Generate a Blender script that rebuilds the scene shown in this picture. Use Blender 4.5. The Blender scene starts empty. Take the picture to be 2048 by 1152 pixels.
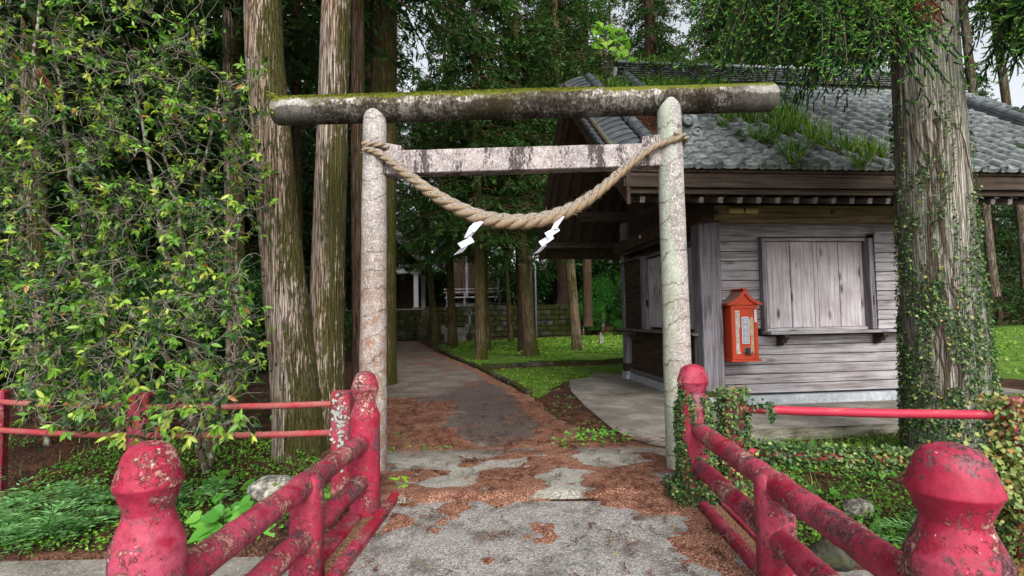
import bpy, math, random
import numpy as np
from mathutils import Vector, Matrix, Euler

# ------------------------------------------------------------------ camera, world, sun, exposure
scene = bpy.context.scene
col = scene.collection
FPX, HC, PITCH, ROLL = 1060.0, 1.5, math.radians(3.0), math.radians(-1.0)
cd = bpy.data.cameras.new('camera'); cam = bpy.data.objects.new('camera', cd); col.objects.link(cam)
cd.sensor_width = 36.0; cd.lens = FPX / 2048 * 36.0; cd.clip_end = 1500.0; cd.clip_start = 0.05
CM = Matrix.Rotation(math.pi / 2 + PITCH, 4, 'X') @ Matrix.Rotation(ROLL, 4, 'Z')
cam.matrix_world = Matrix.Translation((0, 0, HC)) @ CM
scene.camera = cam
scene.render.engine = 'CYCLES'
scene.cycles.max_bounces = 6; scene.cycles.diffuse_bounces = 3; scene.cycles.glossy_bounces = 2
scene.cycles.transmission_bounces = 4; scene.cycles.transparent_max_bounces = 4
scene.cycles.use_denoising = True

SUN_EL, SUN_AZ = math.radians(38), math.radians(205)      # behind the camera, a little to the right
world = bpy.data.worlds.new('World'); scene.world = world; world.use_nodes = True
wn = world.node_tree.nodes; wl = world.node_tree.links
for n in list(wn): wn.remove(n)
sky = wn.new('ShaderNodeTexSky'); sky.sky_type = 'NISHITA'; sky.sun_disc = False
sky.sun_elevation = SUN_EL; sky.sun_rotation = math.radians(170)
sky.air_density = 1.0; sky.dust_density = 4.0; sky.ozone_density = 1.0
hs = wn.new('ShaderNodeHueSaturation'); hs.inputs['Saturation'].default_value = 0.22; hs.inputs['Value'].default_value = 1.0
bg = wn.new('ShaderNodeBackground'); bg.inputs['Strength'].default_value = 0.15
wo = wn.new('ShaderNodeOutputWorld')
wl.new(sky.outputs[0], hs.inputs['Color']); wl.new(hs.outputs[0], bg.inputs['Color']); wl.new(bg.outputs[0], wo.inputs[0])
sd = bpy.data.lights.new('sun', 'SUN'); sun = bpy.data.objects.new('sun', sd); col.objects.link(sun)
sd.energy = 1.3; sd.angle = math.radians(30); sd.color = (1.0, 0.96, 0.9)
_sdir = Vector((math.sin(math.radians(170)) * math.cos(SUN_EL), math.cos(math.radians(170)) * math.cos(SUN_EL), math.sin(SUN_EL)))
sun.rotation_euler = _sdir.to_track_quat('Z', 'Y').to_euler()
vs = scene.view_settings
vs.view_transform = 'Standard'; vs.look = 'None'; vs.gamma = 1.0; vs.use_curve_mapping = False; vs.exposure = 0.92

# ------------------------------------------------------------------ helpers
C0 = np.array([0, 0, HC])
CMn = np.array(CM.to_3x3())
def ray(x, y): return CMn @ np.array([(x - 1024) / FPX, -(y - 576) / FPX, -1.0])
def gz(x, y, z=0.0):
    d = ray(x, y); return C0 + d * (z - HC) / d[2]
def gy(x, y, Y):
    d = ray(x, y); return C0 + d * Y / d[1]
def nrm(a):
    a = np.asarray(a, float); return a / np.maximum(np.linalg.norm(a, axis=-1, keepdims=True), 1e-9)
def lin(h):
    h = h.lstrip('#'); c = [int(h[i:i + 2], 16) / 255 for i in (0, 2, 4)]
    return tuple((x / 12.92 if x <= 0.04045 else ((x + 0.055) / 1.055) ** 2.4) for x in c) + (1.0,)

def tag(o, label=None, cat=None, group=None, kind=None):
    if label: o['label'] = label
    if cat: o['category'] = cat
    if group: o['group'] = group
    if kind: o['kind'] = kind
    return o
def empty(name, loc=(0, 0, 0), rz=0.0):
    o = bpy.data.objects.new(name, None); o.location = loc; o.rotation_euler = (0, 0, rz); o.empty_display_size = .1
    col.objects.link(o); return o
def link_mesh(name, me, mat=None, parent=None, smooth=False):
    o = bpy.data.objects.new(name, me); col.objects.link(o)
    if parent is not None: o.parent = parent
    if mat is not None and not me.materials: me.materials.append(mat)
    if smooth: me.polygons.foreach_set('use_smooth', np.ones(len(me.polygons), bool))
    return o
def inst(o, loc=None, rot=None, scale=None, parent=None):
    c = o.copy(); col.objects.link(c)
    if parent is not None: c.parent = parent
    if loc is not None: c.location = loc
    if rot is not None: c.rotation_euler = rot
    if scale is not None: c.scale = scale
    return c

class MB:
    def __init__(s): s.v = []; s.f = []
    def add(s, vs_, fs):
        n = len(s.v); s.v += [tuple(map(float, p)) for p in vs_]; s.f += [tuple(i + n for i in f) for f in fs]; return s
    def box(s, c, sz, b=0.0, R=None):
        hx, hy, hz_ = sz[0] / 2, sz[1] / 2, sz[2] / 2
        if b <= 0:
            vs_ = [(x, y, z) for x in (-hx, hx) for y in (-hy, hy) for z in (-hz_, hz_)]
            fs = [(0, 1, 3, 2), (4, 6, 7, 5), (0, 4, 5, 1), (2, 3, 7, 6), (0, 2, 6, 4), (1, 5, 7, 3)]
        else:
            b = min(b, hx * .9, hy * .9, hz_ * .9); vs_ = []; idx = {}
            for sx in (-1, 1):
                for sy in (-1, 1):
                    for sz_ in (-1, 1):
                        for a in range(3):
                            p = [sx * (hx - b), sy * (hy - b), sz_ * (hz_ - b)]; p[a] = (sx * hx, sy * hy, sz_ * hz_)[a]
                            idx[(sx, sy, sz_, a)] = len(vs_); vs_.append(tuple(p))
            fs = []
            for a in range(3):
                o1, o2 = [k for k in range(3) if k != a]
                for sg in (-1, 1):
                    q = []
                    for (p1, p2) in ((-1, -1), (1, -1), (1, 1), (-1, 1)):
                        k = [0, 0, 0]; k[a] = sg; k[o1] = p1; k[o2] = p2; q.append(idx[(k[0], k[1], k[2], a)])
                    if (sg > 0) != (a != 1): q = q[::-1]
                    fs.append(tuple(q))
            for a in range(3):                                     # edges along axis a
                o1, o2 = [k for k in range(3) if k != a]
                for p1 in (-1, 1):
                    for p2 in (-1, 1):
                        def K(t, ax):
                            k = [0, 0, 0]; k[a] = t; k[o1] = p1; k[o2] = p2; return idx[(k[0], k[1], k[2], ax)]
                        fs.append((K(-1, o1), K(1, o1), K(1, o2), K(-1, o2)))
            for sx in (-1, 1):
                for sy in (-1, 1):
                    for sz_ in (-1, 1): fs.append(tuple(idx[(sx, sy, sz_, a)] for a in range(3)))
        if R is not None: vs_ = [tuple(R @ Vector(p)) for p in vs_]
        s.add([(p[0] + c[0], p[1] + c[1], p[2] + c[2]) for p in vs_], fs); return s
    def prism(s, prof, axis, a0, a1):
        # prof: 2D list, extruded along axis ('x','y','z')
        n = len(prof)
        def m(p, a):
            return {'x': (a, p[0], p[1]), 'y': (p[0], a, p[1]), 'z': (p[0], p[1], a)}[axis]
        vs_ = [m(p, a0) for p in prof] + [m(p, a1) for p in prof]
        fs = [(i, (i + 1) % n, n + (i + 1) % n, n + i) for i in range(n)] + [tuple(range(n))[::-1], tuple(range(n, 2 * n))]
        s.add(vs_, fs); return s
    def lathe(s, prof, n=32, c=(0, 0, 0), wob=0.0, rng=None):
        vs_ = []; fs = []
        for (r, z) in prof:
            for k in range(n):
                a = 2 * math.pi * k / n; rr = r * (1 + (rng.uniform(-wob, wob) if wob else 0))
                vs_.append((c[0] + rr * math.cos(a), c[1] + rr * math.sin(a), c[2] + z))
        for i in range(len(prof) - 1):
            for k in range(n):
                k2 = (k + 1) % n; fs.append((i * n + k, i * n + k2, (i + 1) * n + k2, (i + 1) * n + k))
        fs.append(tuple(range(n))[::-1]); fs.append(tuple((len(prof) - 1) * n + k for k in range(n)))
        s.add(vs_, fs); return s
    def tube(s, pts, rad, n=8, cap=True):
        V, Fq = tube_arrays(np.array(pts, float), np.broadcast_to(np.array(rad, float), (len(pts),)), n)
        m = len(s.v); s.v += [tuple(p) for p in V.tolist()]; s.f += [tuple(i + m for i in f) for f in Fq.tolist()]
        if cap:
            s.f.append(tuple(m + k for k in range(n))[::-1]); s.f.append(tuple(m + (len(pts) - 1) * n + k for k in range(n)))
        return s
    def build(s, name, mat=None, parent=None, smooth=False, loc=None):
        me = bpy.data.meshes.new(name); me.from_pydata(s.v, [], s.f); me.update()
        import bmesh
        bm = bmesh.new(); bm.from_mesh(me); bmesh.ops.recalc_face_normals(bm, faces=bm.faces); bm.to_mesh(me); bm.free()
        o = link_mesh(name, me, mat, parent, smooth)
        if loc is not None: o.location = loc
        return o

def frames(P):
    T = np.gradient(P, axis=0); T = nrm(T)
    up = np.array([0, 0, 1.0]) if abs(T[0][2]) < .9 else np.array([1.0, 0, 0])
    X = np.zeros_like(P); x = nrm(np.cross(up, T[0]))
    for i in range(len(P)):
        x = x - T[i] * np.dot(x, T[i]); x = nrm(x); X[i] = x
    return T, X, np.cross(T, X)
def tube_arrays(P, R, n=8):
    T, X, Y = frames(P); a = np.arange(n) * 2 * math.pi / n
    V = P[:, None, :] + R[:, None, None] * (np.cos(a)[None, :, None] * X[:, None, :] + np.sin(a)[None, :, None] * Y[:, None, :])
    m = len(P); i = np.arange(m - 1)[:, None] * n; k = np.arange(n)[None, :]; k2 = (k + 1) % n
    F_ = np.stack([i + k, i + k2, i + n + k2, i + n + k], -1).reshape(-1, 4)
    return V.reshape(-1, 3), F_

def np_mesh(name, V, F_, attrs=None, smooth=False):
    """V (n,3); F_ (m,k) uniform faces; attrs {name: per-vertex float array}"""
    V = np.ascontiguousarray(V, np.float32); F_ = np.ascontiguousarray(F_, np.int32); k = F_.shape[1]
    me = bpy.data.meshes.new(name)
    me.vertices.add(len(V)); me.vertices.foreach_set('co', V.ravel())
    me.loops.add(F_.size); me.loops.foreach_set('vertex_index', F_.ravel())
    me.polygons.add(len(F_)); me.polygons.foreach_set('loop_start', np.arange(len(F_), dtype=np.int32) * k)
    me.polygons.foreach_set('loop_total', np.full(len(F_), k, np.int32))
    if smooth: me.polygons.foreach_set('use_smooth', np.ones(len(F_), bool))
    me.update(calc_edges=True)
    for a, arr in (attrs or {}).items():
        at = me.attributes.new(a, 'FLOAT', 'POINT'); at.data.foreach_set('value', np.ascontiguousarray(arr, np.float32))
    return me

# leaf templates: x = side, y = along, z = normal
LEAF2 = (np.array([[0, 0, 0], [-.5, .45, .12], [0, 1, 0], [.5, .45, .12]]), np.array([[0, 2, 1], [0, 3, 2]]))
LEAF6 = (np.array([[0, 0, 0], [-.42, .28, .14], [-.38, .62, .1], [0, 1, -.12], [.38, .62, .1], [.42, .28, .14], [0, .5, 0]]),
         np.array([[6, 0, 5], [6, 5, 4], [6, 4, 3], [6, 3, 2], [6, 2, 1], [6, 1, 0]]))
HEART = (np.array([[0, 0.06, 0], [-.3, -.04, .06], [-.52, .22, .1], [-.4, .6, .06], [0, 1.05, -.1], [.4, .6, .06], [.52, .22, .1], [.3, -.04, .06], [0, .45, 0]]),
         np.array([[8, i, i + 1] for i in range(7)] + [[8, 7, 0]]))
BLADE = (np.array([[-.5, 0, 0], [.5, 0, 0], [-.4, .4, .3], [.4, .4, .3], [-.25, .75, .35], [.25, .75, .35], [0, 1.0, .15]]),
         np.array([[0, 1, 3], [0, 3, 2], [2, 3, 5], [2, 5, 4], [4, 5, 6]]))
class Leaves:
    def __init__(s): s.parts = []
    def add(s, tpl, O, D, Nn, L, W, tint, Hs=None):
        """O origins, D along dirs, Nn approx normals, L lengths, W widths, tint"""
        O = np.atleast_2d(O); n = len(O); D = nrm(np.broadcast_to(D, (n, 3))); Nn = np.broadcast_to(Nn, (n, 3))
        X = nrm(np.cross(D, Nn)); Z = np.cross(X, D)
        L = np.broadcast_to(L, (n,)); W = np.broadcast_to(W, (n,)); Hs = W if Hs is None else np.broadcast_to(Hs, (n,))
        tint = np.broadcast_to(tint, (n,)); TV, TF = tpl; k = len(TV)
        V = O[:, None, :] + TV[None, :, 0:1] * (X * W[:, None])[:, None, :] + TV[None, :, 1:2] * (D * L[:, None])[:, None, :] + TV[None, :, 2:3] * (Z * Hs[:, None])[:, None, :]
        s.parts.append((V.reshape(-1, 3), TF, n, k, np.repeat(tint, k)))
    def build(s, name, mat, parent=None, kind=None):
        Vs, Fs, Ts, off = [], [], [], 0
        for V, TF, n, k, t in s.parts:
            Fs.append((TF[None] + (off + np.arange(n) * k)[:, None, None]).reshape(-1, 3)); Vs.append(V); Ts.append(t); off += len(V)
        me = np_mesh(name, np.concatenate(Vs), np.concatenate(Fs), {'tint': np.concatenate(Ts)})
        o = link_mesh(name, me, mat, parent)
        if kind: o['kind'] = kind
        return o

# value noise in numpy for placing and shaping
def _h(ix, iy, iz, s):
    with np.errstate(over='ignore'):
        n = (ix * 374761393 + iy * 668265263 + iz * 2147483647 + s * 974711).astype(np.int64)
        n = (n ^ (n >> 13)) * 1274126177; n = n & 0x7fffffff
    return ((n ^ (n >> 16)) & 0xffff) / 65535.0
def vnoise(x, y, z=0.0, s=0):
    x = np.asarray(x, float); y = np.asarray(y, float) + 0 * x; z = np.asarray(z, float) + 0 * x
    ix, iy, iz = np.floor(x).astype(np.int64), np.floor(y).astype(np.int64), np.floor(z).astype(np.int64)
    fx, fy, fz = x - ix, y - iy, z - iz
    fx, fy, fz = [f * f * (3 - 2 * f) for f in (fx, fy, fz)]
    r = 0
    for a in (0, 1):
        for b in (0, 1):
            for c in (0, 1):
                r = r + _h(ix + a, iy + b, iz + c, s) * (fx if a else 1 - fx) * (fy if b else 1 - fy) * (fz if c else 1 - fz)
    return r
def fbm(x, y, z=0.0, s=0, o=3):
    r = 0; a = .5; t = 0
    for i in range(o): r = r + a * vnoise(np.asarray(x) * 2 ** i, np.asarray(y) * 2 ** i, np.asarray(z) * 2 ** i, s + i); t += a; a *= .5
    return r / t
def smooth(t): t = np.clip(t, 0, 1); return t * t * (3 - 2 * t)
def sdpoly(px, py, poly):
    """positive inside, in metres"""
    poly = np.array(poly, float); d = np.full(px.shape, 1e9); ins = np.zeros(px.shape, bool); n = len(poly)
    for i in range(n):
        a = poly[i]; b = poly[(i + 1) % n]; e = b - a; wx, wy = px - a[0], py - a[1]
        t = np.clip((wx * e[0] + wy * e[1]) / (e @ e), 0, 1); dx, dy = wx - e[0] * t, wy - e[1] * t
        d = np.minimum(d, dx * dx + dy * dy)
        c = ((a[1] <= py) & (b[1] > py)) | ((b[1] <= py) & (a[1] > py))
        with np.errstate(divide='ignore', invalid='ignore'):
            xi = a[0] + (py - a[1]) / (b[1] - a[1] + 1e-12) * e[0]
        ins ^= c & (px < xi)
    return np.where(ins, 1, -1) * np.sqrt(d)

# ------------------------------------------------------------------ material builder
class MT:
    def __init__(s, name):
        s.m = bpy.data.materials.new(name); s.m.use_nodes = True; s.t = s.m.node_tree
        for n in list(s.t.nodes): s.t.nodes.remove(n)
        s.out = s.t.nodes.new('ShaderNodeOutputMaterial'); s._tc = None
    def n(s, ty, **kw):
        n = s.t.nodes.new(ty)
        for k, v in kw.items(): setattr(n, k, v)
        return n
    def put(s, inp, v):
        if isinstance(v, bpy.types.NodeSocket): s.t.links.new(v, inp)
        elif v is not None:
            if isinstance(v, (tuple, list)) and len(v) == 3 and inp.type == 'RGBA': v = tuple(v) + (1,)
            inp.default_value = v
    def co(s, kind='Object'):
        if s._tc is None: s._tc = s.n('ShaderNodeTexCoord')
        return s._tc.outputs[kind]
    def pos(s): return s.n('ShaderNodeNewGeometry').outputs['Position']
    def nor(s): return s.n('ShaderNodeNewGeometry').outputs['Normal']
    def rnd(s): return s.n('ShaderNodeObjectInfo').outputs['Random']
    def attr(s, a): n = s.n('ShaderNodeAttribute', attribute_name=a); return n.outputs['Fac']
    def map(s, v, sc=(1, 1, 1), loc=(0, 0, 0), rot=(0, 0, 0)):
        n = s.n('ShaderNodeMapping'); s.put(n.inputs[0], v); s.put(n.inputs['Location'], loc); s.put(n.inputs['Rotation'], rot); s.put(n.inputs['Scale'], sc); return n.outputs[0]
    def jit(s, v, amt=7.0):
        """offset coordinates per object"""
        n = s.n('ShaderNodeVectorMath', operation='ADD'); s.put(n.inputs[0], v)
        c = s.n('ShaderNodeCombineXYZ'); r = s.math('MULTIPLY', s.rnd(), amt)
        for i in range(3): s.put(c.inputs[i], r)
        s.put(n.inputs[1], c.outputs[0]); return n.outputs[0]
    def noise(s, v, sc=5, det=4, ro=.55, dis=0.0, out=0):
        n = s.n('ShaderNodeTexNoise'); s.put(n.inputs['Vector'], v); s.put(n.inputs['Scale'], sc); s.put(n.inputs['Detail'], det)
        s.put(n.inputs['Roughness'], ro); s.put(n.inputs['Distortion'], dis); return n.outputs[out]
    def vor(s, v, sc=5, feat='F1', out='Distance', rnd=1.0):
        n = s.n('ShaderNodeTexVoronoi', feature=feat); s.put(n.inputs['Vector'], v); s.put(n.inputs['Scale'], sc); s.put(n.inputs['Randomness'], rnd); return n.outputs[out]
    def ramp(s, f, st, interp='LINEAR'):
        n = s.n('ShaderNodeValToRGB'); s.put(n.inputs[0], f); cr = n.color_ramp; cr.interpolation = interp
        while len(cr.elements) < len(st): cr.elements.new(.5)
        for e, (p, c) in zip(cr.elements, st):
            e.position = p; c = (c, c, c, 1) if isinstance(c, (int, float)) else (tuple(c) + (1,) if len(c) == 3 else c); e.color = c
        return n.outputs[0]
    def thr(s, f, a, b): return s.ramp(f, [(min(a, b), 0.0 if a < b else 1.0), (max(a, b), 1.0 if a < b else 0.0)])
    def mix(s, f, a, b, bt='MIX'):
        n = s.n('ShaderNodeMix', data_type='RGBA', blend_type=bt); s.put(n.inputs[0], f); s.put(n.inputs[6], a); s.put(n.inputs[7], b); return n.outputs[2]
    def math(s, op, a, b=None, c=None):
        n = s.n('ShaderNodeMath', operation=op); s.put(n.inputs[0], a)
        if b is not None: s.put(n.inputs[1], b)
        if c is not None: s.put(n.inputs[2], c)
        return n.outputs[0]
    def sep(s, v): n = s.n('ShaderNodeSeparateXYZ'); s.put(n.inputs[0], v); return n.outputs
    def bump(s, h, st=.5, d=.01, nrm_=None):
        n = s.n('ShaderNodeBump'); s.put(n.inputs['Height'], h); s.put(n.inputs['Strength'], st); s.put(n.inputs['Distance'], d)
        if nrm_ is not None: s.put(n.inputs['Normal'], nrm_)
        return n.outputs[0]
    def bsdf(s, c, ro=.8, sp=.3, nm=None, metal=0.0):
        n = s.n('ShaderNodeBsdfPrincipled'); s.put(n.inputs['Base Color'], c); s.put(n.inputs['Roughness'], ro); s.put(n.inputs['Specular IOR Level'], sp); s.put(n.inputs['Metallic'], metal)
        if nm is not None: s.put(n.inputs['Normal'], nm)
        return n.outputs[0]
    def fin(s, sh): s.t.links.new(sh, s.out.inputs[0]); return s.m
    def simple(s, c, ro=.8, sp=.3, nm=None, metal=0.0): return s.fin(s.bsdf(c, ro, sp, nm, metal))

def leafmat(name, stops, trans=.35, ro=.5, sp=.35, tr_tint=(1.15, 1.25, .7)):
    m = MT(name); t = m.attr('tint'); c = m.ramp(t, stops)
    nz = m.noise(m.co(), 1.3, 2, .5); c = m.mix(m.thr(nz, .3, .75), m.mix(1.0, c, (.8, .82, .8, 1), 'MULTIPLY'), c)
    p = m.bsdf(c, ro, sp); tr = m.n('ShaderNodeBsdfTranslucent'); m.put(tr.inputs[0], m.mix(1.0, c, tr_tint + (1,), 'MULTIPLY'))
    x = m.n('ShaderNodeMixShader'); x.inputs[0].default_value = trans; m.t.links.new(p, x.inputs[1]); m.t.links.new(tr.outputs[0], x.inputs[2])
    return m.fin(x.outputs[0])

def mat_bark(name, light, dark, moss=.3, moss_dir=(1, 0, 0), mossc=('#4b4a1c', '#262710'), vs=1.0, warm=.8):
    m = MT(name); p = m.co(); w = m.noise(m.map(p, (3, 3, 1)), 1, 2, .5, 0, 1)
    wp = m.n('ShaderNodeVectorMath', operation='MULTIPLY_ADD'); m.put(wp.inputs[0], w); wp.inputs[1].default_value = (.016, .016, 0); m.put(wp.inputs[2], p); pw = wp.outputs[0]
    f = m.noise(m.map(pw, (46 * vs, 46 * vs, 1.8)), 1.0, 3, .55); f2 = m.noise(m.map(pw, (110 * vs, 110 * vs, 5)), 1.0, 3, .65)
    br = m.vor(m.map(pw, (40 * vs, 40 * vs, 1.5)), 1.0, 'DISTANCE_TO_EDGE')
    g = m.math('ADD', m.math('MULTIPLY', f, .6), m.math('MULTIPLY', f2, .4))
    c = m.ramp(g, [(.38, dark), (.46, tuple((a * .5 + b * .5) for a, b in zip(light, dark))), (.52, light), (.62, tuple(min(1, a * 1.35) for a in light))])
    c = m.mix(m.math('MULTIPLY', m.thr(br, .10, .02), .75), c, tuple(a * .7 for a in dark[:3]) + (1,))
    c = m.mix(m.math('MULTIPLY', m.thr(m.noise(p, 1.6, 4, .65), .42, .62), warm), c, m.mix(1.0, c, (.76, .63, .52, 1), 'MULTIPLY'))
    dt = m.n('ShaderNodeVectorMath', operation='DOT_PRODUCT'); m.put(dt.inputs[0], m.nor()); dt.inputs[1].default_value = moss_dir
    k = m.math('ADD', m.math('MULTIPLY', m.noise(m.map(p, (1.7, 1.7, .8)), 1, 5, .6), .62), m.math('MULTIPLY', dt.outputs['Value'], .13))
    k = m.math('ADD', k, m.math('MULTIPLY', m.noise(m.map(p, (1, 1, .35)), 30, 5, .7), .42)); k = m.math('SUBTRACT', k, m.math('MULTIPLY', m.math('SUBTRACT', g, .48), .5))
    mk = m.thr(k, .685 - moss * .34, .745 - moss * .34)
    mc = m.ramp(m.noise(p, 70, 3, .7), [(.35, lin(mossc[1])), (.5, tuple((a + b) / 2 for a, b in zip(lin(mossc[1]), lin(mossc[0])))), (.64, lin(mossc[0]))])
    c = m.mix(m.math('MULTIPLY', mk, .9), c, mc)
    h = m.math('ADD', m.math('MULTIPLY', m.thr(br, .0, .12), .5), m.math('ADD', m.math('MULTIPLY', g, 1.0), m.math('MULTIPLY', mk, .15)))
    return m.simple(c, .95, .1, m.bump(h, 1.0, .03))

def mat_red(name, base='#b01a40', wear=.5):
    m = MT(name); p = m.jit(m.co(), 9)
    a = m.noise(p, 3.5, 4, .6); fine = m.noise(p, 26, 5, .7)
    c = m.mix(m.thr(a, .40, .62), lin(base), lin('#ab4a60')); c = m.mix(m.thr(m.noise(p, 7, 4), .48, .62), c, lin('#8a1430'))
    c = m.mix(m.thr(fine, .45, .7), c, m.mix(1, c, (.72, .62, .66, 1), 'MULTIPLY'))
    fl = m.math('ADD', m.math('MULTIPLY', m.noise(p, 5, 4, .6), .5), m.math('MULTIPLY', m.noise(p, 34, 6, .75), .5)); e = .575 - wear * .05
    c = m.mix(m.thr(fl, e, e + .015), c, m.mix(m.thr(m.noise(p, 55, 3), .42, .6), lin('#a8776a'), lin('#7d3038')))
    dk = m.math('ADD', m.math('MULTIPLY', m.noise(m.map(p, (1, 1, 1), (3, 1, 5)), 4, 4, .6), .55), m.math('MULTIPLY', m.noise(p, 45, 5, .75), .45)); e2 = .575 - wear * .055
    c = m.mix(m.math('MULTIPLY', m.thr(dk, e2, e2 + .03), .85), c, m.mix(m.thr(m.noise(p, 80, 2), .4, .6), lin('#2f2426'), lin('#6d4a50')))
    sp = m.math('ADD', m.math('MULTIPLY', m.noise(p, 80, 4, .7), .55), m.math('MULTIPLY', m.noise(p, 5, 5, .7), .45)); c = m.mix(m.thr(sp, .622 - wear * .02, .635 - wear * .02), c, lin('#c9b4ae'))
    cr = m.vor(m.map(p, (1, 1, 1.0)), 12, 'DISTANCE_TO_EDGE'); ck = m.math('MULTIPLY', m.thr(cr, .009, .0), m.thr(m.noise(p, 5, 2), .53, .6))
    c = m.mix(ck, c, lin('#4a1018'))
    h = m.math('SUBTRACT', m.math('MULTIPLY', m.thr(fl, e + .03, e - .01), .6), m.math('MULTIPLY', ck, .6)); h = m.math('ADD', h, m.math('MULTIPLY', m.noise(p, 18, 6, .7), .7))
    return m.simple(c, .58, .35, m.bump(h, .9, .008))

def mat_wood(name, c1, c2, axis='x', knots=.5, sc=1.0, vary=.35, moss=0.0):
    m = MT(name); p = m.jit(m.co(), 20)
    st = {'x': (1.3, 30, 30), 'y': (30, 1.3, 30), 'z': (30, 30, 1.3)}[axis]
    q = m.map(p, tuple(a * sc for a in st)); f = m.noise(q, 1.0, 3, .5, .5)
    st2 = {'x': (3, 110, 110), 'y': (110, 3, 110), 'z': (110, 110, 3)}[axis]; f2 = m.noise(m.map(p, st2), 1, 3, .6)
    g = m.math('ADD', m.math('MULTIPLY', f, .7), m.math('MULTIPLY', f2, .3))
    c = m.ramp(g, [(.36, c2), (.5, tuple((a * .62 + b * .38) for a, b in zip(c1, c2))), (.64, c1)])
    if knots:
        stk = {'x': (1.6, 5, 5), 'y': (5, 1.6, 5), 'z': (5, 5, 1.6)}[axis]
        k = m.vor(m.map(p, stk), 1.0, 'F1', 'Distance'); kk = m.thr(k, .20, .07)
        c = m.mix(m.math('MULTIPLY', kk, knots), c, tuple(a * .22 for a in c2[:3]) + (1,))
    c = m.mix(m.math('MULTIPLY', m.rnd(), vary), c, m.mix(1.0, c, (.62, .58, .56, 1), 'MULTIPLY'))
    big = m.noise(p, 2.2, 4, .6); c = m.mix(m.thr(big, .35, .7), m.mix(1.0, c, (.72, .68, .66, 1), 'MULTIPLY'), c)
    if moss: c = m.mix(m.math('MULTIPLY', m.thr(m.noise(p, 3, 5, .7), .5, .6), moss), c, lin('#4d5a34'))
    return m.simple(c, .85, .2, m.bump(g, .8, .006))

M = {}
M['bark_left'] = mat_bark('bark_left', lin('#9c9086'), lin('#46352a'), .52, (.9, -.1, 0))
M['bark_brown'] = mat_bark('bark_brown', lin('#5a4a3f'), lin('#261c17'), .3, (.9, -.1, 0))
M['bark_mossy'] = mat_bark('bark_mossy', lin('#6c604a'), lin('#2c241a'), .50, (.7, -.1, 0), ('#4f511d', '#25270e'))
M['bark_pale'] = mat_bark('bark_pale', lin('#8a7a66'), lin('#54442f'), .2, (0, -1, 0))
M['bark_right'] = mat_bark('bark_right', lin('#9a968d'), lin('#6b6258'), .46, (.3, -.5, 0), ('#85877a', '#5f6154'), 1.0, .3)
M['bark_far'] = mat_bark('bark_far', lin('#7a7068'), lin('#3b3029'), .1, (0, -1, 0))
_m = MT('twig'); M['twig'] = _m.simple(_m.mix(_m.noise(_m.co(), 9, 3), lin('#4a4338'), lin('#958e80')), .85, .2)
_m = MT('stem_lichen'); M['stem'] = _m.simple(_m.mix(_m.thr(_m.noise(_m.co(), 12, 4), .5, .6), lin('#4f4638'), lin('#8d9080')), .9, .15)
M['red'] = mat_red('red_paint', '#961a38', .7); M['red_worn'] = mat_red('red_paint_worn', '#8e1a30', .8); M['red_pink'] = mat_red('red_paint_rail', '#9c2842', 1.0)

g1, g2 = lin('#8f8a8c'), lin('#57504f')
M['wood_h'] = mat_wood('weathered_wood_horizontal', lin('#b3b1b6'), lin('#767172'), 'x', .6)
M['wood_v'] = mat_wood('weathered_wood_vertical', lin('#c9c5cb'), lin('#9a9397'), 'z', .95)
M['wood_post'] = mat_wood('weathered_wood_post', lin('#92909a'), lin('#4e4b4e'), 'z', .2)
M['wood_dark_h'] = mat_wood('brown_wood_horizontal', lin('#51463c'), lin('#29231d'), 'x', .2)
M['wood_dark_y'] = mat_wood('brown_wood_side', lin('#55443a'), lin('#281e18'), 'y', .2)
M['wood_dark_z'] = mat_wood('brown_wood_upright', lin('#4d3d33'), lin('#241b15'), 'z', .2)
M['wood_beam'] = mat_wood('green_brown_beam', lin('#b3a47d'), lin('#776a50'), 'x', .3, .8)
M['wood_grey_y'] = mat_wood('grey_wood_side', lin('#7f7876'), lin('#453d3a'), 'y', .3)
M['soffit'] = mat_wood('soffit_wood', lin('#5e4f45'), lin('#352b25'), 'y', 0)

def mat_tile(name, tintc='#7c8286'):
    m = MT(name); p = m.jit(m.co(), 30); a = m.noise(p, 8, 5, .65)
    c = m.ramp(a, [(.36, lin('#646a6c')), (.5, lin('#868c8f')), (.62, lin('#a6abad'))])
    c = m.mix(m.math('MULTIPLY', m.rnd(), .7), c, m.mix(1.0, c, lin('#b9bdb4'), 'MULTIPLY'))
    k = m.noise(p, 5, 6, .75); c = m.mix(m.thr(k, .57, .64), c, lin('#5d6356')); c = m.mix(m.thr(m.noise(p, 11, 5, .7), .6, .66), c, lin('#9da19a'))
    c = m.mix(m.thr(m.noise(m.pos(), .9, 4, .7), .56, .66), c, m.mix(1, c, lin('#8a9a78'), 'MULTIPLY'))
    return m.simple(c, .5, .4, m.bump(m.noise(p, 30, 4), .4, .004))
M['tile'] = mat_tile('roof_tile'); 
_m = MT('dark_tile'); M['tile_dark'] = _m.simple(_m.ramp(_m.noise(_m.jit(_m.co()), 7, 5, .7), [(.3, lin('#33373b')), (.6, lin('#51565a')), (.75, lin('#7b807c'))]), .45, .4, _m.bump(_m.noise(_m.co(), 25, 4), .3, .004))
_m = MT('tile_mortar'); M['mortar'] = _m.simple(_m.ramp(_m.noise(_m.co(), 12, 5, .7), [(.3, lin('#2d2f2a')), (.55, lin('#5a5e50')), (.75, lin('#3c4a24'))]), .9, .2)

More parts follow.
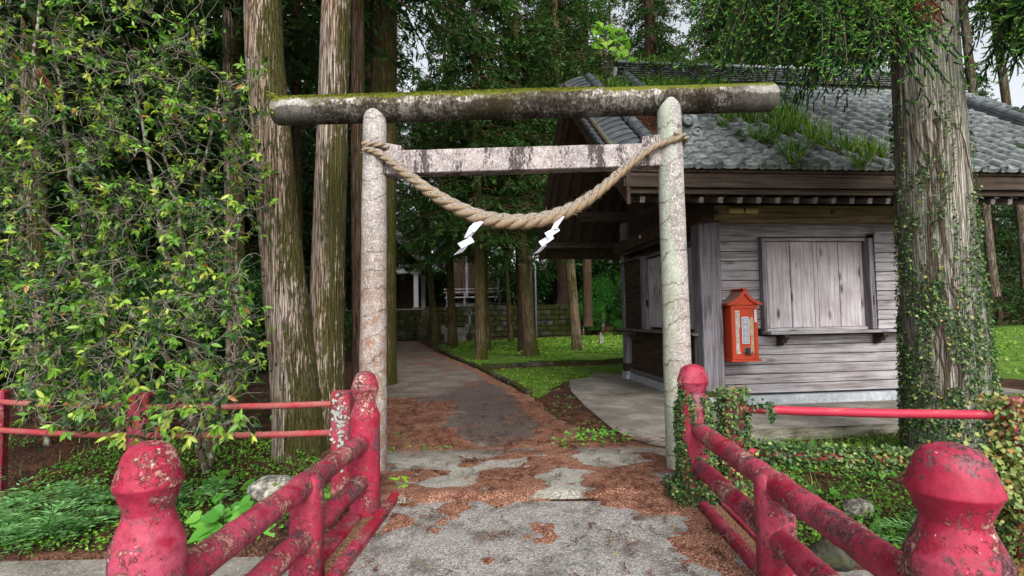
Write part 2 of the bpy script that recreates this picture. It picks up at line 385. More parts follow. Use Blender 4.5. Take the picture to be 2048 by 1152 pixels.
def mat_concrete(name, c1, c2, speck=.5, stain=.3, lichen=0.0, bands=False):
    m = MT(name); p = m.co(); a = m.noise(p, 3, 6, .65); b = m.noise(p, 60, 4, .75)
    c = m.mix(m.thr(a, .38, .62), c2, c1); c = m.mix(m.thr(m.noise(p, 14, 6, .75), .42, .6), c, m.mix(1, c, (.74, .71, .70, 1), 'MULTIPLY'))
    c = m.mix(m.math('MULTIPLY', m.thr(b, .53, .58), speck), c, lin('#4a4444')); c = m.mix(m.math('MULTIPLY', m.thr(m.noise(p, 55, 4, .75), .54, .6), speck), c, lin('#d8d3cf'))
    if stain:
        q = m.map(p, (7, 7, 1.6)); sN = m.math('ADD', m.math('MULTIPLY', m.noise(q, 1, 5, .6), .55), m.math('MULTIPLY', m.noise(m.map(p, (1, 1, .45)), 45, 4, .75), .45))
        e = .60 - .10 * stain; c = m.mix(m.math('MULTIPLY', m.thr(sN, e, e + .05), min(1, .45 + stain * .5)), c, m.mix(m.thr(b, .4, .6), lin('#211d1c'), lin('#4a4441')))
    if lichen:
        dt = m.n('ShaderNodeVectorMath', operation='DOT_PRODUCT'); m.put(dt.inputs[0], m.nor()); dt.inputs[1].default_value = (-.95, -.3, 0)
        k = m.math('ADD', m.noise(m.map(p, (3, 3, 1.2)), 1, 8, .75), m.math('MULTIPLY', dt.outputs['Value'], .20)); c = m.mix(m.math('MULTIPLY', m.thr(k, .58, .66), lichen), c, m.mix(m.noise(p, 40, 3), lin('#87a083'), lin('#b3c4ad')))
    if bands:
        s = m.sep(p); w = m.math('ADD', m.math('MULTIPLY', s[2], 5.2), m.math('ADD', m.math('MULTIPLY', s[0], -1.5), m.math('MULTIPLY', m.noise(p, 2.2, 5, .6), 2.6)))
        f = m.math('FRACT', w); ln = m.thr(m.math('ABSOLUTE', m.math('SUBTRACT', f, .5)), .07, .0); sh = m.thr(f, .95, .35)
        zr = m.n('ShaderNodeMapRange'); m.put(zr.inputs[0], s[2]); zr.inputs[1].default_value = 1.5; zr.inputs[2].default_value = 2.8; zr.inputs[3].default_value = 1.0; zr.inputs[4].default_value = .1
        br = m.math('MULTIPLY', m.math('MULTIPLY', m.math('ADD', m.math('MULTIPLY', sh, .6), .4), m.thr(m.noise(m.map(p, (20, 20, 9)), 1, 6, .75), .40, .56)), zr.outputs[0])
        br = m.math('MULTIPLY', br, bands); c = m.mix(br, c, lin('#80604b'))
        c = m.mix(m.math('MULTIPLY', ln, m.math('MULTIPLY', m.thr(m.noise(p, 5, 3), .38, .5), .75)), c, lin('#3d322d'))
    return m.simple(c, .9, .2, m.bump(m.math('ADD', m.math('MULTIPLY', b, .6), m.noise(p, 25, 5, .7)), .7, .008))
M['torii_post'] = mat_concrete('torii_post_concrete', lin('#aaa5a1'), lin('#87827f'), .6, .15, .0, .85)
M['torii_post_green'] = mat_concrete('torii_post_lichen', lin('#aba7a4'), lin('#8e8a87'), .6, .15, .42, .3)
M['torii_nuki'] = mat_concrete('torii_nuki_concrete', lin('#aea5a4'), lin('#8a8180'), .5, .95)
_m = MT('torii_kasagi'); _p = _m.co(); _n = _m.math('ADD', _m.math('MULTIPLY', _m.noise(_m.map(_p, (3, 3, 2)), 1, 5, .65), .5), _m.math('MULTIPLY', _m.noise(_m.map(_p, (1, 1, .5)), 38, 5, .75), .5))
_c = _m.ramp(_n, [(.39, lin('#26211c')), (.46, lin('#4e473f')), (.515, lin('#7b746c')), (.56, lin('#c2bdb7'))])
_s = _m.sep(_p)[0]; _c = _m.mix(_m.math('MULTIPLY', _m.thr(_m.noise(_p, 2.2, 7, .75), .48, .58), .8), _c, _m.mix(_m.noise(_p, 50, 3), lin('#2f2b15'), lin('#57502a')))
_e = _m.math('ADD', _m.math('ABSOLUTE', _m.math('SUBTRACT', _s, .0)), _m.math('MULTIPLY', _m.noise(_p, 5, 5, .7), .9)); _er = _m.n('ShaderNodeMapRange'); _m.put(_er.inputs[0], _e); _er.inputs[1].default_value = 2.35; _er.inputs[2].default_value = 2.75
_c = _m.mix(_m.math('MULTIPLY', _er.outputs[0], .6), _c, _m.mix(_m.noise(_p, 12, 5, .7), lin('#77726c'), lin('#b3b0aa')))
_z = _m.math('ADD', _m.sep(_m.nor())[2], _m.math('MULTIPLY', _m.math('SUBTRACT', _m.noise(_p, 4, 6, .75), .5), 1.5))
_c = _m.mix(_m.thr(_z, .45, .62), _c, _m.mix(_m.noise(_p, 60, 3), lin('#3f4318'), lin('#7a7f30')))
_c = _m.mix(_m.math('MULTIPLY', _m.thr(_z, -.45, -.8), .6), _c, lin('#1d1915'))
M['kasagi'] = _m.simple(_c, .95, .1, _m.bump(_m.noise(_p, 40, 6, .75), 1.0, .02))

M['concrete'] = mat_concrete('old_concrete', lin('#8d8982'), lin('#6e6a62'), .3, .5)
M['foundation'] = mat_concrete('painted_foundation', lin('#a9afb4'), lin('#8e959a'), .15, .12)
M['stone_block'] = mat_concrete('stone_block', lin('#6c6a60'), lin('#45483a'), .3, .7, 0)
_m = MT('mossy_stone'); _p = _m.jit(_m.pos(), 3); _c = _m.ramp(_m.noise(_p, 2.5, 6, .7), [(.4, lin('#24231c')), (.6, lin('#54524a'))])
_c = _m.mix(_m.thr(_m.noise(_p, .7, 6, .7), .42, .52), _c, _m.mix(_m.noise(_p, 9, 3), lin('#20260e'), lin('#3c441c')))
M['mossy_stone'] = _m.simple(_c, .95, .1, _m.bump(_m.noise(_p, 12, 5), .8, .02))

_m = MT('orange_paint'); _p = _m.co(); M['orange'] = _m.simple(_m.mix(_m.thr(_m.noise(_p, 9, 5, .7), .5, .75), lin('#a83a1e'), lin('#93331f')), .6, .3, _m.bump(_m.noise(_p, 40, 3), .15, .003))
M['paper'] = MT('white_paper').simple(lin('#c3c6d2'), .8, .2)
_m = MT('peeled_paper'); _p = _m.co(); M['peel'] = _m.simple(_m.mix(_m.thr(_m.noise(_m.map(_p, (10, 10, 45)), 1, 6, .7), .42, .6), lin('#8a8079'), lin('#bdb8b2')), .9, .1)
_m = MT('peeled_wood'); _p = _m.co(); M['peel_tan'] = _m.simple(_m.mix(_m.thr(_m.noise(_m.map(_p, (30, 30, 9)), 1, 6, .7), .4, .62), lin('#a87a55'), lin('#a9a49a')), .9, .1)
M['label_grey'] = MT('label_grey').simple(lin('#8c949b'), .5, .3)
M['white'] = MT('white_paint').simple(lin('#d5d5d2'), .6, .3)
M['black'] = MT('black_plastic_and_gap_shade').simple(lin('#1c1f24'), .4, .4)
M['cream'] = MT('cream_plastic').simple(lin('#cdb978'), .5, .3)
M['steel'] = MT('pale_metal').simple(lin('#8f979c'), .4, .5, None, .3)
_m = MT('shrine_white'); M['shrine_white'] = _m.simple(_m.mix(_m.noise(_m.co(), 2, 4), lin('#8b8f8d'), lin('#a9adab')), .8, .2)
_m = MT('rope'); _p = _m.co(); _c = _m.ramp(_m.noise(_p, 90, 4, .7, 1.0), [(.40, lin('#453e3a')), (.5, lin('#7d746b')), (.6, lin('#a69c90'))])
_z = _m.sep(_m.nor())[2]; _c = _m.mix(_m.thr(_m.math('ADD', _z, _m.math('MULTIPLY', _m.math('SUBTRACT', _m.noise(_p, 14, 4), .5), .8)), -.35, -.85), _c, _m.mix(_m.noise(_p, 80, 3), lin('#84705a'), lin('#a8947a')))
M['rope'] = _m.simple(_c, .9, .15, _m.bump(_m.noise(_m.map(_p, (1, 1, 1)), 110, 3), .6, .004))

# ================================================================== SETTING
def terr(x, y):
    x = np.asarray(x, float); y = np.asarray(y, float)
    z = np.zeros(np.broadcast(x, y).shape)
    cor = smooth((np.abs(x - .1 - .0 * y) - 1.75) / .6)                     # 0 inside the path corridor
    left = (x < 0)
    tl = smooth((6.6 - y) / 2.4); tr = smooth((8.0 - y) / 1.6)
    z = z - cor * np.where(left, .30 * tl, .0) - np.where(left, 0, smooth((x - 1.75) / .5) * (.24 * tr + .22 * smooth((6.0 - y) / 2.0)))
    z = z + cor * (fbm(x * .8, y * .8, 0, 3) - .5) * .10 * smooth((14 - y) / 6)
    z = z - .10 * smooth((x - 1.2) / .8) * smooth((y - 6.3) / .6) * smooth((14.5 - y) / 1.5)
    lawn = smooth((y - 14) / 3); z = z + lawn * (fbm(x * .25, y * .25, 0, 5) - .5) * .12 * smooth((np.abs(x + 4.5) - .5) / 2)
    # terrace behind the stone wall, wooded banks beside it
    z = z + 2.15 * smooth((y - 38.4) / .5) * smooth((7.2 - x) / .8) * smooth((x + 16) / 4)
    z = z + np.clip((y - 35.5) * .42, 0, 2.4) * smooth((x - 5.6) / 1.5) * smooth((26 - x) / 8)
    z = z + np.clip(y - 60, 0, 200) * .10 + np.clip(y - 44, 0, 40) * .05 * smooth((14 - np.abs(x)) / 6)
    z = np.where(y < 4.12, np.minimum(z, -2.2), z)
    return z

def axis(dense0, dense1, st, lo, hi):
    a = list(np.arange(dense0, dense1, st)); s = st; v = dense1
    while v < hi: a.append(v); s *= 1.16; v += s
    s = st; v = dense0 - st
    while v > lo: a.insert(0, v); s *= 1.16; v -= s
    return np.array(a)
xs = axis(-9, 12, .11, -220, 220); ys = axis(3.9, 17, .10, -60, 400)
GX, GY = np.meshgrid(xs, ys); GZ = terr(GX, GY) - .006

P = lambda *pp: [tuple(gz(a, b)[:2]) for a, b in pp]
path_right = P((834, 684), (878, 708), (952, 739), (1056, 793), (1100, 840), (1240, 880), (1345, 905))
path_poly = [(-9.6, 34.5)] + path_right + [(1.85, 5.6), (1.55, 4.1), (-1.2, 4.1), (-1.7, 5.2), (-2.3, 7), (-3.2, 11.0), (-6, 22)]
lawn_poly = P((954, 736), (1262, 723)) + [(4.0, 16.4), (4.5, 13.5), (9.5, 13.5), (14, 9), (60, 9), (60, 60), (6, 37), (-2.6, 34), (-4.2, 27)]
strip_poly = P((958, 741), (1262, 727), (1262, 755), (1180, 757), (1130, 765), (1075, 800))
lawn = np.clip(sdpoly(GX, GY, lawn_poly) / .5 + .5, 0, 1); strip = np.clip(sdpoly(GX, GY, strip_poly) / .3 + .5, 0, 1)
weed = smooth((6.9 - GY) / 1.2) * smooth((np.abs(GX - .1) - 1.6) / .3) * (.45 + .55 * fbm(GX * 1.5, GY * 1.5, 0, 8))
weed = weed * .62
i = np.arange(len(ys) - 1)[:, None] * len(xs); k = np.arange(len(xs) - 1)[None]
GF = np.stack([i + k, i + k + 1, i + len(xs) + k + 1, i + len(xs) + k], -1).reshape(-1, 4)
gme = np_mesh('ground', np.stack([GX, GY, GZ], -1).reshape(-1, 3), GF, {'grass': np.maximum(lawn, np.maximum(strip, weed)).ravel()}, True)
m = MT('ground'); p = m.pos(); a = m.noise(p, 2.5, 6, .7); f = m.noise(p, 40, 4, .7)
soil = m.ramp(m.math('ADD', m.math('MULTIPLY', a, .4), m.math('MULTIPLY', f, .6)), [(.38, lin('#1a120e')), (.5, lin('#3a2820')), (.6, lin('#6b4c3c'))])
grs = m.ramp(m.math('ADD', m.math('MULTIPLY', a, .4), m.math('MULTIPLY', f, .6)), [(.4, lin('#29401a')), (.5, lin('#4d6e28')), (.6, lin('#7f9c40'))])
gm = m.thr(m.math('ADD', m.attr('grass'), m.math('MULTIPLY', m.math('SUBTRACT', m.noise(p, 1.6, 6, .75), .5), 2.6)), .62, .85)
M['ground'] = m.simple(m.mix(gm, soil, grs), .95, .1, m.bump(f, .8, .03))
tag(link_mesh('ground', gme, M['ground']), kind='structure')

# gravel path with its drifts of brown cedar litter, laid on the ground
def grid_poly(poly, st, z):
    poly = np.array(poly); x0, y0 = poly.min(0); x1, y1 = poly.max(0)
    X = np.arange(x0 - st, x1 + 2 * st, st); Y = np.arange(y0 - st, y1 + 2 * st, st); gx, gy_ = np.meshgrid(X, Y)
    i = np.arange(len(Y) - 1)[:, None] * len(X); k = np.arange(len(X) - 1)[None]
    F_ = np.stack([i + k, i + k + 1, i + len(X) + k + 1, i + len(X) + k], -1).reshape(-1, 4)
    sd_ = sdpoly(gx, gy_, poly) + (fbm(gx * 2, gy_ * 2, 0, 4) - .5) * .25
    keep = (sd_.ravel()[F_].max(1) > 0); F_ = F_[keep]
    return gx.ravel(), gy_.ravel(), sd_.ravel(), F_
lit_near = P((700, 800), (790, 800), (845, 812), (900, 806), (925, 826), (903, 862), (925, 885), (990, 897), (1075, 880), (1096, 852), (1075, 820), (1030, 775), (965, 745), (1010, 748), (1080, 800), (1200, 860), (1345, 890), (1400, 930), (1390, 1010), (690, 1010))
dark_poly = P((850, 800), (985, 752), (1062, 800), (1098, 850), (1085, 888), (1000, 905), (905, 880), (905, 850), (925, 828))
def lit_at(x, y):
    a = sdpoly(x, y, lit_near); wob = (fbm(x * 2.2, y * 2.2, 0, 11) - .5)
    L = smooth(a / .3 + .5 + wob * 2.4)
    d = sdpoly(x, y, path_poly); edge = smooth(1 - d / (.55 + .9 * wob)); right = smooth((x - (-.1 - (y - 9) * .26)) / .4 + .5)
    L = np.maximum(L, edge * (y > 7) * (.6 + .4 * right))
    L = np.maximum(L, .5 * smooth((fbm(x * 1.1, y * .6, 0, 14) - .52) / .12) * (y > 9))
    thr_ = np.where(y < 5.9, .10 + 1.0 * smooth((fbm(x * 2.2 + 3, y * 3.4, 0, 21, 5) - .44) / .14), 1)
    return np.clip(L * thr_, 0, 1)
gx, gy_, sd_, F_ = grid_poly(path_poly, .06, 0)
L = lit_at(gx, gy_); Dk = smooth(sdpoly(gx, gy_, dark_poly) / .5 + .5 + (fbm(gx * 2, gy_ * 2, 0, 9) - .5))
conc = smooth((6.0 - gy_) / .5)
pz = .006 + .012 * L + .012 * conc + .02 * smooth(sd_ / .3) + .010 * fbm(gx * 5, gy_ * 5, 0, 6) - .03 * smooth(-sd_ / .1) - .10 * smooth((4.46 + .04 * gx - gy_) / .10)
pme = np_mesh('path', np.stack([gx, gy_, pz], -1), F_, {'litter': L, 'dark': Dk, 'conc': conc}, True)
m = MT('path'); p = m.pos(); f = m.noise(p, 60, 4, .7); a = m.noise(p, 1.5, 5, .65); v = m.vor(p, 55)
gravel = m.ramp(m.math('ADD', m.math('MULTIPLY', f, .75), m.math('MULTIPLY', a, .25)), [(.4, lin('#3a322f')), (.5, lin('#625852')), (.6, lin('#8f857b'))])
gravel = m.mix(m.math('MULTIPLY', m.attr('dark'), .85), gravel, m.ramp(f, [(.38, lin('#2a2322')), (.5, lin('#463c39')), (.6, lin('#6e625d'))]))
cc = m.ramp(m.noise(p, 95, 3, .7), [(.36, lin('#57554f')), (.5, lin('#8c8a82')), (.66, lin('#b5b3aa'))])
cc = m.mix(m.thr(m.noise(p, 3.2, 6, .7), .5, .62), cc, m.mix(.5, lin('#54503f'), cc))

base = m.mix(m.attr('conc'), gravel, cc)
lc = m.ramp(m.noise(p, 75, 5, .75), [(.38, lin('#2e1c16')), (.47, lin('#6b4637')), (.54, lin('#8c6553')), (.62, lin('#b5937f'))])
lc = m.mix(m.thr(m.noise(p, 4.5, 5, .7), .45, .62), lc, m.mix(.55, lc, lin('#4d2f24')))
lm = m.thr(m.math('ADD', m.attr('litter'), m.math('ADD', m.math('MULTIPLY', m.math('SUBTRACT', m.noise(p, 6, 6, .75), .5), 1.1), m.math('MULTIPLY', m.math('SUBTRACT', m.noise(p, 110, 2), .5), .5))), .44, .54)
M['path'] = m.simple(m.mix(lm, base, lc), .92, .15, m.bump(m.math('ADD', m.math('MULTIPLY', f, .6), m.math('MULTIPLY', lm, .5)), .9, .012))
tag(link_mesh('path', pme, M['path']), kind='structure')

# concrete apron of the building
slab_pts = P((1138, 762), (1175, 757)) + [(2.2, 14.4), (9.3, 15.0), (9.6, 7.75), (3.25, 7.1)] + P((1340, 893), (1268, 884), (1225, 862), (1170, 815), (1142, 785))
def slab_z(x, y): return -.085 * smooth((x - 1.2) / 1.8) + .03
sb = MB(); top = [(x, y, slab_z(x, y)) for x, y in slab_pts]; n = len(top)
gx, gy_, sd_, F_ = grid_poly(slab_pts, .14, 0)
sdx = sdpoly(gx, gy_, slab_pts)
# pull outside vertices onto the outline so that the edge is straight
pp = np.array(slab_pts); V2 = np.stack([gx, gy_], 1); out = sdx < 0
def nearest(pts, poly):
    best = np.full(len(pts), 1e9); res = pts.copy()
    for i in range(len(poly)):
        a, b = poly[i], poly[(i + 1) % len(poly)]; e = b - a; t = np.clip(((pts - a) @ e) / (e @ e), 0, 1); q = a + t[:, None] * e; d = ((pts - q) ** 2).sum(1)
        w = d < best; best[w] = d[w]; res[w] = q[w]
    return res
V2[out] = nearest(V2[out], pp)
keep = (sdx[F_].max(1) > 0)
sme = np_mesh('concrete_apron', np.stack([V2[:, 0], V2[:, 1], slab_z(V2[:, 0], V2[:, 1])], 1), F_[keep], None, True)
m = MT('apron'); p = m.pos(); a = m.noise(p, 1.3, 6, .65); f = m.noise(p, 120, 3, .6)
c = m.ramp(m.math('ADD', m.math('MULTIPLY', a, .65), m.math('MULTIPLY', f, .35)), [(.38, lin('#524d47')), (.5, lin('#767169')), (.62, lin('#98938a'))])
c = m.mix(m.thr(m.noise(p, 2.2, 7, .75), .56, .68), c, lin('#4e4a42'))
M['apron'] = m.simple(c, .8, .25, m.bump(f, .5, .004))
ap = tag(link_mesh('concrete_apron', sme, M['apron']), kind='structure')
em = MB(); ring = slab_pts
for i in range(len(ring)):
    a, b = ring[i], ring[(i + 1) % len(ring)]; za, zb = slab_z(*map(np.array, a)), slab_z(*map(np.array, b))
    em.add([(a[0], a[1], za), (b[0], b[1], zb), (b[0], b[1], zb - .42), (a[0], a[1], za - .42)], [(0, 1, 2, 3)])
m = MT('apron_edge'); p = m.pos(); c = m.ramp(m.noise(m.map(p, (1.5, 1.5, 7)), 1, 7, .75), [(.38, lin('#2c2b22')), (.5, lin('#5c594d')), (.64, lin('#8c887c'))])
em.build('concrete_edge', m.simple(c, .9, .15, m.bump(m.noise(p, 20, 5), .7, .01)), ap)

# bridge deck (its axis runs 2.3 degrees to the right of straight ahead)
BA = math.atan((1067 - 1024) / FPX)
bridge = empty('footbridge', (0, 0, 0), -BA); tag(bridge, 'short footbridge deck of grey exposed aggregate between red kerbs', 'footbridge')
m = MT('deck_aggregate'); p = m.pos(); v = m.vor(p, 120, 'F1', 'Color'); vv = m.sep(v)[0]
c = m.ramp(vv, [(.0, lin('#5a5856')), (.35, lin('#7c7976')), (.75, lin('#928f8b')), (1, lin('#b5b2ad'))])
c = m.mix(m.thr(m.noise(p, 2.5, 6, .7), .48, .7), c, m.mix(1, c, lin('#8f8a80'), 'MULTIPLY'))
M['deck'] = m.simple(c, .85, .25, m.bump(m.vor(p, 120), .6, .003))
MB().box((.045, 1.55, -.14), (2.46, 5.66, .28), .012).build('deck', M['deck'], bridge)
m = MT('seed_litter'); p = m.pos(); c = m.ramp(m.noise(p, 120, 3, .7), [(.38, lin('#3a241b')), (.5, lin('#70503f')), (.62, lin('#a98468'))])
M['seeds'] = m.simple(c, .95, .1, m.bump(m.noise(p, 90, 3), 1, .01))
for sgn, x0, w in ((-1, -1.175, .075), (-1, -1.36, .13), (1, 1.265, .075), (1, 1.46, .13)):
    MB().box((x0, 1.58, .01), (w, 5.72 if w < .1 else 5.6, .10), .012).build('kerb', M['red_worn'], bridge)
for x0 in (-1.254, 1.346):
    MB().box((x0, 1.58, .0), (.085, 5.5, .06)).build('litter_channel', M['seeds'], bridge)
bm_ = MB()
for x0 in (-1.0, .09, 1.2): bm_.box((x0, 1.5, -.55), (.22, 5.4, .54), .02)
bm_.build('deck_girder', M['concrete'], bridge)

X_, Y_ = np.meshgrid(np.arange(-1.10, 1.22, .022), np.arange(.5, 4.62, .022)); b_ = fbm(X_ * 3.2, Y_ * 3.6, 0, 63, 5) + .10 * (fbm(X_ * 22, Y_ * 22, 0, 5) - .5)
L_ = b_ - .685 + .22 * smooth((Y_ - 3.9) / .6) + .19 * smooth((np.abs(X_ - .05) - .85) / .28) * smooth((Y_ - 1.5) / 1.8)
Z_ = np.clip(L_ * .16, -.012, .016) + .004 * vnoise(X_ * 60, Y_ * 60, 0, 2) + .0 * X_
i = np.arange(X_.shape[0] - 1)[:, None] * X_.shape[1]; k = np.arange(X_.shape[1] - 1)[None]; F_ = np.stack([i + k, i + k + 1, i + X_.shape[1] + k + 1, i + X_.shape[1] + k], -1).reshape(-1, 4)
F_ = F_[(Z_.ravel()[F_].max(1) > -.004)]
m = MT('drift'); p = m.pos(); M['drift'] = m.simple(m.ramp(m.noise(p, 75, 5, .75), [(.38, lin('#2e1c16')), (.47, lin('#6b4637')), (.54, lin('#8c6553')), (.62, lin('#b5937f'))]), .95, .1, m.bump(m.noise(p, 80, 4), .9, .01))
o = link_mesh('needle_drift', np_mesh('needle_drift', np.stack([X_.ravel(), Y_.ravel(), Z_.ravel()], 1), F_, None, True), M['drift']); o.rotation_euler = (0, 0, -BA); tag(o, 'thin brown drift of fallen cedar needles on the bridge deck', 'litter', kind='stuff')
# stream walls under the banks
for (x0, x1, zt) in ((-14, -1.28, -.32), (1.62, 15, -.50)):
    w = MB(); n = 40
    w.box(((x0 + x1) / 2, 4.03, (zt - 2.6) / 2), (x1 - x0, .34, zt + 2.6), .015)
    o = w.build('stream_wall', M['concrete']); o['label'] = ('grey concrete retaining wall below the weedy bank by the left railing' if x0 < 0 else 'grey concrete retaining wall below the weedy bank by the right railing')
    o['category'] = 'retaining wall'
MB().box((0, 4.0, -1.25), (2.9, .3, 1.9), .02).build('abutment', M['concrete'], bridge)
wm = MT('stream'); wmat = wm.simple(lin('#3b4238'), .12, .5, wm.bump(wm.noise(wm.pos(), 6, 4), .3, .02))
me = np_mesh('stream_water', np.array([[-60, -8, -2.0], [60, -8, -2.0], [60, 3.95, -2.0], [-60, 3.95, -2.0]]), np.array([[0, 1, 2, 3]])); tag(link_mesh('stream_water', me, wmat), kind='structure')
MB().box((0, -9.5, -.6), (120, 5, 1.2)).build('road', M['apron'])
bpy.data.objects['road']['kind'] = 'structure'

# mossy kerb stones at the lawn's edge
rs = np.random.RandomState(5)
def kerb_line(pts, L, label):
    root = empty('kerb_stones', (pts[0][0], pts[0][1], 0)); tag(root, label, 'kerb')
    for a, b in zip(pts[:-1], pts[1:]):
        a = np.array(a); b = np.array(b); d = b - a; D = np.hypot(*d); n_ = max(1, int(D / L)); ang = math.atan2(d[1], d[0])
        for q in range(n_):
            c = a + d * (q + .5) / n_
            o = MB().box((0, 0, 0), (D / n_ - .02, .13, .20), .02).build('stone', M['mossy_stone'], root)
            o.location = (c[0] - pts[0][0] + rs.uniform(-.015, .015), c[1] - pts[0][1] + rs.uniform(-.015, .015), .005 + rs.uniform(-.02, .02)); o.rotation_euler = (rs.uniform(-.06, .06), rs.uniform(-.03, .03), ang)
kerb_line(P((1060, 792), (1010, 764), (955, 737), (920, 722), (880, 702)), .6, 'row of low mossy kerb stones beside the right edge of the path')
kerb_line(P((962, 735), (1110, 729), (1262, 723)), .75, 'row of mossy kerb stones crossing the near end of the lawn')

# ================================================================== TORII
TL, TR = np.array([-1.37, 5.2]), np.array([1.57, 5.1]); tc_ = (TL + TR) / 2; ta = math.atan2(TR[1] - TL[1], TR[0] - TL[0])
torii = empty('torii_gate', (tc_[0], tc_[1], 0), ta); tag(torii, 'weathered concrete torii gate with mossy round top beam across the path', 'torii gate')
def tloc(px, py, off=0.0):
    """point on the gate's own plane (shifted by off along its normal) in gate coordinates"""
    d = ray(px, py); u_ = np.array([math.cos(ta), math.sin(ta), 0]); nn = np.array([-math.sin(ta), math.cos(ta), 0]); p0 = np.array([tc_[0], tc_[1], 0]) + nn * off
    t = np.dot(p0 - C0, nn) / np.dot(d, nn); q = C0 + d * t - np.array([tc_[0], tc_[1], 0]); return np.array([q @ u_, q @ nn, q[2]])
rs = np.random.RandomState(3)
for side, (bx, by, tx, ty, r0, r1) in (('l', (746, 948, 751, 232, .134, .116)), ('r', (1361, 944, 1336, 208, .134, .116))):
    b = tloc(bx, by); t = tloc(tx, ty); n_ = 40; zt = t[2] + .02
    prof = [(r0 * 1.0, -.45)] + [(r0 + (r1 - r0) * k / 24, (zt - .12) * k / 24) for k in range(25)] + [(r1 * .96, zt - .05), (r1 * .85, zt), (r1 * .62, zt + .05), (r1 * .3, zt + .085), (r1 * .05, zt + .1)]
    mb = MB().lathe(prof, 40); V = np.array(mb.v); sh = (t[0] - b[0]) / zt
    V[:, 0] += b[0] + sh * V[:, 2] + .004 * (fbm(V[:, 0] * 8, V[:, 1] * 8, V[:, 2] * 5, 3) - .5); V[:, 1] += -.02
    V[:, :2] += .006 * (fbm(V[:, 0] * 6, V[:, 1] * 6, V[:, 2] * 4, 7) - .5)[:, None]
    mb.v = [tuple(q) for q in V]; mb.build('post', M['torii_post'] if side == 'l' else M['torii_post_green'], torii, True)
# top beam
kl, kr = tloc(547, 222), tloc(1551, 193); R_ = 29 / FPX * 5.15 * .98
nseg, nr = 150, 40; mb = MB(); V = []; F_ = []
tt = np.linspace(0, 1, nseg)
for j, t in enumerate(tt):
    e = min(t, 1 - t) * (kr[0] - kl[0]); rr = R_ * (1.0 if e > .05 else math.sqrt(max(.0, 1 - ((.05 - e) / .05) ** 2)) * .18 + .82)
    for k in range(nr):
        a = 2 * math.pi * k / nr; x = kl[0] + (kr[0] - kl[0]) * t; z = kl[2] + (kr[2] - kl[2]) * t
        w = 1 + .05 * (float(fbm(x * 2, math.cos(a) * 1.5 + 5, math.sin(a) * 1.5, 3)) - .5) + .07 * (float(fbm(x * 9, math.cos(a) * 4 + 5, math.sin(a) * 4, 5)) - .5)
        V.append((x, .02 + rr * w * math.cos(a), z + rr * w * math.sin(a)))
for j in range(nseg - 1):
    for k in range(nr): F_.append((j * nr + k, j * nr + (k + 1) % nr, (j + 1) * nr + (k + 1) % nr, (j + 1) * nr + k))
F_ += [tuple(range(nr)), tuple((nseg - 1) * nr + k for k in range(nr))[::-1]]
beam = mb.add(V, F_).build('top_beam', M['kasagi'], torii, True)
# moss tufts along the beam's crown
N_ = 9000; t = rs.rand(N_); a = np.clip(rs.normal(math.pi / 2 + .25, .42, N_), .5, 2.9); x = kl[0] + (kr[0] - kl[0]) * t
dens = fbm(x * 1.6, a * 1.4, 0, 17) + .25 * (t < .55) - .35 * smooth((t - .55) / .25); keep = dens > .43; t, a, x = t[keep], a[keep], x[keep]; n_ = len(x)
O_ = np.stack([x, .02 + R_ * 1.0 * np.cos(a), kl[2] + (kr[2] - kl[2]) * t + R_ * 1.0 * np.sin(a)], 1); D_ = nrm(np.stack([rs.normal(0, .5, n_), np.cos(a), np.sin(a)], 1) + rs.normal(0, .3, (n_, 3)))
M['moss'] = leafmat('moss', [(0, lin('#4d501a')), (.5, lin('#6e742a')), (1, lin('#8e9338'))], .2, .9, .1)
lv = Leaves(); lv.add(LEAF2, O_, D_, rs.normal(0, 1, (n_, 3)), rs.uniform(.008, .022, n_), rs.uniform(.008, .014, n_), rs.rand(n_)); lv.build('moss', M['moss'], beam, 'stuff')
# tie beam
a0 = tloc(778, 330); a1 = tloc(1315, 311); zt0, zb0 = tloc(790, 306)[2], tloc(790, 352)[2]; zt1, zb1 = tloc(1310, 291)[2], tloc(1310, 336)[2]
w = .085; bx_ = a0[0] - .06; ex = a1[0] + .06
mb = MB(); nn_ = 30; rows = []
for j in range(nn_ + 1):
    t = j / nn_; x = bx_ + (ex - bx_) * t; zt_ = zt0 + (zt1 - zt0) * t; zb_ = zb0 + (zb1 - zb0) * t; c_ = .008; jit = lambda: rs.uniform(-.0015, .0015)
    rows.append([(x, -w + c_, zb_), (x, -w, zb_ + c_), (x, -w + jit(), zt_ - c_), (x, -w + c_, zt_ + jit()), (x, w - c_, zt_), (x, w, zt_ - c_), (x, w, zb_ + c_), (x, w - c_, zb_)])
V = [q for r in rows for q in r]; F_ = [(j * 8 + k, j * 8 + (k + 1) % 8, (j + 1) * 8 + (k + 1) % 8, (j + 1) * 8 + k) for j in range(nn_) for k in range(8)] + [tuple(range(8)), tuple(nn_ * 8 + k for k in range(8))[::-1]]
mb.add(V, F_).build('tie_beam', M['torii_nuki'], torii)
for (x0, x1, zz, sl) in ((a0[0] - .03, a0[0] + .14, zt0, 1), (a1[0] - .16, a1[0] + .02, zt1, -1)):
    hi, lo_ = .085, .05
    pr_ = [(x0, zz - .004), (x1, zz - .004), (x1, zz + (lo_ if sl > 0 else hi)), (x0, zz + (hi if sl > 0 else lo_ + .03))] if sl > 0 else [(x0, zz - .004), (x1, zz - .004), (x1, zz + hi), (x0, zz + .07)]
    MB().prism(pr_, 'y', -.07, .07).build('wedge', M['torii_nuki'], torii)
# ground collars
for x_, y_ in (TL, TR): pass

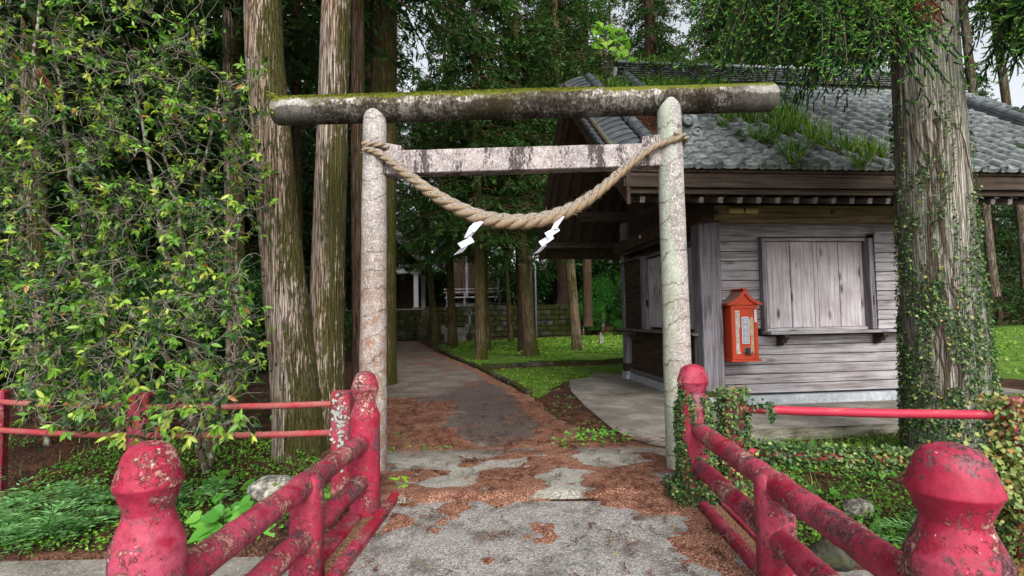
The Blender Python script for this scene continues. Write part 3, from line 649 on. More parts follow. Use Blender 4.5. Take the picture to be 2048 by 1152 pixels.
# ------------------------------------------------------------------ straw rope
rope_px = [(728, 297, 6), (752, 302, 7), (775, 318, 8), (800, 338, 9), (830, 361, 10.5), (860, 383, 12), (895, 405, 13), (930, 423, 14), (965, 436, 14.5), (1000, 442, 15), (1040, 444, 15), (1080, 440, 14.5), (1115, 430, 13.5), (1150, 415, 12.5), (1180, 396, 11.5), (1210, 372, 10), (1240, 345, 9), (1270, 319, 8), (1295, 300, 7), (1318, 288, 6.5), (1345, 279, 6.5), (1362, 274, 6.5)]
def tw(l): 
    l = np.asarray(l); c, s_ = math.cos(ta), math.sin(ta); return np.array([tc_[0] + l[0] * c - l[1] * s_, tc_[1] + l[0] * s_ + l[1] * c, l[2]])
pts = []; rad = []
for x, y, r in rope_px:
    off = -.17 if 790 < x < 1290 else -.15
    pts.append(tloc(x, y, off)); rad.append(r / FPX * 4.98)
pts = np.array(pts); rad = np.array(rad)
# wrap round the right and left posts
def resample(Pn, Rn, n):
    s_ = np.r_[0, np.cumsum(np.linalg.norm(np.diff(Pn, axis=0), axis=1))]; u_ = np.linspace(0, s_[-1], n)
    # smooth by cubic (Catmull-Rom through numpy interp of dense Chaikin)
    Q = Pn.copy(); Rr = Rn.copy()
    for _ in range(3):
        Q = np.concatenate([Q[:1], np.stack([.75 * Q[:-1] + .25 * Q[1:], .25 * Q[:-1] + .75 * Q[1:]], 1).reshape(-1, Q.shape[1]), Q[-1:]])
        Rr = np.concatenate([Rr[:1], np.stack([.75 * Rr[:-1] + .25 * Rr[1:], .25 * Rr[:-1] + .75 * Rr[1:]], 1).ravel(), Rr[-1:]])
    s_ = np.r_[0, np.cumsum(np.linalg.norm(np.diff(Q, axis=0), axis=1))]; u_ = np.linspace(0, s_[-1], n)
    return np.stack([np.interp(u_, s_, Q[:, k]) for k in range(3)], 1), np.interp(u_, s_, Rr), u_
rope = empty('straw_rope', tuple(tc_) + (0,), ta); tag(rope, 'thick twisted straw rope sagging between the two torii posts', 'rope')
PR, RR, S = resample(pts, rad, 520)
def twisted(PR, RR, S, pitch, strands, name='strand', nsd=10, seed=0):
    T, X, Y = frames(PR); r_ = np.random.RandomState(seed)
    # pitch grows with the radius, so integrate the phase
    ph = np.r_[0, np.cumsum(np.diff(S) / (pitch * (RR[1:] / RR.max()) ** .75))] * 2 * math.pi
    for q in range(strands):
        a = -ph + 2 * math.pi * q / strands; C = PR + (RR * .50)[:, None] * (np.cos(a)[:, None] * X + np.sin(a)[:, None] * Y)
        V, Fq = tube_arrays(C, RR * .60, nsd); V = V + .0022 * (np.stack([vnoise(V[:, 0] * 90, V[:, 1] * 90, V[:, 2] * 90, 3 + q)] * 3, 1) - .5) * 2
        link_mesh(name, np_mesh(name, V, Fq, None, True), M['rope'], rope)
twisted(PR, RR, S, .40, 3, seed=1)
def loop(cx, cz, r, a0_, a1_, rise, n=60, rr=.028, cy=-.02):
    a = np.linspace(a0_, a1_, n); return np.stack([cx + r * np.cos(a), cy + r * np.sin(a), cz + rise * np.linspace(0, 1, n)], 1), np.full(n, rr)
for (pxx, pyy, a0_, a1_, rise, cx0) in ((748, 297, -2.0, 3.0, -.01, 0), (1341, 279, -1.6, 4.1, -.06, 0)):
    c = tloc(pxx, pyy, -.02); Pq, Rq = loop(c[0], c[2] + .0, .148, a0_, a1_, rise); Sq = np.r_[0, np.cumsum(np.linalg.norm(np.diff(Pq, axis=0), axis=1))]
    twisted(Pq, Rq, Sq, .16, 2, 'wrap_strand', 8, 4)
# frayed fibres
n_ = 1900; ii = rs.randint(10, 510, n_); O_ = PR[ii] + nrm(rs.normal(0, 1, (n_, 3))) * (RR[ii] * 1.02)[:, None]; T, X, Y = frames(PR)
lv = Leaves(); lv.add(LEAF2, O_, T[ii] + nrm(O_ - PR[ii]) * .5 + rs.normal(0, .35, (n_, 3)), rs.normal(0, 1, (n_, 3)), rs.uniform(.015, .06, n_), .0016, rs.rand(n_))
M['straw'] = leafmat('straw', [(0, lin('#a08868')), (1, lin('#d0ba94'))], .2, .8, .2); lv.build('loose_fibre', M['straw'], rope, 'stuff')
# folded paper streamers, each traced as four folded panels
def shide(pan, label, seed):
    root = None; mb = MB(); off = -.235; base = tloc(*pan[0][0], off)
    for q, quad in enumerate(pan):
        L_ = [tloc(x, y, off + .045 * ((j in (1, 2)) != (q % 2 == 0))) - base for j, (x, y) in enumerate(quad)]
        n3 = nrm(np.cross(L_[1] - L_[0], L_[3] - L_[0])) * .0012
        mb.add([p + n3 for p in L_] + [p - n3 for p in L_], [(0, 1, 2, 3), (7, 6, 5, 4), (0, 4, 5, 1), (1, 5, 6, 2), (2, 6, 7, 3), (3, 7, 4, 0)])
    o = mb.build('paper_streamer', M['paper']); o.location = tw(base); o.rotation_euler = (0, 0, ta)
    tag(o, label, 'paper streamer', 'white zigzag paper streamers hanging from the straw rope')
shide([[(956, 437), (967, 445), (948, 465), (937, 456)], [(937, 457), (955, 459), (941, 475), (928, 476)], [(915, 487), (942, 473), (949, 484), (923, 497)], [(923, 496), (936, 492), (925, 504), (908, 510)]], 'white zigzag paper streamer hanging under the left half of the rope', 1)
shide([[(1116, 432), (1129, 433), (1113, 458), (1102, 459)], [(1089, 466), (1114, 452), (1120, 461), (1096, 477)], [(1077, 483), (1104, 467), (1108, 477), (1084, 494)], [(1084, 493), (1094, 490), (1080, 504), (1069, 507)]], 'white zigzag paper streamer hanging near the shrine office roof', 2)

# ================================================================== RED RAILINGS
def knob_profile(k, zt, zb=-.25):
    p = [(0.004, 0), (.03, -.004), (.06, -.02), (.076, -.045), (.0905, -.095), (.1005, -.135), (.1015, -.142), (.096, -.152), (.074, -.215), (.0715, -.232), (.080, -.262), (.100, -.318), (.1065, -.335), (.1075, -.345), (.108, -.45), (.109, -.8)]
    return [(r * k, zt + z * (k ** .35)) for r, z in p][::-1] if False else [(.109 * k, zb)] + [(r * k, zt + z) for r, z in p][::-1]
def railing(name, X, yn, ym, yf, k, label, mat, mm):
    root = empty(name, (0, 0, 0), -BA); tag(root, label, 'railing')
    rs = np.random.RandomState(int(abs(X) * 100))
    for y in (yn, yf):
        mb = MB().lathe([(r * 1.035, z) for r, z in knob_profile(k, 1.098 if k == 1 else 1.083)], 56)
        # finer rows on the shaft for an uneven skin
        o = mb.build('post', mat, root, True); V = [v for v in o.data.vertices]
        for v in V:
            d = 1 + .05 * (float(fbm(v.co.x * 9, v.co.y * 9, v.co.z * 7 + y, 5)) - .5); v.co.x *= d; v.co.y *= d
        o.location = (X, y, 0)
        mo = o.modifiers.new('edge', 'BEVEL'); mo.width = .003; mo.segments = 2; mo.limit_method = 'ANGLE'; mo.angle_limit = math.radians(17)
    o = MB().box((0, 0, .27), (.165 * (1 if k == 1 else 1.1), .15, .70), .03).build('post', mm, root, True); o.location = (X, ym, 0)
    for z, r in ((.57, .064), (.285, .062)):
        ptsr = [(X + rs.uniform(-.004, .004), y, z + rs.uniform(-.004, .004)) for y in np.linspace(yn + .0, yf, 40)]
        ptsr[0] = (X, yn, z)
        MB().tube(ptsr, [r * k ** .3 * (1 + rs.uniform(-.02, .02)) for _ in ptsr], 20).build('rail', mm, root, True)
    return root
rail_l = railing('bridge_railing', -1.31, 1.77, 3.02, 4.06, 1.0, 'crimson concrete railing with knobbed posts on the bridge side facing the bush', M['red'], M['red_pink'])
rail_r = railing('bridge_railing', 1.28, 1.72, 2.98, 4.40, 1.2, 'crimson concrete railing with an ivy-clad far post on the bridge side facing the building', M['red'], M['red_pink'])

# ------------------------------------------------------------------ side fences
def fence(pl, rails, label, rr, w=.155):
    root = empty('bank_fence', (pl[0][0], pl[0][1], 0)); tag(root, label, 'fence'); o0 = np.array([pl[0][0], pl[0][1], 0])
    for (x, y, zt, ang) in pl:
        o = MB().box((0, 0, (zt - .5) / 2), (w, w * .8, zt + .5), .014).build('post', M['red_worn'], root); o.location = (x - o0[0], y - o0[1], 0); o.rotation_euler = (0, 0, ang)
    for (a, b, mt) in rails:
        a = np.array(a) - o0; b = np.array(b) - o0; n_ = 30; r_ = np.random.RandomState(4)
        pp_ = [tuple(a + (b - a) * t + np.array([0, 0, -.010 * math.sin(math.pi * t) + r_.uniform(-.001, .001)])) for t in np.linspace(0, 1, n_)]
        MB().tube(pp_, rr, 12).build('rail', mt, root, True)
    return root
m = MT('rail_faded'); p = m.jit(m.co(), 5); c = m.mix(m.thr(m.noise(m.map(p, (3, 6, 6)), 1, 6, .7), .4, .65), lin('#94323a'), lin('#8a6257')); c = m.mix(m.thr(m.noise(p, 60, 3), .56, .66), c, lin('#7c3f40'))
M['rail_faded'] = m.simple(c, .75, .25, m.bump(m.noise(p, 50, 4), .4, .003))
m = MT('rail_bright'); p = m.jit(m.co(), 5); c = m.mix(m.thr(m.noise(m.map(p, (2, 8, 8)), 1, 6, .7), .5, .7), lin('#a5283e'), lin('#a5706a'))
M['rail_bright'] = m.simple(c, .6, .3, m.bump(m.noise(p, 50, 4), .4, .003))
fence([(-1.42, 4.42, .905, 0), (-3.13, 4.48, .905, .25), (-4.74, 4.90, .90, .3)],
      [((-1.45, 4.42, .80), (-3.11, 4.46, .795), M['rail_faded']), ((-1.45, 4.42, .565), (-3.11, 4.46, .56), M['rail_faded']),
       ((-3.16, 4.46, .795), (-4.78, 4.90, .80), M['rail_faded']), ((-3.16, 4.46, .56), (-4.78, 4.90, .545), M['rail_faded']),
       ((-4.85, 4.90, .80), (-6.6, 5.6, .80), M['rail_faded']), ((-4.85, 4.90, .545), (-6.6, 5.6, .545), M['rail_faded'])],
      'faded red fence of two round rails on square posts in front of the leafy bush', .026)
lr = np.random.RandomState(6); n_ = 85; lz = np.clip(lr.choice([.82, .70, .66, .5, .35], n_) + lr.normal(0, .05, n_), .1, .88); O_ = np.stack([-1.42 + np.clip(lr.normal(0, .03, n_), -.07, .07), np.full(n_, 4.42 - .064 - .004) - lr.uniform(0, .004, n_), lz], 1)
lv = Leaves(); lv.add(LEAF6, O_, lr.normal(0, 1, (n_, 3)) * (1, 0, 1), (0, -1, 0), lr.uniform(.012, .04, n_), lr.uniform(.012, .035, n_), lr.rand(n_))
M['lichen'] = leafmat('lichen', [(0, lin('#838b84')), (1, lin('#aab1aa'))], 0, .9, .1); tag(lv.build('post_lichen', M['lichen']), 'white lichen rosettes on the fence post beside the left torii post', 'lichen', kind='stuff')
fr = fence([(1.83, 4.5, .82, 0), (3.72, 3.98, .825, -.1), (5.9, 3.5, .82, -.1)],
      [((1.83, 4.5, .69), (3.72, 3.98, .70), M['rail_bright']), ((1.83, 4.5, .335), (3.72, 3.98, .33), M['rail_bright']),
       ((3.72, 3.98, .70), (5.9, 3.5, .70), M['rail_bright']), ((3.72, 3.98, .33), (5.9, 3.5, .33), M['rail_bright'])],
      'pinkish red fence with ivy on its posts and lower rail in front of the building', .035)

# ================================================================== SHRINE OFFICE (wooden building)
BO = gz(1420, 806); BANG = math.atan2(114, 1060)
ofc = empty('shrine_office', (BO[0], BO[1], 0), BANG); tag(ofc, 'weathered wooden shrine office with grey tiled gable roof and closed shutters', 'building')
rs = np.random.RandomState(11)
W_H, W_V = M['wood_h'], M['wood_v']
LEN, DEP = 4.75, 4.05
def part(name, c, sz, mat, b=.006, parent=ofc, R=None, smooth=False):
    """part whose mesh sits round its own centre, placed at c"""
    o = MB().box((0, 0, 0), sz, b, R).build(name, mat, parent, smooth); o.location = c; return o
_cache = {}
def piece(name, c, sz, mat, b=.005, rot=None, parent=ofc):
    key = (name, tuple(round(s, 3) for s in sz), b, mat.name)
    if key in _cache: o = inst(_cache[key], c, rot or (0, 0, 0), parent=parent)
    else:
        o = MB().box((0, 0, 0), sz, b).build(name, mat, parent); o.location = c; _cache[key] = o
        if rot: o.rotation_euler = rot
    return o
ZG = -.12
# footing
part('footing', (LEN / 2 + .1, .02, (ZG + .10) / 2 - .02), (LEN - .1, .14, .24), M['foundation'], .01)
part('footing', (.0, DEP / 2, (ZG + .11) / 2 - .02), (.13, DEP - .3, .24), M['foundation'], .01)
mb = MB().prism([(-.19, -.14), (.19, -.14), (.15, .13), (-.15, .13)], 'y', -.17, .17); o = mb.build('post_stone', M['foundation'], ofc); o.location = (.03, DEP, 0)
mb = MB().prism([(-.22, -.14), (.22, -.14), (.19, .12), (-.19, .12)], 'y', -.2, .2); o = mb.build('post_stone', M['foundation'], ofc); o.location = (.02, 0, 0)
# corner posts
part('corner_post', (.02, 0, 1.6), (.36, .34, 2.80), M['wood_post'], .02)
part('post_shoe', (.02, 0, .16), (.38, .36, .10), M['mossy_stone'], .01)
part('corner_post', (.0, DEP, 1.92), (.24, .24, 3.58), M['wood_post'], .012)
part('post_shoe', (.0, DEP, .22), (.255, .255, .20), M['wood_dark_z'], .01)
part('corner_post', (LEN, 0, 1.6), (.24, .24, 2.8), M['wood_post'], .012)
# wall core behind the boards
part('wall_core', (LEN / 2, .115, 1.72), (LEN - .05, .06, 3.3), M['black'], 0)  # black core puts shadow into the gaps between the front boards
part('wall_core', (.085, DEP / 2, 1.72), (.06, DEP - .1, 3.3), M['wood_dark_y'], 0)
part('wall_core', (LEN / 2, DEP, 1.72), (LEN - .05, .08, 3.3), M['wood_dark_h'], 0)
part('wall_core', (LEN - .04, DEP / 2, 1.72), (.06, DEP - .1, 3.3), M['wood_dark_y'], 0)
# front siding, every board its own piece
def siding(x0, x1, z0, z1, pitch, mat, v=.055):
    z = z0
    while z < z1 - .03:
        h = min(pitch, z1 - z); rr = rs.uniform(-.01, .01)
        o = piece('plank', ((x0 + x1) / 2 + rs.uniform(-.002, .002), v + rs.uniform(-.003, .003), z + h / 2), (x1 - x0, .022, h - .012), mat, .005, (math.radians(5), 0, rs.uniform(-.0008, .0008))); z += pitch
siding(.20, LEN - .13, .12, 1.085, .161, W_H)
siding(.20, .985, 1.20, 2.86, .166, W_H)
part('plank', (2.45, .05, 2.87), (4.5, .03, .19), W_H, .005)
part('plank', (2.45, .045, 2.99), (4.5, .035, .05), W_H, .005)
# long sill, brackets
part('sill', (2.83, -.09, 1.135), (3.70, .30, .045), W_H, .006)
part('sill_rail', (1.96, .02, 1.185), (1.95, .10, .055), W_H, .006)
def bracket(x, v, ang, mat):
    pr_ = [(0, 0), (-.24, 0), (-.25, -.04), (-.22, -.075), (-.18, -.075), (-.17, -.11), (-.13, -.15), (-.08, -.15), (-.06, -.19), (0, -.2)]
    o = MB().prism(pr_, 'x', -.045, .045).build('bracket', mat, ofc); o.location = (x, v, 1.11); o.rotation_euler = (0, 0, ang); return o
for x in (1.28, 3.06, 4.3): bracket(x, .03, 0, M['wood_dark_z'])
# window: frame, two sliding shutters of two boards each
part('window_frame', (1.005, -.005, 1.96), (.05, .13, 1.56), M['wood_post'], .005)
part('window_frame', (2.93, -.03, 1.95), (.085, .20, 1.56), M['wood_post'], .005)
part('window_frame', (1.96, -.0, 2.715), (1.86, .12, .055), W_H, .005)
for (xa, xb, vv) in ((1.04, 2.00, .012), (1.98, 2.885, .038)):
    sh = part('shutter', ((xa + xb) / 2, vv + .012, 1.95), (xb - xa, .012, 1.47), M['wood_dark_z'], .002)
    xw = (xb - xa); n_ = 2; stile = .055
    part('stile', (-xw / 2 + stile / 2, -.012, 0), (stile, .03, 1.47), W_V, .004, sh)
    part('stile', (xw / 2 - stile / 2, -.012, 0), (stile, .03, 1.47), W_V, .004, sh)
    bw = (xw - 2 * stile) / 2
    for q in range(2):
        o = part('board', (-xw / 2 + stile + bw * (q + .5), -.018, 0), (bw - .012, .020, 1.465), W_V, .004, sh)
# shutter housing on the right with its own boards
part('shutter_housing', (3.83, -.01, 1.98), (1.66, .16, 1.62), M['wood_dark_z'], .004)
z = 1.165
while z < 2.74:
    piece('plank', (3.83, -.105 + rs.uniform(-.002, .002), z + .08), (1.64, .022, .152), W_H, .005, (math.radians(5), 0, 0)); z += .164
part('housing_cap', (3.83, -.06, 2.81), (1.70, .24, .035), W_H, .005)
part('finger_hole', (2.93, -.132, 1.66), (.03, .006, .16), M['black'], .002)
# head beams
part('head_beam', (2.42, -.12, 3.145), (4.95, .20, .245), M['wood_beam'], .008)
part('head_beam_lip', (2.45, -.09, 3.01), (4.5, .14, .022), M['wood_beam'], .003)
part('head_beam', (-.12, DEP / 2 - .05, 3.11), (.20, DEP + .75, .27), M['wood_dark_y'], .008)
part('head_beam_lip', (-.09, DEP / 2, 2.93), (.14, DEP - .2, .07), M['wood_dark_y'], .003)
def flower(x, v, z, ang, petals=8, r=.055, mat=None):
    mb = MB()
    for q in range(petals):
        a = q * 2 * math.pi / petals; mb.lathe([(.002, -.012), (.014, -.010), (.018, 0), (.012, .012), (.002, .014)], 8, (r * .6 * math.cos(a), 0, 0))
        for i_ in range(len(mb.v) - 40, len(mb.v)):
            X_, Y_, Z_ = mb.v[i_]; mb.v[i_] = (X_, Y_, Z_ + r * .6 * math.sin(a))
    mb.lathe([(.002, -.018), (.02, -.015), (.022, 0), (.02, .015), (.002, .018)], 10)
    o = mb.build('nail_cover', mat or M['wood_grey_y'], ofc, True); o.location = (x, v, z); o.rotation_euler = (0, 0, ang); return o
flower(.12, -.225, 3.14, 0); flower(-.225, .25, 3.12, math.pi / 2); flower(2.18, -.225, 3.15, 0, 6, .04)
flower(-.225, 2.45, 3.14, math.pi / 2, 6, .04, M['white']); flower(-.10, DEP + .26, 3.12, 0, 6, .04)
# security lamp on the beam
lp = empty('security_lamp', (BO[0], BO[1], 0), BANG); tag(lp, 'cream tube lamp with black band fixed to the head beam above the offertory box', 'lamp')
def lamp_tube(nm, x0, x1, r, mat):
    o = MB().tube([(x, 0, 0) for x in (x0, x0 + .01, x1 - .01, x1)], [r * .85, r, r, r * .85], 16).build(nm, mat, lp, True); o.location = (0, -.285, 3.165); return o
lamp_tube('tube', .30, .80, .05, M['cream']); lamp_tube('band', .535, .575, .054, M['black'])
o = MB().box((.555, -.24, 3.15), (.05, .05, .06), .005).build('bracket', M['black'], lp)

# left side wall
def siding_y(y0, y1, z0, z1, pitch, mat, u=.03):
    z = z0
    while z < z1 - .03:
        h = min(pitch, z1 - z)
        piece('plank', (u + rs.uniform(-.003, .003), (y0 + y1) / 2, z + h / 2), (.022, y1 - y0, h + .004), mat, .004, (0, math.radians(-3.5), 0)); z += pitch
part('shutter_housing', (.0, 3.42, 1.95), (.16, 1.22, 1.56), M['wood_dark_y'], .004)
z = 1.165
while z < 2.66:
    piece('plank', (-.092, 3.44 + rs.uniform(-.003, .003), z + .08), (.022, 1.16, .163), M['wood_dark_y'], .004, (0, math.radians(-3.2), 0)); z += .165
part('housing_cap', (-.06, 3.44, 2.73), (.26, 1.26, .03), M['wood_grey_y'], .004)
part('window_frame', (-.03, 2.72, 1.95), (.18, .16, 1.60), M['wood_post'], .006)
part('finger_hole', (-.04, 2.655, 1.72), (.05, .06, .16), M['black'], .002)
part('window_frame', (-.02, 1.5, 2.72), (.12, 2.5, .06), M['wood_grey_y'], .004)
for (ya, yb) in ((.22, 1.42), (1.40, 2.64)):
    sh = part('shutter', (.03, (ya + yb) / 2, 1.94), (.012, yb - ya, 1.47), M['wood_dark_z'], .002)
    for q in range(3):
        bw = (yb - ya) / 3; part('board', (-.018, -(yb - ya) / 2 + bw * (q + .5), 0), (.02, bw - .006, 1.465), W_V, .003, sh)
part('sill', (-.10, 2.08, 1.135), (.34, 4.2, .045), M['wood_grey_y'], .006)
for y in (3.62, 1.2):
    o = bracket(.02, y, -math.pi / 2, M['wood_grey_y'])
for (ya, yb) in ((.2, 2.05), (2.1, 3.88)):
    piece('panel', (.02, (ya + yb) / 2, .62), (.03, yb - ya, .96), M['wood_dark_y'], .004)
part('floor_rail', (-.01, 2.04, .15), (.08, 3.7, .075), M['wood_grey_y'], .005)
siding_y(.2, 3.9, 2.74, 2.92, .17, M['wood_dark_y'])

# ---------------- roof geometry
SL = .75; TH = math.atan(SL); VE, ZE = -1.6, 3.535; VR = 2.22; ZR = ZE + SL * (VR - VE); VB = 2 * VR - VE
U0, U1 = -1.88, 7.25
def roofz(v): return ZE + SL * (v - VE) if v < VR else ZR - SL * (v - VR)
ct, st_ = math.cos(TH), math.sin(TH)
def slab_board(name, u0, u1, va, vb, dz, th, mat):
    za, zb = roofz(va) + dz, roofz(vb) + dz
    return MB().prism([(va, za), (vb, zb), (vb, zb - th), (va, za - th)], 'x', u0, u1).build(name, mat, ofc)
slab_board('roof_deck', U0 + .04, U1, VE + .02, VR, -.05, .045, M['mortar']); slab_board('roof_deck', U0 + .04, U1, VR, VB - .02, -.05, .045, M['mortar'])
slab_board('soffit', U0 + .06, U1 - .02, VE + .30, VR - .02, -.50, .02, M['soffit']); slab_board('soffit', U0 + .06, U1 - .02, VR + .02, VB - .04, -.50, .02, M['soffit'])
# barge boards at both gable ends
for uu, s_ in ((U0 + .05, 1), (U1 - .05, -1)):
    for (va, vb) in ((VE + .0, VR), (VR, VB)):
        slab_board('bargeboard', uu - .025, uu + .025, va, vb, -.055, .50, M['wood_dark_y'])
        slab_board('bargeboard_trim', uu - .045, uu - .025 if s_ > 0 else uu + .045, va, vb, -.055, .12, M['wood_dark_y'])
# gable wall in planks
for uu in (.02, LEN):
    x = .2
    while x < DEP - .1:
        zt = roofz(x) - .52; zt2 = roofz(x + .19) - .52
        if abs(x - VR) < .1: zt = zt2 = ZR - .6
        MB().prism([(x, 3.24), (x + .185, 3.24), (x + .185, zt2), (x, zt)], 'x', uu - .012, uu + .012).build('gable_plank', M['wood_dark_z'], ofc); x += .19
# fascia boards under the tiles
part('fascia', ((U0 + U1) / 2, VE + .06, 3.325), (U1 - U0, .05, .20), M['wood_dark_h'], .004)
part('fascia', ((U0 + U1) / 2, VE + .12, 3.185), (U1 - U0 - .1, .05, .075), M['wood_dark_h'], .004)
part('fascia_board', ((U0 + U1) / 2, VE + .035, 3.475), (U1 - U0, .05, .09), M['soffit'], .004)
part('fascia', ((U0 + U1) / 2, VB - .06, 3.30), (U1 - U0, .05, .24), M['wood_dark_h'], .004)
# purlins poking out under the gable
for (v, z, u0) in ((DEP, 3.86, -1.15), (0.0, 3.62, -1.15), (VR, ZR - .85, -1.2)):
    part('purlin', ((u0 + LEN) / 2, v, z), (LEN - u0, .18, .24), M['wood_dark_h'], .008)
part('outer_purlin', ((U0 + .1 + U1) / 2, VE + .52, 3.40), (U1 - U0 - .2, .16, .2), M['wood_dark_h'], .006)
part('outer_purlin', ((U0 + .1 + U1) / 2, VB - .55, 3.36), (U1 - U0 - .2, .14, .16), M['wood_dark_h'], .006)
# struts at the corner
MB().prism([(-.06, 3.10), (.06, 3.10), (-.98, 3.62), (-1.1, 3.62)][::1], 'x', -.14, -.04).build('strut', M['wood_dark_y'], ofc)
o = part('strut', (-.55, .02, 3.42), (1.15, .10, .12), M['wood_dark_h'], .005); o.rotation_euler = (0, math.radians(-24), 0)
# rafters
rlen_f = (VR - (VE + .28)) / ct; rf = None
for (va, vb, z_off, tl) in ((VE + .30, VR - .02, -.60, 1), (VR + .02, VB - .22, -.545, -1)):
    L_ = (vb - va) / ct; proto = None; u = U0 + .16
    while u < U1 - .1:
        vm = (va + vb) / 2; c = (u, vm, roofz(vm) + z_off + (.0 if tl > 0 else .0))
        if proto is None: proto = MB().box((0, 0, 0), (.055, L_, .075), .004).build('rafter', M['soffit'], ofc); proto.location = c; proto.rotation_euler = (TH * tl, 0, 0)
        else: inst(proto, c, parent=ofc)
        u += .285
# rafter tail ends in lighter grey wood under the front eave
_m = M['wood_grey_y']; proto = None; u = U0 + .3
while u < U1 - .2:
    c = (u, VE + .40, 3.135)
    if proto is None: proto = MB().box((0, 0, 0), (.075, .5, .085), .006).build('rafter_tail', M['wood_grey_y'], ofc); proto.location = c; proto.rotation_euler = (math.radians(14), 0, 0)
    else: inst(proto, c, parent=ofc)
    u += .285
# battens on the rear rafters seen from below
for k in range(9):
    v = VR + .3 + k * .42; part('batten', ((U0 + U1) / 2, v, roofz(v) - .487), (U1 - U0 - .2, .05, .03), M['soffit'], .003).rotation_euler = (-TH, 0, 0)

# ---------------- tiles
PT, EX = .31, .272
def tile_mesh(name, eave=False, L_=.335):
    prof = []                                    # (x, z) across: pan then roll
    for k in range(7): t = k / 6; prof.append((-.155 + .222 * t, .006 - .014 * math.sin(math.pi * t)))
    for k in range(6): a = math.pi * (1 - k / 5); prof.append((.108 + .047 * math.cos(a), .004 + .072 * math.sin(a)))
    n = len(prof); th = .016; mb = MB()
    def row(y, dz): return [(x, y, z + dz) for x, z in prof]
    # y runs up the slope; lower edge (front) at y=0
    mb.add(row(0, .034) + row(L_, .000) + row(0, .034 - th - .006 - (.035 if eave else 0)), [(k, k + 1, n + k + 1, n + k) for k in range(n - 1)] + [(2 * n + k, 2 * n + k + 1, k + 1, k) for k in range(n - 1)])
    mb.add([(-.155, 0, .044), (-.155, L_, .014), (-.155, L_, -.006), (-.155, 0, .022)], [(0, 1, 2, 3)])
    mb.add([(.156, 0, .042), (.156, L_, .012), (.156, L_, -.006), (.156, 0, .012)], [(3, 2, 1, 0)])
    if eave:
        c = (.108, 0, .030); q = 14
        V = [(c[0] + .056 * math.cos(2 * math.pi * k / q), -.022, c[2] + .056 * math.sin(2 * math.pi * k / q)) for k in range(q)]
        V2_ = [(x, .03, z) for x, y, z in V]; V3 = [(c[0] + (x - c[0]) * .72, -.022, c[2] + (z - c[2]) * .72) for x, y, z in V]; V4 = [(x, -.014, z) for x, y, z in V3]
        mb.add(V + V2_ + V3 + V4, [(k, (k + 1) % q, q + (k + 1) % q, q + k) for k in range(q)] + [(k, 2 * q + k, 2 * q + (k + 1) % q, (k + 1) % q) for k in range(q)] + [(2 * q + k, 3 * q + k, 3 * q + (k + 1) % q, 2 * q + (k + 1) % q) for k in range(q)] + [tuple(3 * q + k for k in range(q))])
    return mb
def tpos(u, s_):  # point s_ metres up the front slope
    return (u, VE - .06 + s_ * ct, ZE + SL * -.06 + s_ * st_)
cols_u = [U0 + .62 + .31 * k for k in range(28)]
cols_u = [-.36 + PT * k for k in range(25) if -.36 + PT * k < U1 - .1]
SLEN = (VR - VE) / ct + .06; nrow = int(SLEN / EX)
cols_u = [cols_u[0] - 2 * PT, cols_u[0] - PT] + cols_u
tiles = [(r, c) for r in range(nrow) for c in range(len(cols_u)) if c > 1 or r < 5]
proto_e = tile_mesh('eave_tile', True).build('eave_tile', M['tile'], ofc, False); proto_t = tile_mesh('roof_tile').build('roof_tile', M['tile'], ofc, False)
for pmsh in (proto_e, proto_t): pmsh.data.polygons.foreach_set('use_smooth', np.ones(len(pmsh.data.polygons), bool)); pmsh.data.set_sharp_from_angle(angle=math.radians(35))
first = {True: True, False: True}; cnt = 0; rest = MB(); tv = tile_mesh('x')
for r, c in tiles:
    u = cols_u[c]; p_ = tpos(u, r * EX); e = r == 0; rot = (TH + rs.uniform(-.006, .006), rs.uniform(-.006, .006), rs.uniform(-.006, .006)); loc = (p_[0] + rs.uniform(-.003, .003), p_[1] + rs.uniform(-.006, .006), p_[2] + rs.uniform(-.003, .003))
    if cnt < 298:
        src = proto_e if e else proto_t
        if first[e]: src.location = loc; src.rotation_euler = rot; first[e] = False
        else: inst(src, loc, rot, parent=ofc)
        cnt += 1
    else:
        Rm = Euler(rot).to_matrix(); rest.add([tuple(Rm @ Vector(v) + Vector(loc)) for v in tv.v], tv.f)
o = rest.build('roof_tile', M['tile'], ofc, False); o.data.polygons.foreach_set('use_smooth', np.ones(len(o.data.polygons), bool)); o.data.set_sharp_from_angle(angle=math.radians(35)); o['kind'] = 'stuff'
# rear slope: tiles seen only from elsewhere, one joined part
rear = MB()
for r in range(nrow):
    for c in range(28):
        u = U0 + .3 + .31 * c; Rm = Euler((-TH, 0, 0)).to_matrix() @ Euler((0, 0, math.pi)).to_matrix()
        loc = Vector((u, VB + .06 - r * EX * ct, ZE - SL * .06 + r * EX * st_)); rear.add([tuple(Rm @ Vector((v[0], v[1], v[2])) + loc) for v in tv.v], tv.f)
o = rear.build('rear_roof_tile', M['tile'], ofc, False); o['kind'] = 'stuff'

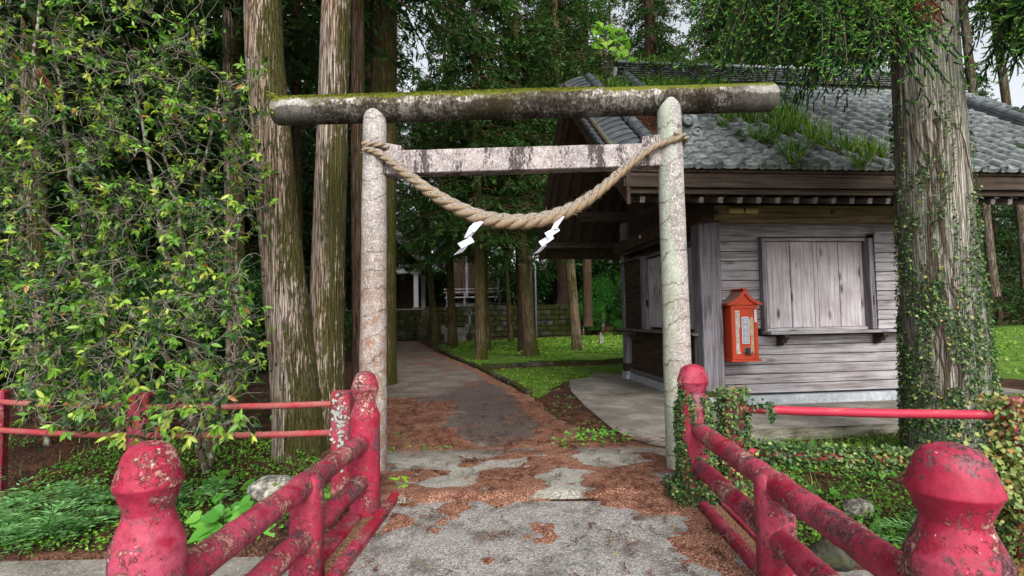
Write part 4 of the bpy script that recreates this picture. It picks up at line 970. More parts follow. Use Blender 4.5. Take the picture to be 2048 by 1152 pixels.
# barrel rows: verge (u=-1.3), descending ridges (u=-.55 and 6.15)
def barrel_row(u, s0, s1, r0, lift, mat, name='barrel_tile', L_=.30):
    proto = None; s_ = s0; q = 14
    while s_ < s1:
        if proto is None:
            mb = MB(); V = []
            for (y, rr) in ((-.012, r0 * 1.12), (.03, r0 * 1.12), (.032, r0), (L_ - .01, r0 * .97)):
                V += [(rr * math.cos(math.pi * k / (q - 1)), y, rr * math.sin(math.pi * k / (q - 1))) for k in range(q)]
            mb.add(V, [(j * q + k, j * q + k + 1, (j + 1) * q + k + 1, (j + 1) * q + k) for j in range(3) for k in range(q - 1)]); mb.add([V[k] for k in range(q)], [tuple(range(q))])
            proto = mb.build(name, mat, ofc, False); proto.data.polygons.foreach_set('use_smooth', np.ones(len(proto.data.polygons), bool)); proto.data.set_sharp_from_angle(angle=math.radians(40)); o = proto
        else: o = inst(proto, parent=ofc)
        p_ = tpos(u, s_); o.location = (p_[0] + rs.uniform(-.004, .004), p_[1] - lift * st_, p_[2] + lift * ct); o.rotation_euler = (TH, 0, rs.uniform(-.01, .01)); s_ += L_ - .012
barrel_row(-1.30, .05, SLEN, .095, .07, M['tile_dark'])
# verge tiles rolling over the gable edge
proto = None; r = 0
while r * .225 < SLEN:
    p_ = tpos(-1.60, r * .225 + .02)
    if proto is None:
        mb = MB(); V = []; nx = 9
        for y, dz in ((0, .035), (.25, .008), (0, .012)):
            V += [(-.31 + .46 * k / (nx - 1), y, dz - .16 * (1 - k / (nx - 1)) ** 1.8 + .05 * (k / (nx - 1))) for k in range(nx)]
        mb.add(V, [(k, k + 1, nx + k + 1, nx + k) for k in range(nx - 1)] + [(2 * nx + k, 2 * nx + k + 1, k + 1, k) for k in range(nx - 1)])
        e = V[0]; mb.add([(e[0], 0, e[2]), (e[0], .25, e[2] - .027), (e[0] + .005, .25, e[2] - .11), (e[0] + .005, 0, e[2] - .11)], [(0, 1, 2, 3)])
        mb.tube([(-.31, -.004, -.125), (-.31, .02, -.13)], .035, 10)
        proto = mb.build('verge_tile', M['tile_dark'], ofc, False); proto.data.polygons.foreach_set('use_smooth', np.ones(len(proto.data.polygons), bool)); proto.data.set_sharp_from_angle(angle=math.radians(40)); o = proto
    else: o = inst(proto, parent=ofc)
    o.location = (p_[0], p_[1], p_[2] + .02); o.rotation_euler = (TH + rs.uniform(-.01, .01), 0, 0); r += 1
# pan between verge barrel and descending ridge, choked with cedar litter
slab_board('verge_pan', -1.24, -.52, VE + 1.0, VR, .02, .06, M['ground'])
n_ = 2600; s_ = rs.uniform(1.2, SLEN, n_); u = rs.uniform(-1.2, -.6, n_); O_ = np.stack([u, VE + s_ * ct, ZE + s_ * st_ + .03 + .05 * fbm(s_ * 3, u * 5, 0, 3)], 1)
lv = Leaves(); lv.add(LEAF2, O_, rs.normal(0, 1, (n_, 3)) * (1, 1, .35) + np.array([0, -.5, -.4]), (0, 0, 1), rs.uniform(.05, .13, n_), rs.uniform(.004, .012, n_), rs.rand(n_))
M['dead'] = leafmat('dead_cedar', [(0, lin('#3a221a')), (.5, lin('#6e4231')), (1, lin('#95624a'))], .1, .85, .15)
lv.build('fallen_needles', M['dead'], ofc, 'stuff')
for u in (-.56, 6.15):
    for k, w in enumerate((.30, .26, .22)):
        for (sa, sb) in [(a, min(a + .34, SLEN)) for a in np.arange(1.35, SLEN - .1, .345)]:
            pa, pb = tpos(u, sa), tpos(u, sb); z0 = .03 + k * .045
            MB().prism([(pa[1] - z0 * st_, pa[2] + z0 * ct), (pb[1] - z0 * st_, pb[2] + z0 * ct), (pb[1] - (z0 + .04) * st_, pb[2] + (z0 + .04) * ct), (pa[1] - (z0 + .04) * st_, pa[2] + (z0 + .04) * ct)], 'x', u - w / 2, u + w / 2).build('ridge_slat', M['tile_dark'], ofc)
    barrel_row(u, 1.32, SLEN, .085, .165, M['tile_dark'])
# ornamental end tile: disc face between two scrolls
def ornament(u, v, z, sc, tiltx=0):
    mb = MB(); pr_ = [(-.26, -.2), (-.30, -.06), (-.22, .02), (-.2, .16), (-.1, .27), (0, .31), (.1, .27), (.2, .16), (.22, .02), (.30, -.06), (.26, -.2)]
    mb.prism([(x * sc, z_ * sc) for x, z_ in pr_], 'y', -.03, .05)
    mb.tube([(0, -.09 * sc, .09 * sc), (0, 0, .09 * sc)], .085 * sc, 20)
    ring_ = [(math.cos(a) * .085 * sc, -.095 * sc, .09 * sc + math.sin(a) * .085 * sc) for a in np.linspace(0, 2 * math.pi, 21)]; mb.tube(ring_, .014 * sc, 8)
    for s_ in (-1, 1):
        sp_ = []
        for q in range(26):
            a = q / 25 * 4.6 * math.pi * .55; r_ = (.105 - .0034 * q) * sc; sp_.append((s_ * (.17 * sc + r_ * math.cos(a + .5)), -.05 * sc, -.09 * sc + r_ * math.sin(a + .5)))
        mb.tube(sp_, [.022 * sc * (1 - q / 40) for q in range(26)], 8)
    o = mb.build('ridge_end_ornament', M['tile'], ofc, False); o.location = (u, v, z); return o
pz_ = tpos(-.56, 1.25); ornament(-.56, pz_[1] - .02, pz_[2] + .16, .92)
pz_ = tpos(6.15, .8); ornament(6.15, pz_[1], pz_[2] + .2, .9)
_m = MT('ridge_tile'); _p = _m.jit(_m.co(), 20); M['ridge'] = _m.simple(_m.mix(_m.thr(_m.noise(_m.pos(), 2.2, 5, .7), .50, .60), _m.ramp(_m.noise(_p, 14, 5, .75), [(.40, lin('#16181a')), (.5, lin('#34383a')), (.6, lin('#6f736f'))]), _m.mix(_m.noise(_p, 20, 4), lin('#20280f'), lin('#434c24'))), .8, .2)
# main ridge: seven courses of flat tiles in lengths, and round cap tiles
RU0, RU1 = -.75, 6.1
cc_ = {}
for k in range(7):
    w = .42 - .018 * k; u = RU0 + (.13 if k % 2 else 0)
    while u < RU1 - .1:
        L_ = .28; key = k
        c = (u + L_ / 2, VR + rs.uniform(-.004, .004), ZR + .04 + k * .052)
        if key in cc_: inst(cc_[key], c, parent=ofc)
        else: o = MB().box((0, 0, 0), (L_ - .012, w, .036), .006).build('ridge_course', M['ridge'], ofc); o.location = c; cc_[key] = o
        u += L_
part('ridge_core', ((RU0 + RU1) / 2, VR, ZR + .14), (RU1 - RU0, .24, .42), M['mortar'], .01)
proto = None; u = RU0 - .05
while u < RU1 + .05:
    if proto is None:
        mb = MB(); q = 12; V = []
        for (x, rr) in ((0, .115), (.05, .125), (.07, .10), (.285, .095)): V += [(x, rr * math.cos(math.pi * k / (q - 1)), rr * .9 * math.sin(math.pi * k / (q - 1))) for k in range(q)]
        mb.add(V, [(j * q + k, j * q + k + 1, (j + 1) * q + k + 1, (j + 1) * q + k) for j in range(3) for k in range(q - 1)]); mb.add(V[:q], [tuple(range(q))])
        proto = mb.build('ridge_cap', M['tile'], ofc, True); o = proto
    else: o = inst(proto, parent=ofc)
    o.location = (u, VR, ZR + .385); u += .285
for u, d in ((RU0 - .1, 1), (RU1 + .12, -1)):
    o = ornament(u, VR, ZR + .22, 1.1); o.rotation_euler = (0, 0, -math.pi / 2 * d)

# ---------------- plants on the roof
M['fern'] = leafmat('strap_fern', [(0, lin('#2f4a1c')), (.4, lin('#4f7a2a')), (.75, lin('#7fa63c')), (1, lin('#b5c35a'))], .35, .55, .3)
M['weed'] = leafmat('weed_leaf', [(0, lin('#2c5a22')), (.5, lin('#4a8a30')), (1, lin('#86b944'))], .35, .5, .3)
M['yellowleaf'] = leafmat('bright_leaf', [(0, lin('#5d9a1e')), (.6, lin('#8cc62a')), (1, lin('#b5dc48'))], .45, .45, .3)
def to_world(p):  # building local -> world
    p = np.atleast_2d(p); c, s_ = math.cos(BANG), math.sin(BANG); return np.stack([BO[0] + p[:, 0] * c - p[:, 1] * s_, BO[1] + p[:, 0] * s_ + p[:, 1] * c, p[:, 2]], 1)
def clumps(centers, n_bl, Lr, wr, spread=.7, seed=0, arch=.6, up=1.0, slope=True):
    r_ = np.random.RandomState(seed); lv = Leaves()
    for c in centers:
        n_ = max(5, int(n_bl * r_.uniform(.7, 1.3))); a = r_.uniform(0, 2 * math.pi, n_); t = r_.uniform(.15, 1, n_) * spread
        D = np.stack([np.cos(a) * t, np.sin(a) * t, np.full(n_, up) + (0 if not slope else 0)], 1); Nn = -np.stack([np.cos(a), np.sin(a), -0.3 * np.ones(n_)], 1) * -1
        Nn = np.stack([np.cos(a), np.sin(a), -t], 1) * -1.0
        L_ = r_.uniform(*Lr, n_); lv.add(BLADE, np.array(c)[None] + r_.normal(0, .025, (n_, 3)) * (1, 1, .2), D, -Nn * -1, L_, r_.uniform(*wr, n_), np.clip(r_.normal(.5, .25, n_), 0, 1), -L_ * arch)
    return lv
fc = []; r_ = np.random.RandomState(21)
for (x, y, n_, sx, sy) in ((1455, 245, 9, 30, 14), (1500, 240, 14, 40, 16), (1560, 245, 26, 45, 22), (1600, 265, 20, 40, 20), (1530, 285, 12, 40, 16), (1650, 290, 12, 30, 14), (1690, 310, 10, 30, 12), (1740, 318, 9, 25, 10), (1590, 325, 7, 14, 12), (1440, 232, 6, 18, 8), (1720, 340, 4, 12, 5)):
    for _ in range(n_):
        px, py = x + r_.normal(0, sx / 2), y + r_.normal(0, sy / 2); n3 = np.array([math.sin(BANG) * SL, -math.cos(BANG) * SL, 1.0]); p0 = np.array([*to_world((0, VE, ZE))[0]])
        d = ray(px, py); t = np.dot(p0 - C0, n3) / np.dot(d, n3); fc.append(C0 + d * t + np.array([0, 0, .03]))
lv = clumps(fc, 13, (.16, .42), (.013, .026), .9, 22, .45)
o = lv.build('roof_ferns', M['fern']); tag(o, 'strap-leaved ferns growing in a mat on the lower roof tiles', 'ferns', kind='stuff')
# dead needle drifts under them
fcA = np.array(fc); n_ = 6000; ii = r_.randint(0, len(fc), n_); O_ = fcA[ii] + r_.normal(0, 1, (n_, 3)) * (.16, .12, .0); O_[:, 2] += (O_[:, 1] - fcA[ii][:, 1]) * SL + r_.uniform(0, .05, n_)
lv = Leaves(); lv.add(LEAF2, O_, r_.normal(0, 1, (n_, 3)) * (1, 1, .4), (0, 0, 1), r_.uniform(.04, .1, n_), r_.uniform(.004, .01, n_), r_.rand(n_)); o = lv.build('roof_litter', M['dead']); tag(o, 'brown cedar litter caught between the tiles under the ferns', 'litter', kind='stuff')
# ridge weeds on the left end of the roof
pl = []; r_ = np.random.RandomState(4)
for _ in range(95): u = r_.uniform(-1.3, 1.6); v = r_.uniform(1.5, 2.3) - (.3 if u < 0 else 0) * r_.rand(); pl.append(to_world((u, v, roofz(v) + (.40 * (abs(v - VR) < .2 and u > -.7)) + .02))[0])
lv = clumps(pl, 12, (.14, .34), (.008, .02), .8, 5, .3)
n_ = 5200; ii = r_.randint(0, len(pl), n_); pa = np.array(pl)
lv.add(LEAF2, pa[ii] + r_.normal(0, 1, (n_, 3)) * (.16, .12, .07) + (0, 0, .05), r_.normal(0, 1, (n_, 3)) + (0, 0, .3), r_.normal(0, 1, (n_, 3)) * .5 + (0, -.4, 1), r_.uniform(.03, .07, n_), r_.uniform(.02, .045, n_), r_.rand(n_) * .8)
tag(lv.build('ridge_weeds', M['fern']), 'tangle of grass and weeds covering the left end of the roof ridge', 'weeds', kind='stuff')
mb = MB(); 
# mossy hump at the ridge end and the bright sapling rising from it
sap = empty('roof_sapling', tuple(to_world((-.95, VR - .2, roofz(VR - .2)))[0])); tag(sap, 'bright yellow-green broadleaf sapling rooted on the left end of the roof ridge', 'sapling')
tips = []; base = np.array(sap.location); mbs = MB()
for (x, y) in ((1188, 62), (1205, 52), (1192, 78), (1200, 92), (1222, 70), (1245, 78), (1232, 95), (1218, 105), (1240, 112), (1210, 85), (1250, 100), (1228, 82), (1260, 118), (1215, 62), (1238, 66)):
    tpt = gy(x, y, base[1] + r_.uniform(-.25, .15)) - base; mid = tpt * .5 + np.array([r_.uniform(-.05, .05), 0, .12]); tips.append(tpt)
    mbs.tube([(0, 0, 0), tuple(mid * .6), tuple(mid), tuple(tpt)], [.012, .008, .006, .003], 5)
mbs.build('stem', M['twig'], sap)
lv = Leaves(); tips = np.array(tips)
for tpt in tips:
    n_ = 4; a = r_.uniform(0, 2 * math.pi, n_); lv.add(HEART, tpt[None] + r_.normal(0, .05, (n_, 3)), np.stack([np.cos(a), -.25 * np.ones(n_), np.sin(a) * .8 - .25], 1), (0, -1, .55), r_.uniform(.12, .18, n_), r_.uniform(.09, .13, n_), r_.rand(n_))
lv.build('leaf', M['yellowleaf'], sap)
mo_ = clumps([to_world((-.95, VR + .0, ZR + .2 + .1 * k))[0] + np.array([.05 * r_.normal(), 0, 0]) for k in range(4)], 2, (.05, .1), (.01, .02), .8, 9)
n_ = 4200; D = nrm(r_.normal(0, 1, (n_, 3))); c = to_world((-1.0, VR - .05, ZR + .24))[0]; O_ = c + D * np.array([.28, .26, .30]) * (1 + .22 * (fbm(D[:, 0] * 3, D[:, 1] * 3, D[:, 2] * 3, 2) - .5)[:, None]); mo_.add(LEAF2, O_, D + r_.normal(0, .5, (n_, 3)), r_.normal(0, 1, (n_, 3)), r_.uniform(.02, .05, n_), r_.uniform(.012, .03, n_), r_.rand(n_))
M['mossdark'] = leafmat('ridge_moss', [(0, lin('#24331a')), (.6, lin('#3f5426')), (1, lin('#5c7434'))], .15, .9, .1)
tag(mo_.build('ridge_moss', M['mossdark']), 'dark mossy mound swallowing the end ornament of the roof ridge', 'moss', kind='stuff')
# one small fern at the right verge ridge
lv = clumps([to_world((6.45 + .1 * k, .05 + .05 * k, roofz(.1) + .06))[0] for k in range(7)], 14, (.2, .4), (.012, .022), .8, 31, .3)
tag(lv.build('verge_fern', M['fern']), 'strap fern tuft beside the right descending ridge, at the frame edge', 'fern')

# ================================================================== ORANGE FORTUNE BOX on the wall
fb = empty('fortune_slip_box', tuple(to_world((.475, -.015, .03))[0]), BANG); tag(fb, 'orange fortune slip box with little curved roof, hung on the grey plank wall', 'dispenser box')
FW0, FW1, FD = .40, .405, .30; z0, z1 = .70, 1.58
def fbx(name, c, sz, mat, b=.004, parent=fb): o = MB().box((0, 0, 0), sz, b).build(name, mat, parent); o.location = c; return o
pr = [(-.205, z0), (.205, z0), (.232, z1), (-.232, z1)]
mb = MB(); yb, yf = -.02, -.30
mb.prism([(-.225, z0), (.185, z0), (.235, z1), (-.225, z1)], 'y', yf, yb); body = mb.build('body', M['orange'], fb)
mo = body.modifiers.new('edge', 'BEVEL'); mo.width = .006; mo.segments = 2; mo.limit_method = 'ANGLE'
fbx('base_board', (-.0, -.17, z0 - .015), (.50, .35, .035), M['orange'])
# roof: concave gable, ridge front to back
pts_r = [(-.30, 1.575), (-.29, 1.60), (-.21, 1.63), (-.12, 1.69), (-.05, 1.77), (-.03, 1.80), (-.0, 1.83), (.03, 1.80), (.05, 1.77), (.12, 1.69), (.21, 1.63), (.29, 1.60), (.30, 1.575), (.20, 1.59), (.11, 1.64), (.04, 1.71), (0, 1.76), (-.04, 1.71), (-.11, 1.64), (-.20, 1.59)]
MB().prism(pts_r, 'y', -.355, .0).build('roof', M['orange'], fb)
MB().prism([(-.21, 1.583), (.21, 1.583), (.115, 1.632), (.045, 1.70), (0, 1.742), (-.045, 1.70), (-.115, 1.632)], 'y', -.325, -.31).build('gable_board', M['orange'], fb)
fbx('ridge', (0, -.175, 1.835), (.075, .37, .03), M['orange'])
mr = MT('box_roof_top'); M['roof_brown'] = mr.simple(mr.mix(mr.noise(mr.co(), 12, 4), lin('#7a3a2c'), lin('#8f7a72')), .7, .2)
for s_ in (-1, 1):
    q = [(s_ * .303, 1.604), (s_ * .21, 1.634), (s_ * .12, 1.694), (s_ * .05, 1.775), (s_ * .04, 1.795), (s_ * .05, 1.782), (s_ * .123, 1.700), (s_ * .213, 1.640), (s_ * .305, 1.610)]
    MB().prism(q, 'y', -.345, -.005).build('roof_skin', M['roof_brown'], fb)
yfv = yf - .004
fbx('side_rail', (-.190, yf - .006, 1.14), (.055, .014, .87), M['orange']); fbx('side_rail', (.196, yf - .006, 1.14), (.055, .014, .87), M['orange'])
fbx('top_rail', (.005, yf - .006, 1.545), (.33, .014, .055), M['orange']); fbx('bottom_rail', (-.01, yf - .006, .735), (.33, .014, .06), M['orange'])
def sheet(name, pts_, y, mat, t=.002, parent=fb):
    return MB().prism(pts_, 'y', y - t, y).build(name, mat, parent)
rr_ = np.random.RandomState(2)
L1 = [(-.152, .79)] + [(-.152, 1.49)] + [(-.075, 1.49)] + [(-.075 - .0 + rr_.uniform(-.006, .006) - (.018 if z_ < 1.22 else 0) * 1, z_) for z_ in np.linspace(1.42, .88, 12)] + [(-.075, .79)]
sheet('torn_paper', L1, yf - .001, M['peel'])
L2 = [(.152, .80), (.160, 1.30), (.150, 1.36), (.135, 1.40)] + [(.085 + rr_.uniform(-.008, .008) + (.0 if z_ > 1.1 else .02), z_) for z_ in np.linspace(1.33, .93, 10)] + [(.085, .80)]
sheet('bare_wood_strip', L2, yf - .001, M['peel_tan'])
lb = MB().box((0, 0, 0), (.125, .006, .43), .001).build('label_plate', M['paper'], fb); lb.location = (.012, yf - .010, 1.17)
lb2 = MB().box((0, 0, 0), (.108, .003, .41), .001).build('label_face', M['label_grey'], lb); lb2.location = (0, -.0045, 0)
# brush strokes of the kana on the label:  o mi ku ji, written downwards
K = {'o': [[(-.4, .55), (.25, .6)], [(-.1, .9), (-.1, -.1), (-.2, -.5), (-.45, -.45), (-.45, -.15), (-.1, .1), (.35, .1), (.45, -.2), (.3, -.55), (.05, -.6)], [(.35, .75), (.55, .55)]],
     'mi': [[(-.35, .7), (.2, .7), (-.05, .2), (-.3, -.35), (-.5, -.4), (-.5, -.1), (-.2, .05), (.5, -.25)], [(.3, .2), (.25, -.3), (.05, -.7)]],
     'ku': [[(.25, .8), (-.25, .1), (-.3, 0), (.3, -.75)]],
     'ji': [[(-.25, .8), (-.25, -.4), (-.1, -.7), (.2, -.65), (.45, -.35)], [(.1, .65), (.2, .45)], [(.32, .72), (.42, .52)]]}
def kana(ch, cx, cz, sx, sz_, rad_, parent, mat, y):
    mb = MB()
    for st in K[ch]:
        P_ = np.array([(cx + a * sx, y, cz + b * sz_) for a, b in st], float); R_2 = np.full(len(P_), rad_); Q, R3, _ = resample(P_, R_2, 5 * len(P_)); mb.tube(Q, R3, 6)
    o = mb.build('lettering', mat, parent, True); return o
for ch, zc in (('o', .145), ('mi', .05), ('ku', -.05), ('ji', -.145)): kana(ch, 0, zc, .045, .042, .0042, lb, M['paper'], -.007)
sl = MB().box((0, 0, 0), (.04, .004, .20), .001).build('side_slip', M['paper'], fb); sl.location = (.188, yf - .016, 1.40)
for k, ch in enumerate(('o', 'mi', 'ku', 'ji')): kana(ch, 0, .07 - .045 * k, .014, .018, .002, sl, M['black'], -.003)
fbx('coin_plate', (.03, yf - .012, .845), (.09, .01, .10), M['steel'])
fbx('coin_slot', (.03, yf - .03, .845), (.075, .04, .09), M['black'], .008)
mb = MB().tube([(.03 + .06 * math.cos(a), yf - .05, .82 + .045 * math.sin(a)) for a in np.linspace(math.pi * .95, 2.05 * math.pi, 12)], .008, 6); mb.build('tray', M['black'], fb, True)

# ================================================================== BACKGROUND: terrace wall, steps, halls
rs = np.random.RandomState(31)
wall = empty('terrace_wall', (-6.3, 38.0, 0)); tag(wall, 'mossy stone block retaining wall at the far end of the lawn', 'stone wall')
x0w, x1w, bw_, bh = 0.0, 11.9, .92, .37
MB().box((x1w / 2, .28, 1.05), (x1w, .3, 2.15)).build('backing', M['mossy_stone'], wall)
protos = [MB().box((0, 0, 0), (bw_ - .03, .32, bh - .03), .03) for _ in range(1)]
pb = None
for r in range(6):
    x = x0w + (bw_ / 2 if r % 2 else 0) * 1.0
    while x < x1w - .3:
        c = (x + bw_ / 2, rs.uniform(-.03, .03), .03 + bh * (r + .5))
        if pb is None: pb = protos[0].build('block', M['mossy_stone'], wall); pb.location = c
        else: inst(pb, c, (0, rs.uniform(-.02, .02), 0), (1, 1, 1), wall)
        x += bw_
steps = empty('stone_steps', (-7.25, 35.6, 0)); tag(steps, 'worn stone steps climbing from the path up to the dark shrine terrace', 'steps')
for k in range(8):
    for q in range(3):
        o = MB().box((0, 0, 0), (.63, .45, .27), .03).build('step_stone', M['mossy_stone'], steps); o.location = (-.95 + .65 * q + rs.uniform(-.03, .03) + (.3 if k % 2 else 0) * 0, .36 * k, .12 + .26 * k + rs.uniform(-.015, .015))
o = MB().prism([(-.9, -.1), (3.2, -.1), (3.2, 2.25), (2.3, 2.25), (-.9, .15)], 'x', 1.05, 1.5).build('side_slope', M['mossy_stone'], steps)
tz = 2.16
hall = empty('worship_hall', (-10.2, 45.5, tz)); tag(hall, 'dark gabled shrine hall with pale columns and lintel above the stone steps', 'shrine hall')
for (x, y) in ((2.25, -1.6), (-2.25, -1.6), (2.25, 1.9), (-2.25, 1.9)):
    MB().box((x, y, 1.5), (.36, .36, 3.0), .02).build('column', M['shrine_white'], hall)
    MB().box((x, y, .1), (.55, .55, .2), .03).build('column_base', M['stone_block'], hall)
    MB().box((x + .0, y - .0, 3.0), (.62, .5, .2), .02).build('bracket', M['shrine_white'], hall)
MB().box((0, -1.62, 3.0 + .35), (5.4, .3, .72), .02).build('lintel', M['shrine_white'], hall)
mb = MB()
for q in range(9): mb.tube([(-.1 + .28 * q, -1.80, 3.28 + .07 * (q % 3)), (.05 + .28 * q, -1.82, 3.46 - .05 * (q % 2)), (.22 + .28 * q, -1.80, 3.33 + .04 * (q % 4))], .035, 5)
mb.build('carving', M['black'], hall)
MB().box((0, 1.9, 3.3), (5.2, .3, .5), .02).build('lintel', M['wood_dark_h'], hall)
MB().box((0, 2.4, 1.7), (4.6, .1, 3.2)).build('rear_wall', M['soffit'], hall)
MB().prism([(-4.4, 3.5), (-2.4, 4.3), (0, 6.8), (2.4, 4.3), (4.4, 3.5), (4.4, 3.75), (2.4, 4.65), (0, 7.2), (-2.4, 4.65), (-4.4, 3.75)], 'y', -3.2, 4.2).build('roof', M['tile_dark'], hall)
MB().prism([(-2.6, 3.75), (2.6, 3.75), (0, 6.5)], 'y', -1.7, -1.5).build('gable', M['soffit'], hall)
for s_ in (-1, 1): MB().prism([(s_ * 4.3, 3.35), (s_ * 2.4, 4.1), (0, 6.55), (0, 6.85), (s_ * 2.4, 4.35), (s_ * 4.3, 3.6)][::s_], 'y', -3.28, -3.14).build('bargeboard', M['wood_grey_y'], hall)
MB().box((0, .2, -.06), (6.4, 6, .2), .02).build('floor', M['concrete'], hall)
hal2 = empty('main_hall', (-3.3, 47.0, tz)); tag(hal2, 'brown timber shrine building with railed veranda behind the mossy wall', 'shrine hall')
for k in range(9): MB().box((-1.9 + .48 * k, 0, 2.9), (.44, .08, 3.2), .01).build('wall_plank', M['wood_dark_z'], hal2)
for x in (-2.2, -.7, .8, 2.1): MB().box((x, -.1, 2.4), (.2, .2, 4.8), .01).build('column', M['wood_post'], hal2)
for x in (-2.3, -.8, .6, 2.2): MB().box((x, -1.3, .45), (.16, .16, 1.9), .01).build('veranda_post', M['wood_post'], hal2)
MB().box((0, -.7, 1.0), (5.0, 1.5, .10), .01).build('veranda_floor', M['wood_h'], hal2)
for z in (1.45, 1.72): MB().box((0, -1.35, z), (5.2, .08, .07), .01).build('rail', M['wood_h'], hal2)
MB().box((0, .8, .2), (4.6, 2.6, .7), .02).build('base', M['foundation'], hal2)
MB().prism([(-3.4, 4.7), (0, 8.2), (3.4, 4.7), (3.4, 5.0), (0, 8.6), (-3.4, 5.0)], 'y', -2.0, 3.5).build('roof', M['tile_dark'], hal2)
# water basin and metal spout
bas = empty('water_basin', (-3.37, 31.2, 0)); tag(bas, 'rectangular stone water basin on a block foot beside the path trees', 'basin')
MB().prism([(-.78, .52), (.78, .52), (.8, 1.02), (.66, 1.02), (.62, .86), (-.62, .86), (-.66, 1.02), (-.8, 1.02)], 'y', -.4, .4).build('trough', M['concrete'], bas)
MB().box((0, 0, .26), (1.25, .6, .54), .02).build('foot', M['concrete'], bas)
b2 = empty('stone_stand', (-2.15, 31.9, 0)); tag(b2, 'smaller square stone stand right beside the water basin', 'stone stand')
MB().box((0, 0, .72), (.72, .6, .5), .03).build('slab', M['stone_block'], b2); MB().box((0, 0, .24), (.55, .5, .48), .03).build('foot', M['stone_block'], b2)
sp = empty('water_spout', (-2.60, 32.0, .9)); tag(sp, 'pale metal hand pump with loop handle standing over the water basin', 'pump')
MB().tube([(0, 0, -.1), (0, 0, .45), (0, 0, .62)], [.10, .09, .07], 12).build('body', M['steel'], sp, True)
MB().tube([(0, 0, .2), (-.15, 0, .1), (-.32, 0, -.05)], .035, 8).build('spout', M['steel'], sp, True)
MB().tube([(.0 + .12 * math.cos(a), 0, .82 + .2 * math.sin(a)) for a in np.linspace(-1.5, 4.7, 18)], .025, 6).build('handle', M['steel'], sp, True)
lp2 = tag(MB().tube([(1.66, 37.3, .0), (1.66, 37.3, 4.4), (1.66, 37.3, 8.8)], [.08, .07, .05], 8).build('lamp_pole', M['steel'], None, True), 'thin grey utility pole rising behind the lawn trees', 'pole')

# ================================================================== TREES
def trunk_mesh(name, pts, rad, mat, parent, nseg=40, rows=80, amp=.035, freq=7, base_flare=.0, seed=0):
    PR_, RR_, S_ = resample(np.array(pts, float), np.array(rad, float), rows)
    T, X, Y = frames(PR_); a = np.arange(nseg) * 2 * math.pi / nseg
    ca, sa = np.cos(a)[None], np.sin(a)[None]; z = S_[:, None]
    w = 1 + amp * 2 * (vnoise(ca * freq, sa * freq, z * .9, seed) - .5) + amp * 1.6 * (vnoise(ca * 2, sa * 2, z * .5, seed + 3) - .5)
    if base_flare: w = w * (1 + base_flare * np.exp(-np.maximum(PR_[:, 2][:, None] - PR_[0, 2], 0) / .35) * (.55 + .9 * vnoise(ca * 1.8, sa * 1.8, 0 * z, seed + 9)))
    V = PR_[:, None] + (RR_[:, None] * w)[:, :, None] * (ca[..., None] * X[:, None] + sa[..., None] * Y[:, None])
    i = np.arange(rows - 1)[:, None] * nseg; k = np.arange(nseg)[None]; k2 = (k + 1) % nseg
    F_ = np.stack([i + k, i + k2, i + nseg + k2, i + nseg + k], -1).reshape(-1, 4)
    return link_mesh(name, np_mesh(name, V.reshape(-1, 3), F_, None, True), mat, parent)
def px_trunk(spec, Y, z_top, lean=(0, 0)):
    """spec rows (x, y, halfwidth) bottom to top in the photograph, at depth Y -> points, radii in metres"""
    P_ = []; R_2 = []
    for x, y, hw in spec: q = gy(x, y, Y); P_.append(q); R_2.append(hw / FPX * Y / math.sqrt(1 + ((x - 1024) / FPX) ** 2))
    d = P_[-1] - P_[-2] if len(P_) > 1 else np.array([0, 0, 1.]); d = d / d[2]; d = np.array([d[0] * .5 + lean[0], d[1] + lean[1], 1])
    if z_top > P_[-1][2] + .5: P_.append(P_[-1] + d * (z_top - P_[-1][2])); R_2.append(max(.03, R_2[-1] * .35))
    P_[0] = P_[0].copy(); d0 = P_[0] - P_[1]; P_.insert(0, P_[0] + d0 / abs(d0[2]) * .35); R_2.insert(0, R_2[0] * 1.05)
    return P_, R_2

def cedar_leaf_mat(name, cs): return leafmat(name, cs, .30, .55, .25)
M['cedar_mid'] = cedar_leaf_mat('cedar_sprays', [(0, lin('#1d3216')), (.45, lin('#2f4f22')), (.8, lin('#456c2e')), (1, lin('#5f4a33'))])
M['cedar_dark'] = cedar_leaf_mat('cedar_sprays_dark', [(0, lin('#152613')), (.5, lin('#24401e')), (.9, lin('#3a5a28')), (1, lin('#4c3b28'))])
M['cedar_near'] = leafmat('cedar_sprays_near', [(0, lin('#142a12')), (.3, lin('#234a1d')), (.55, lin('#559034')), (.8, lin('#9bd05c')), (1, lin('#cdea8a'))], .4, .5, .3)
M['shrub'] = leafmat('shrub_leaf', [(0, lin('#16300f')), (.5, lin('#2c5420')), (1, lin('#4c8032'))], .25, .45, .35)
M['shrub_bright'] = leafmat('shrub_leaf_bright', [(0, lin('#245420')), (.5, lin('#3a7a2a')), (1, lin('#5ba03a'))], .35, .45, .35)

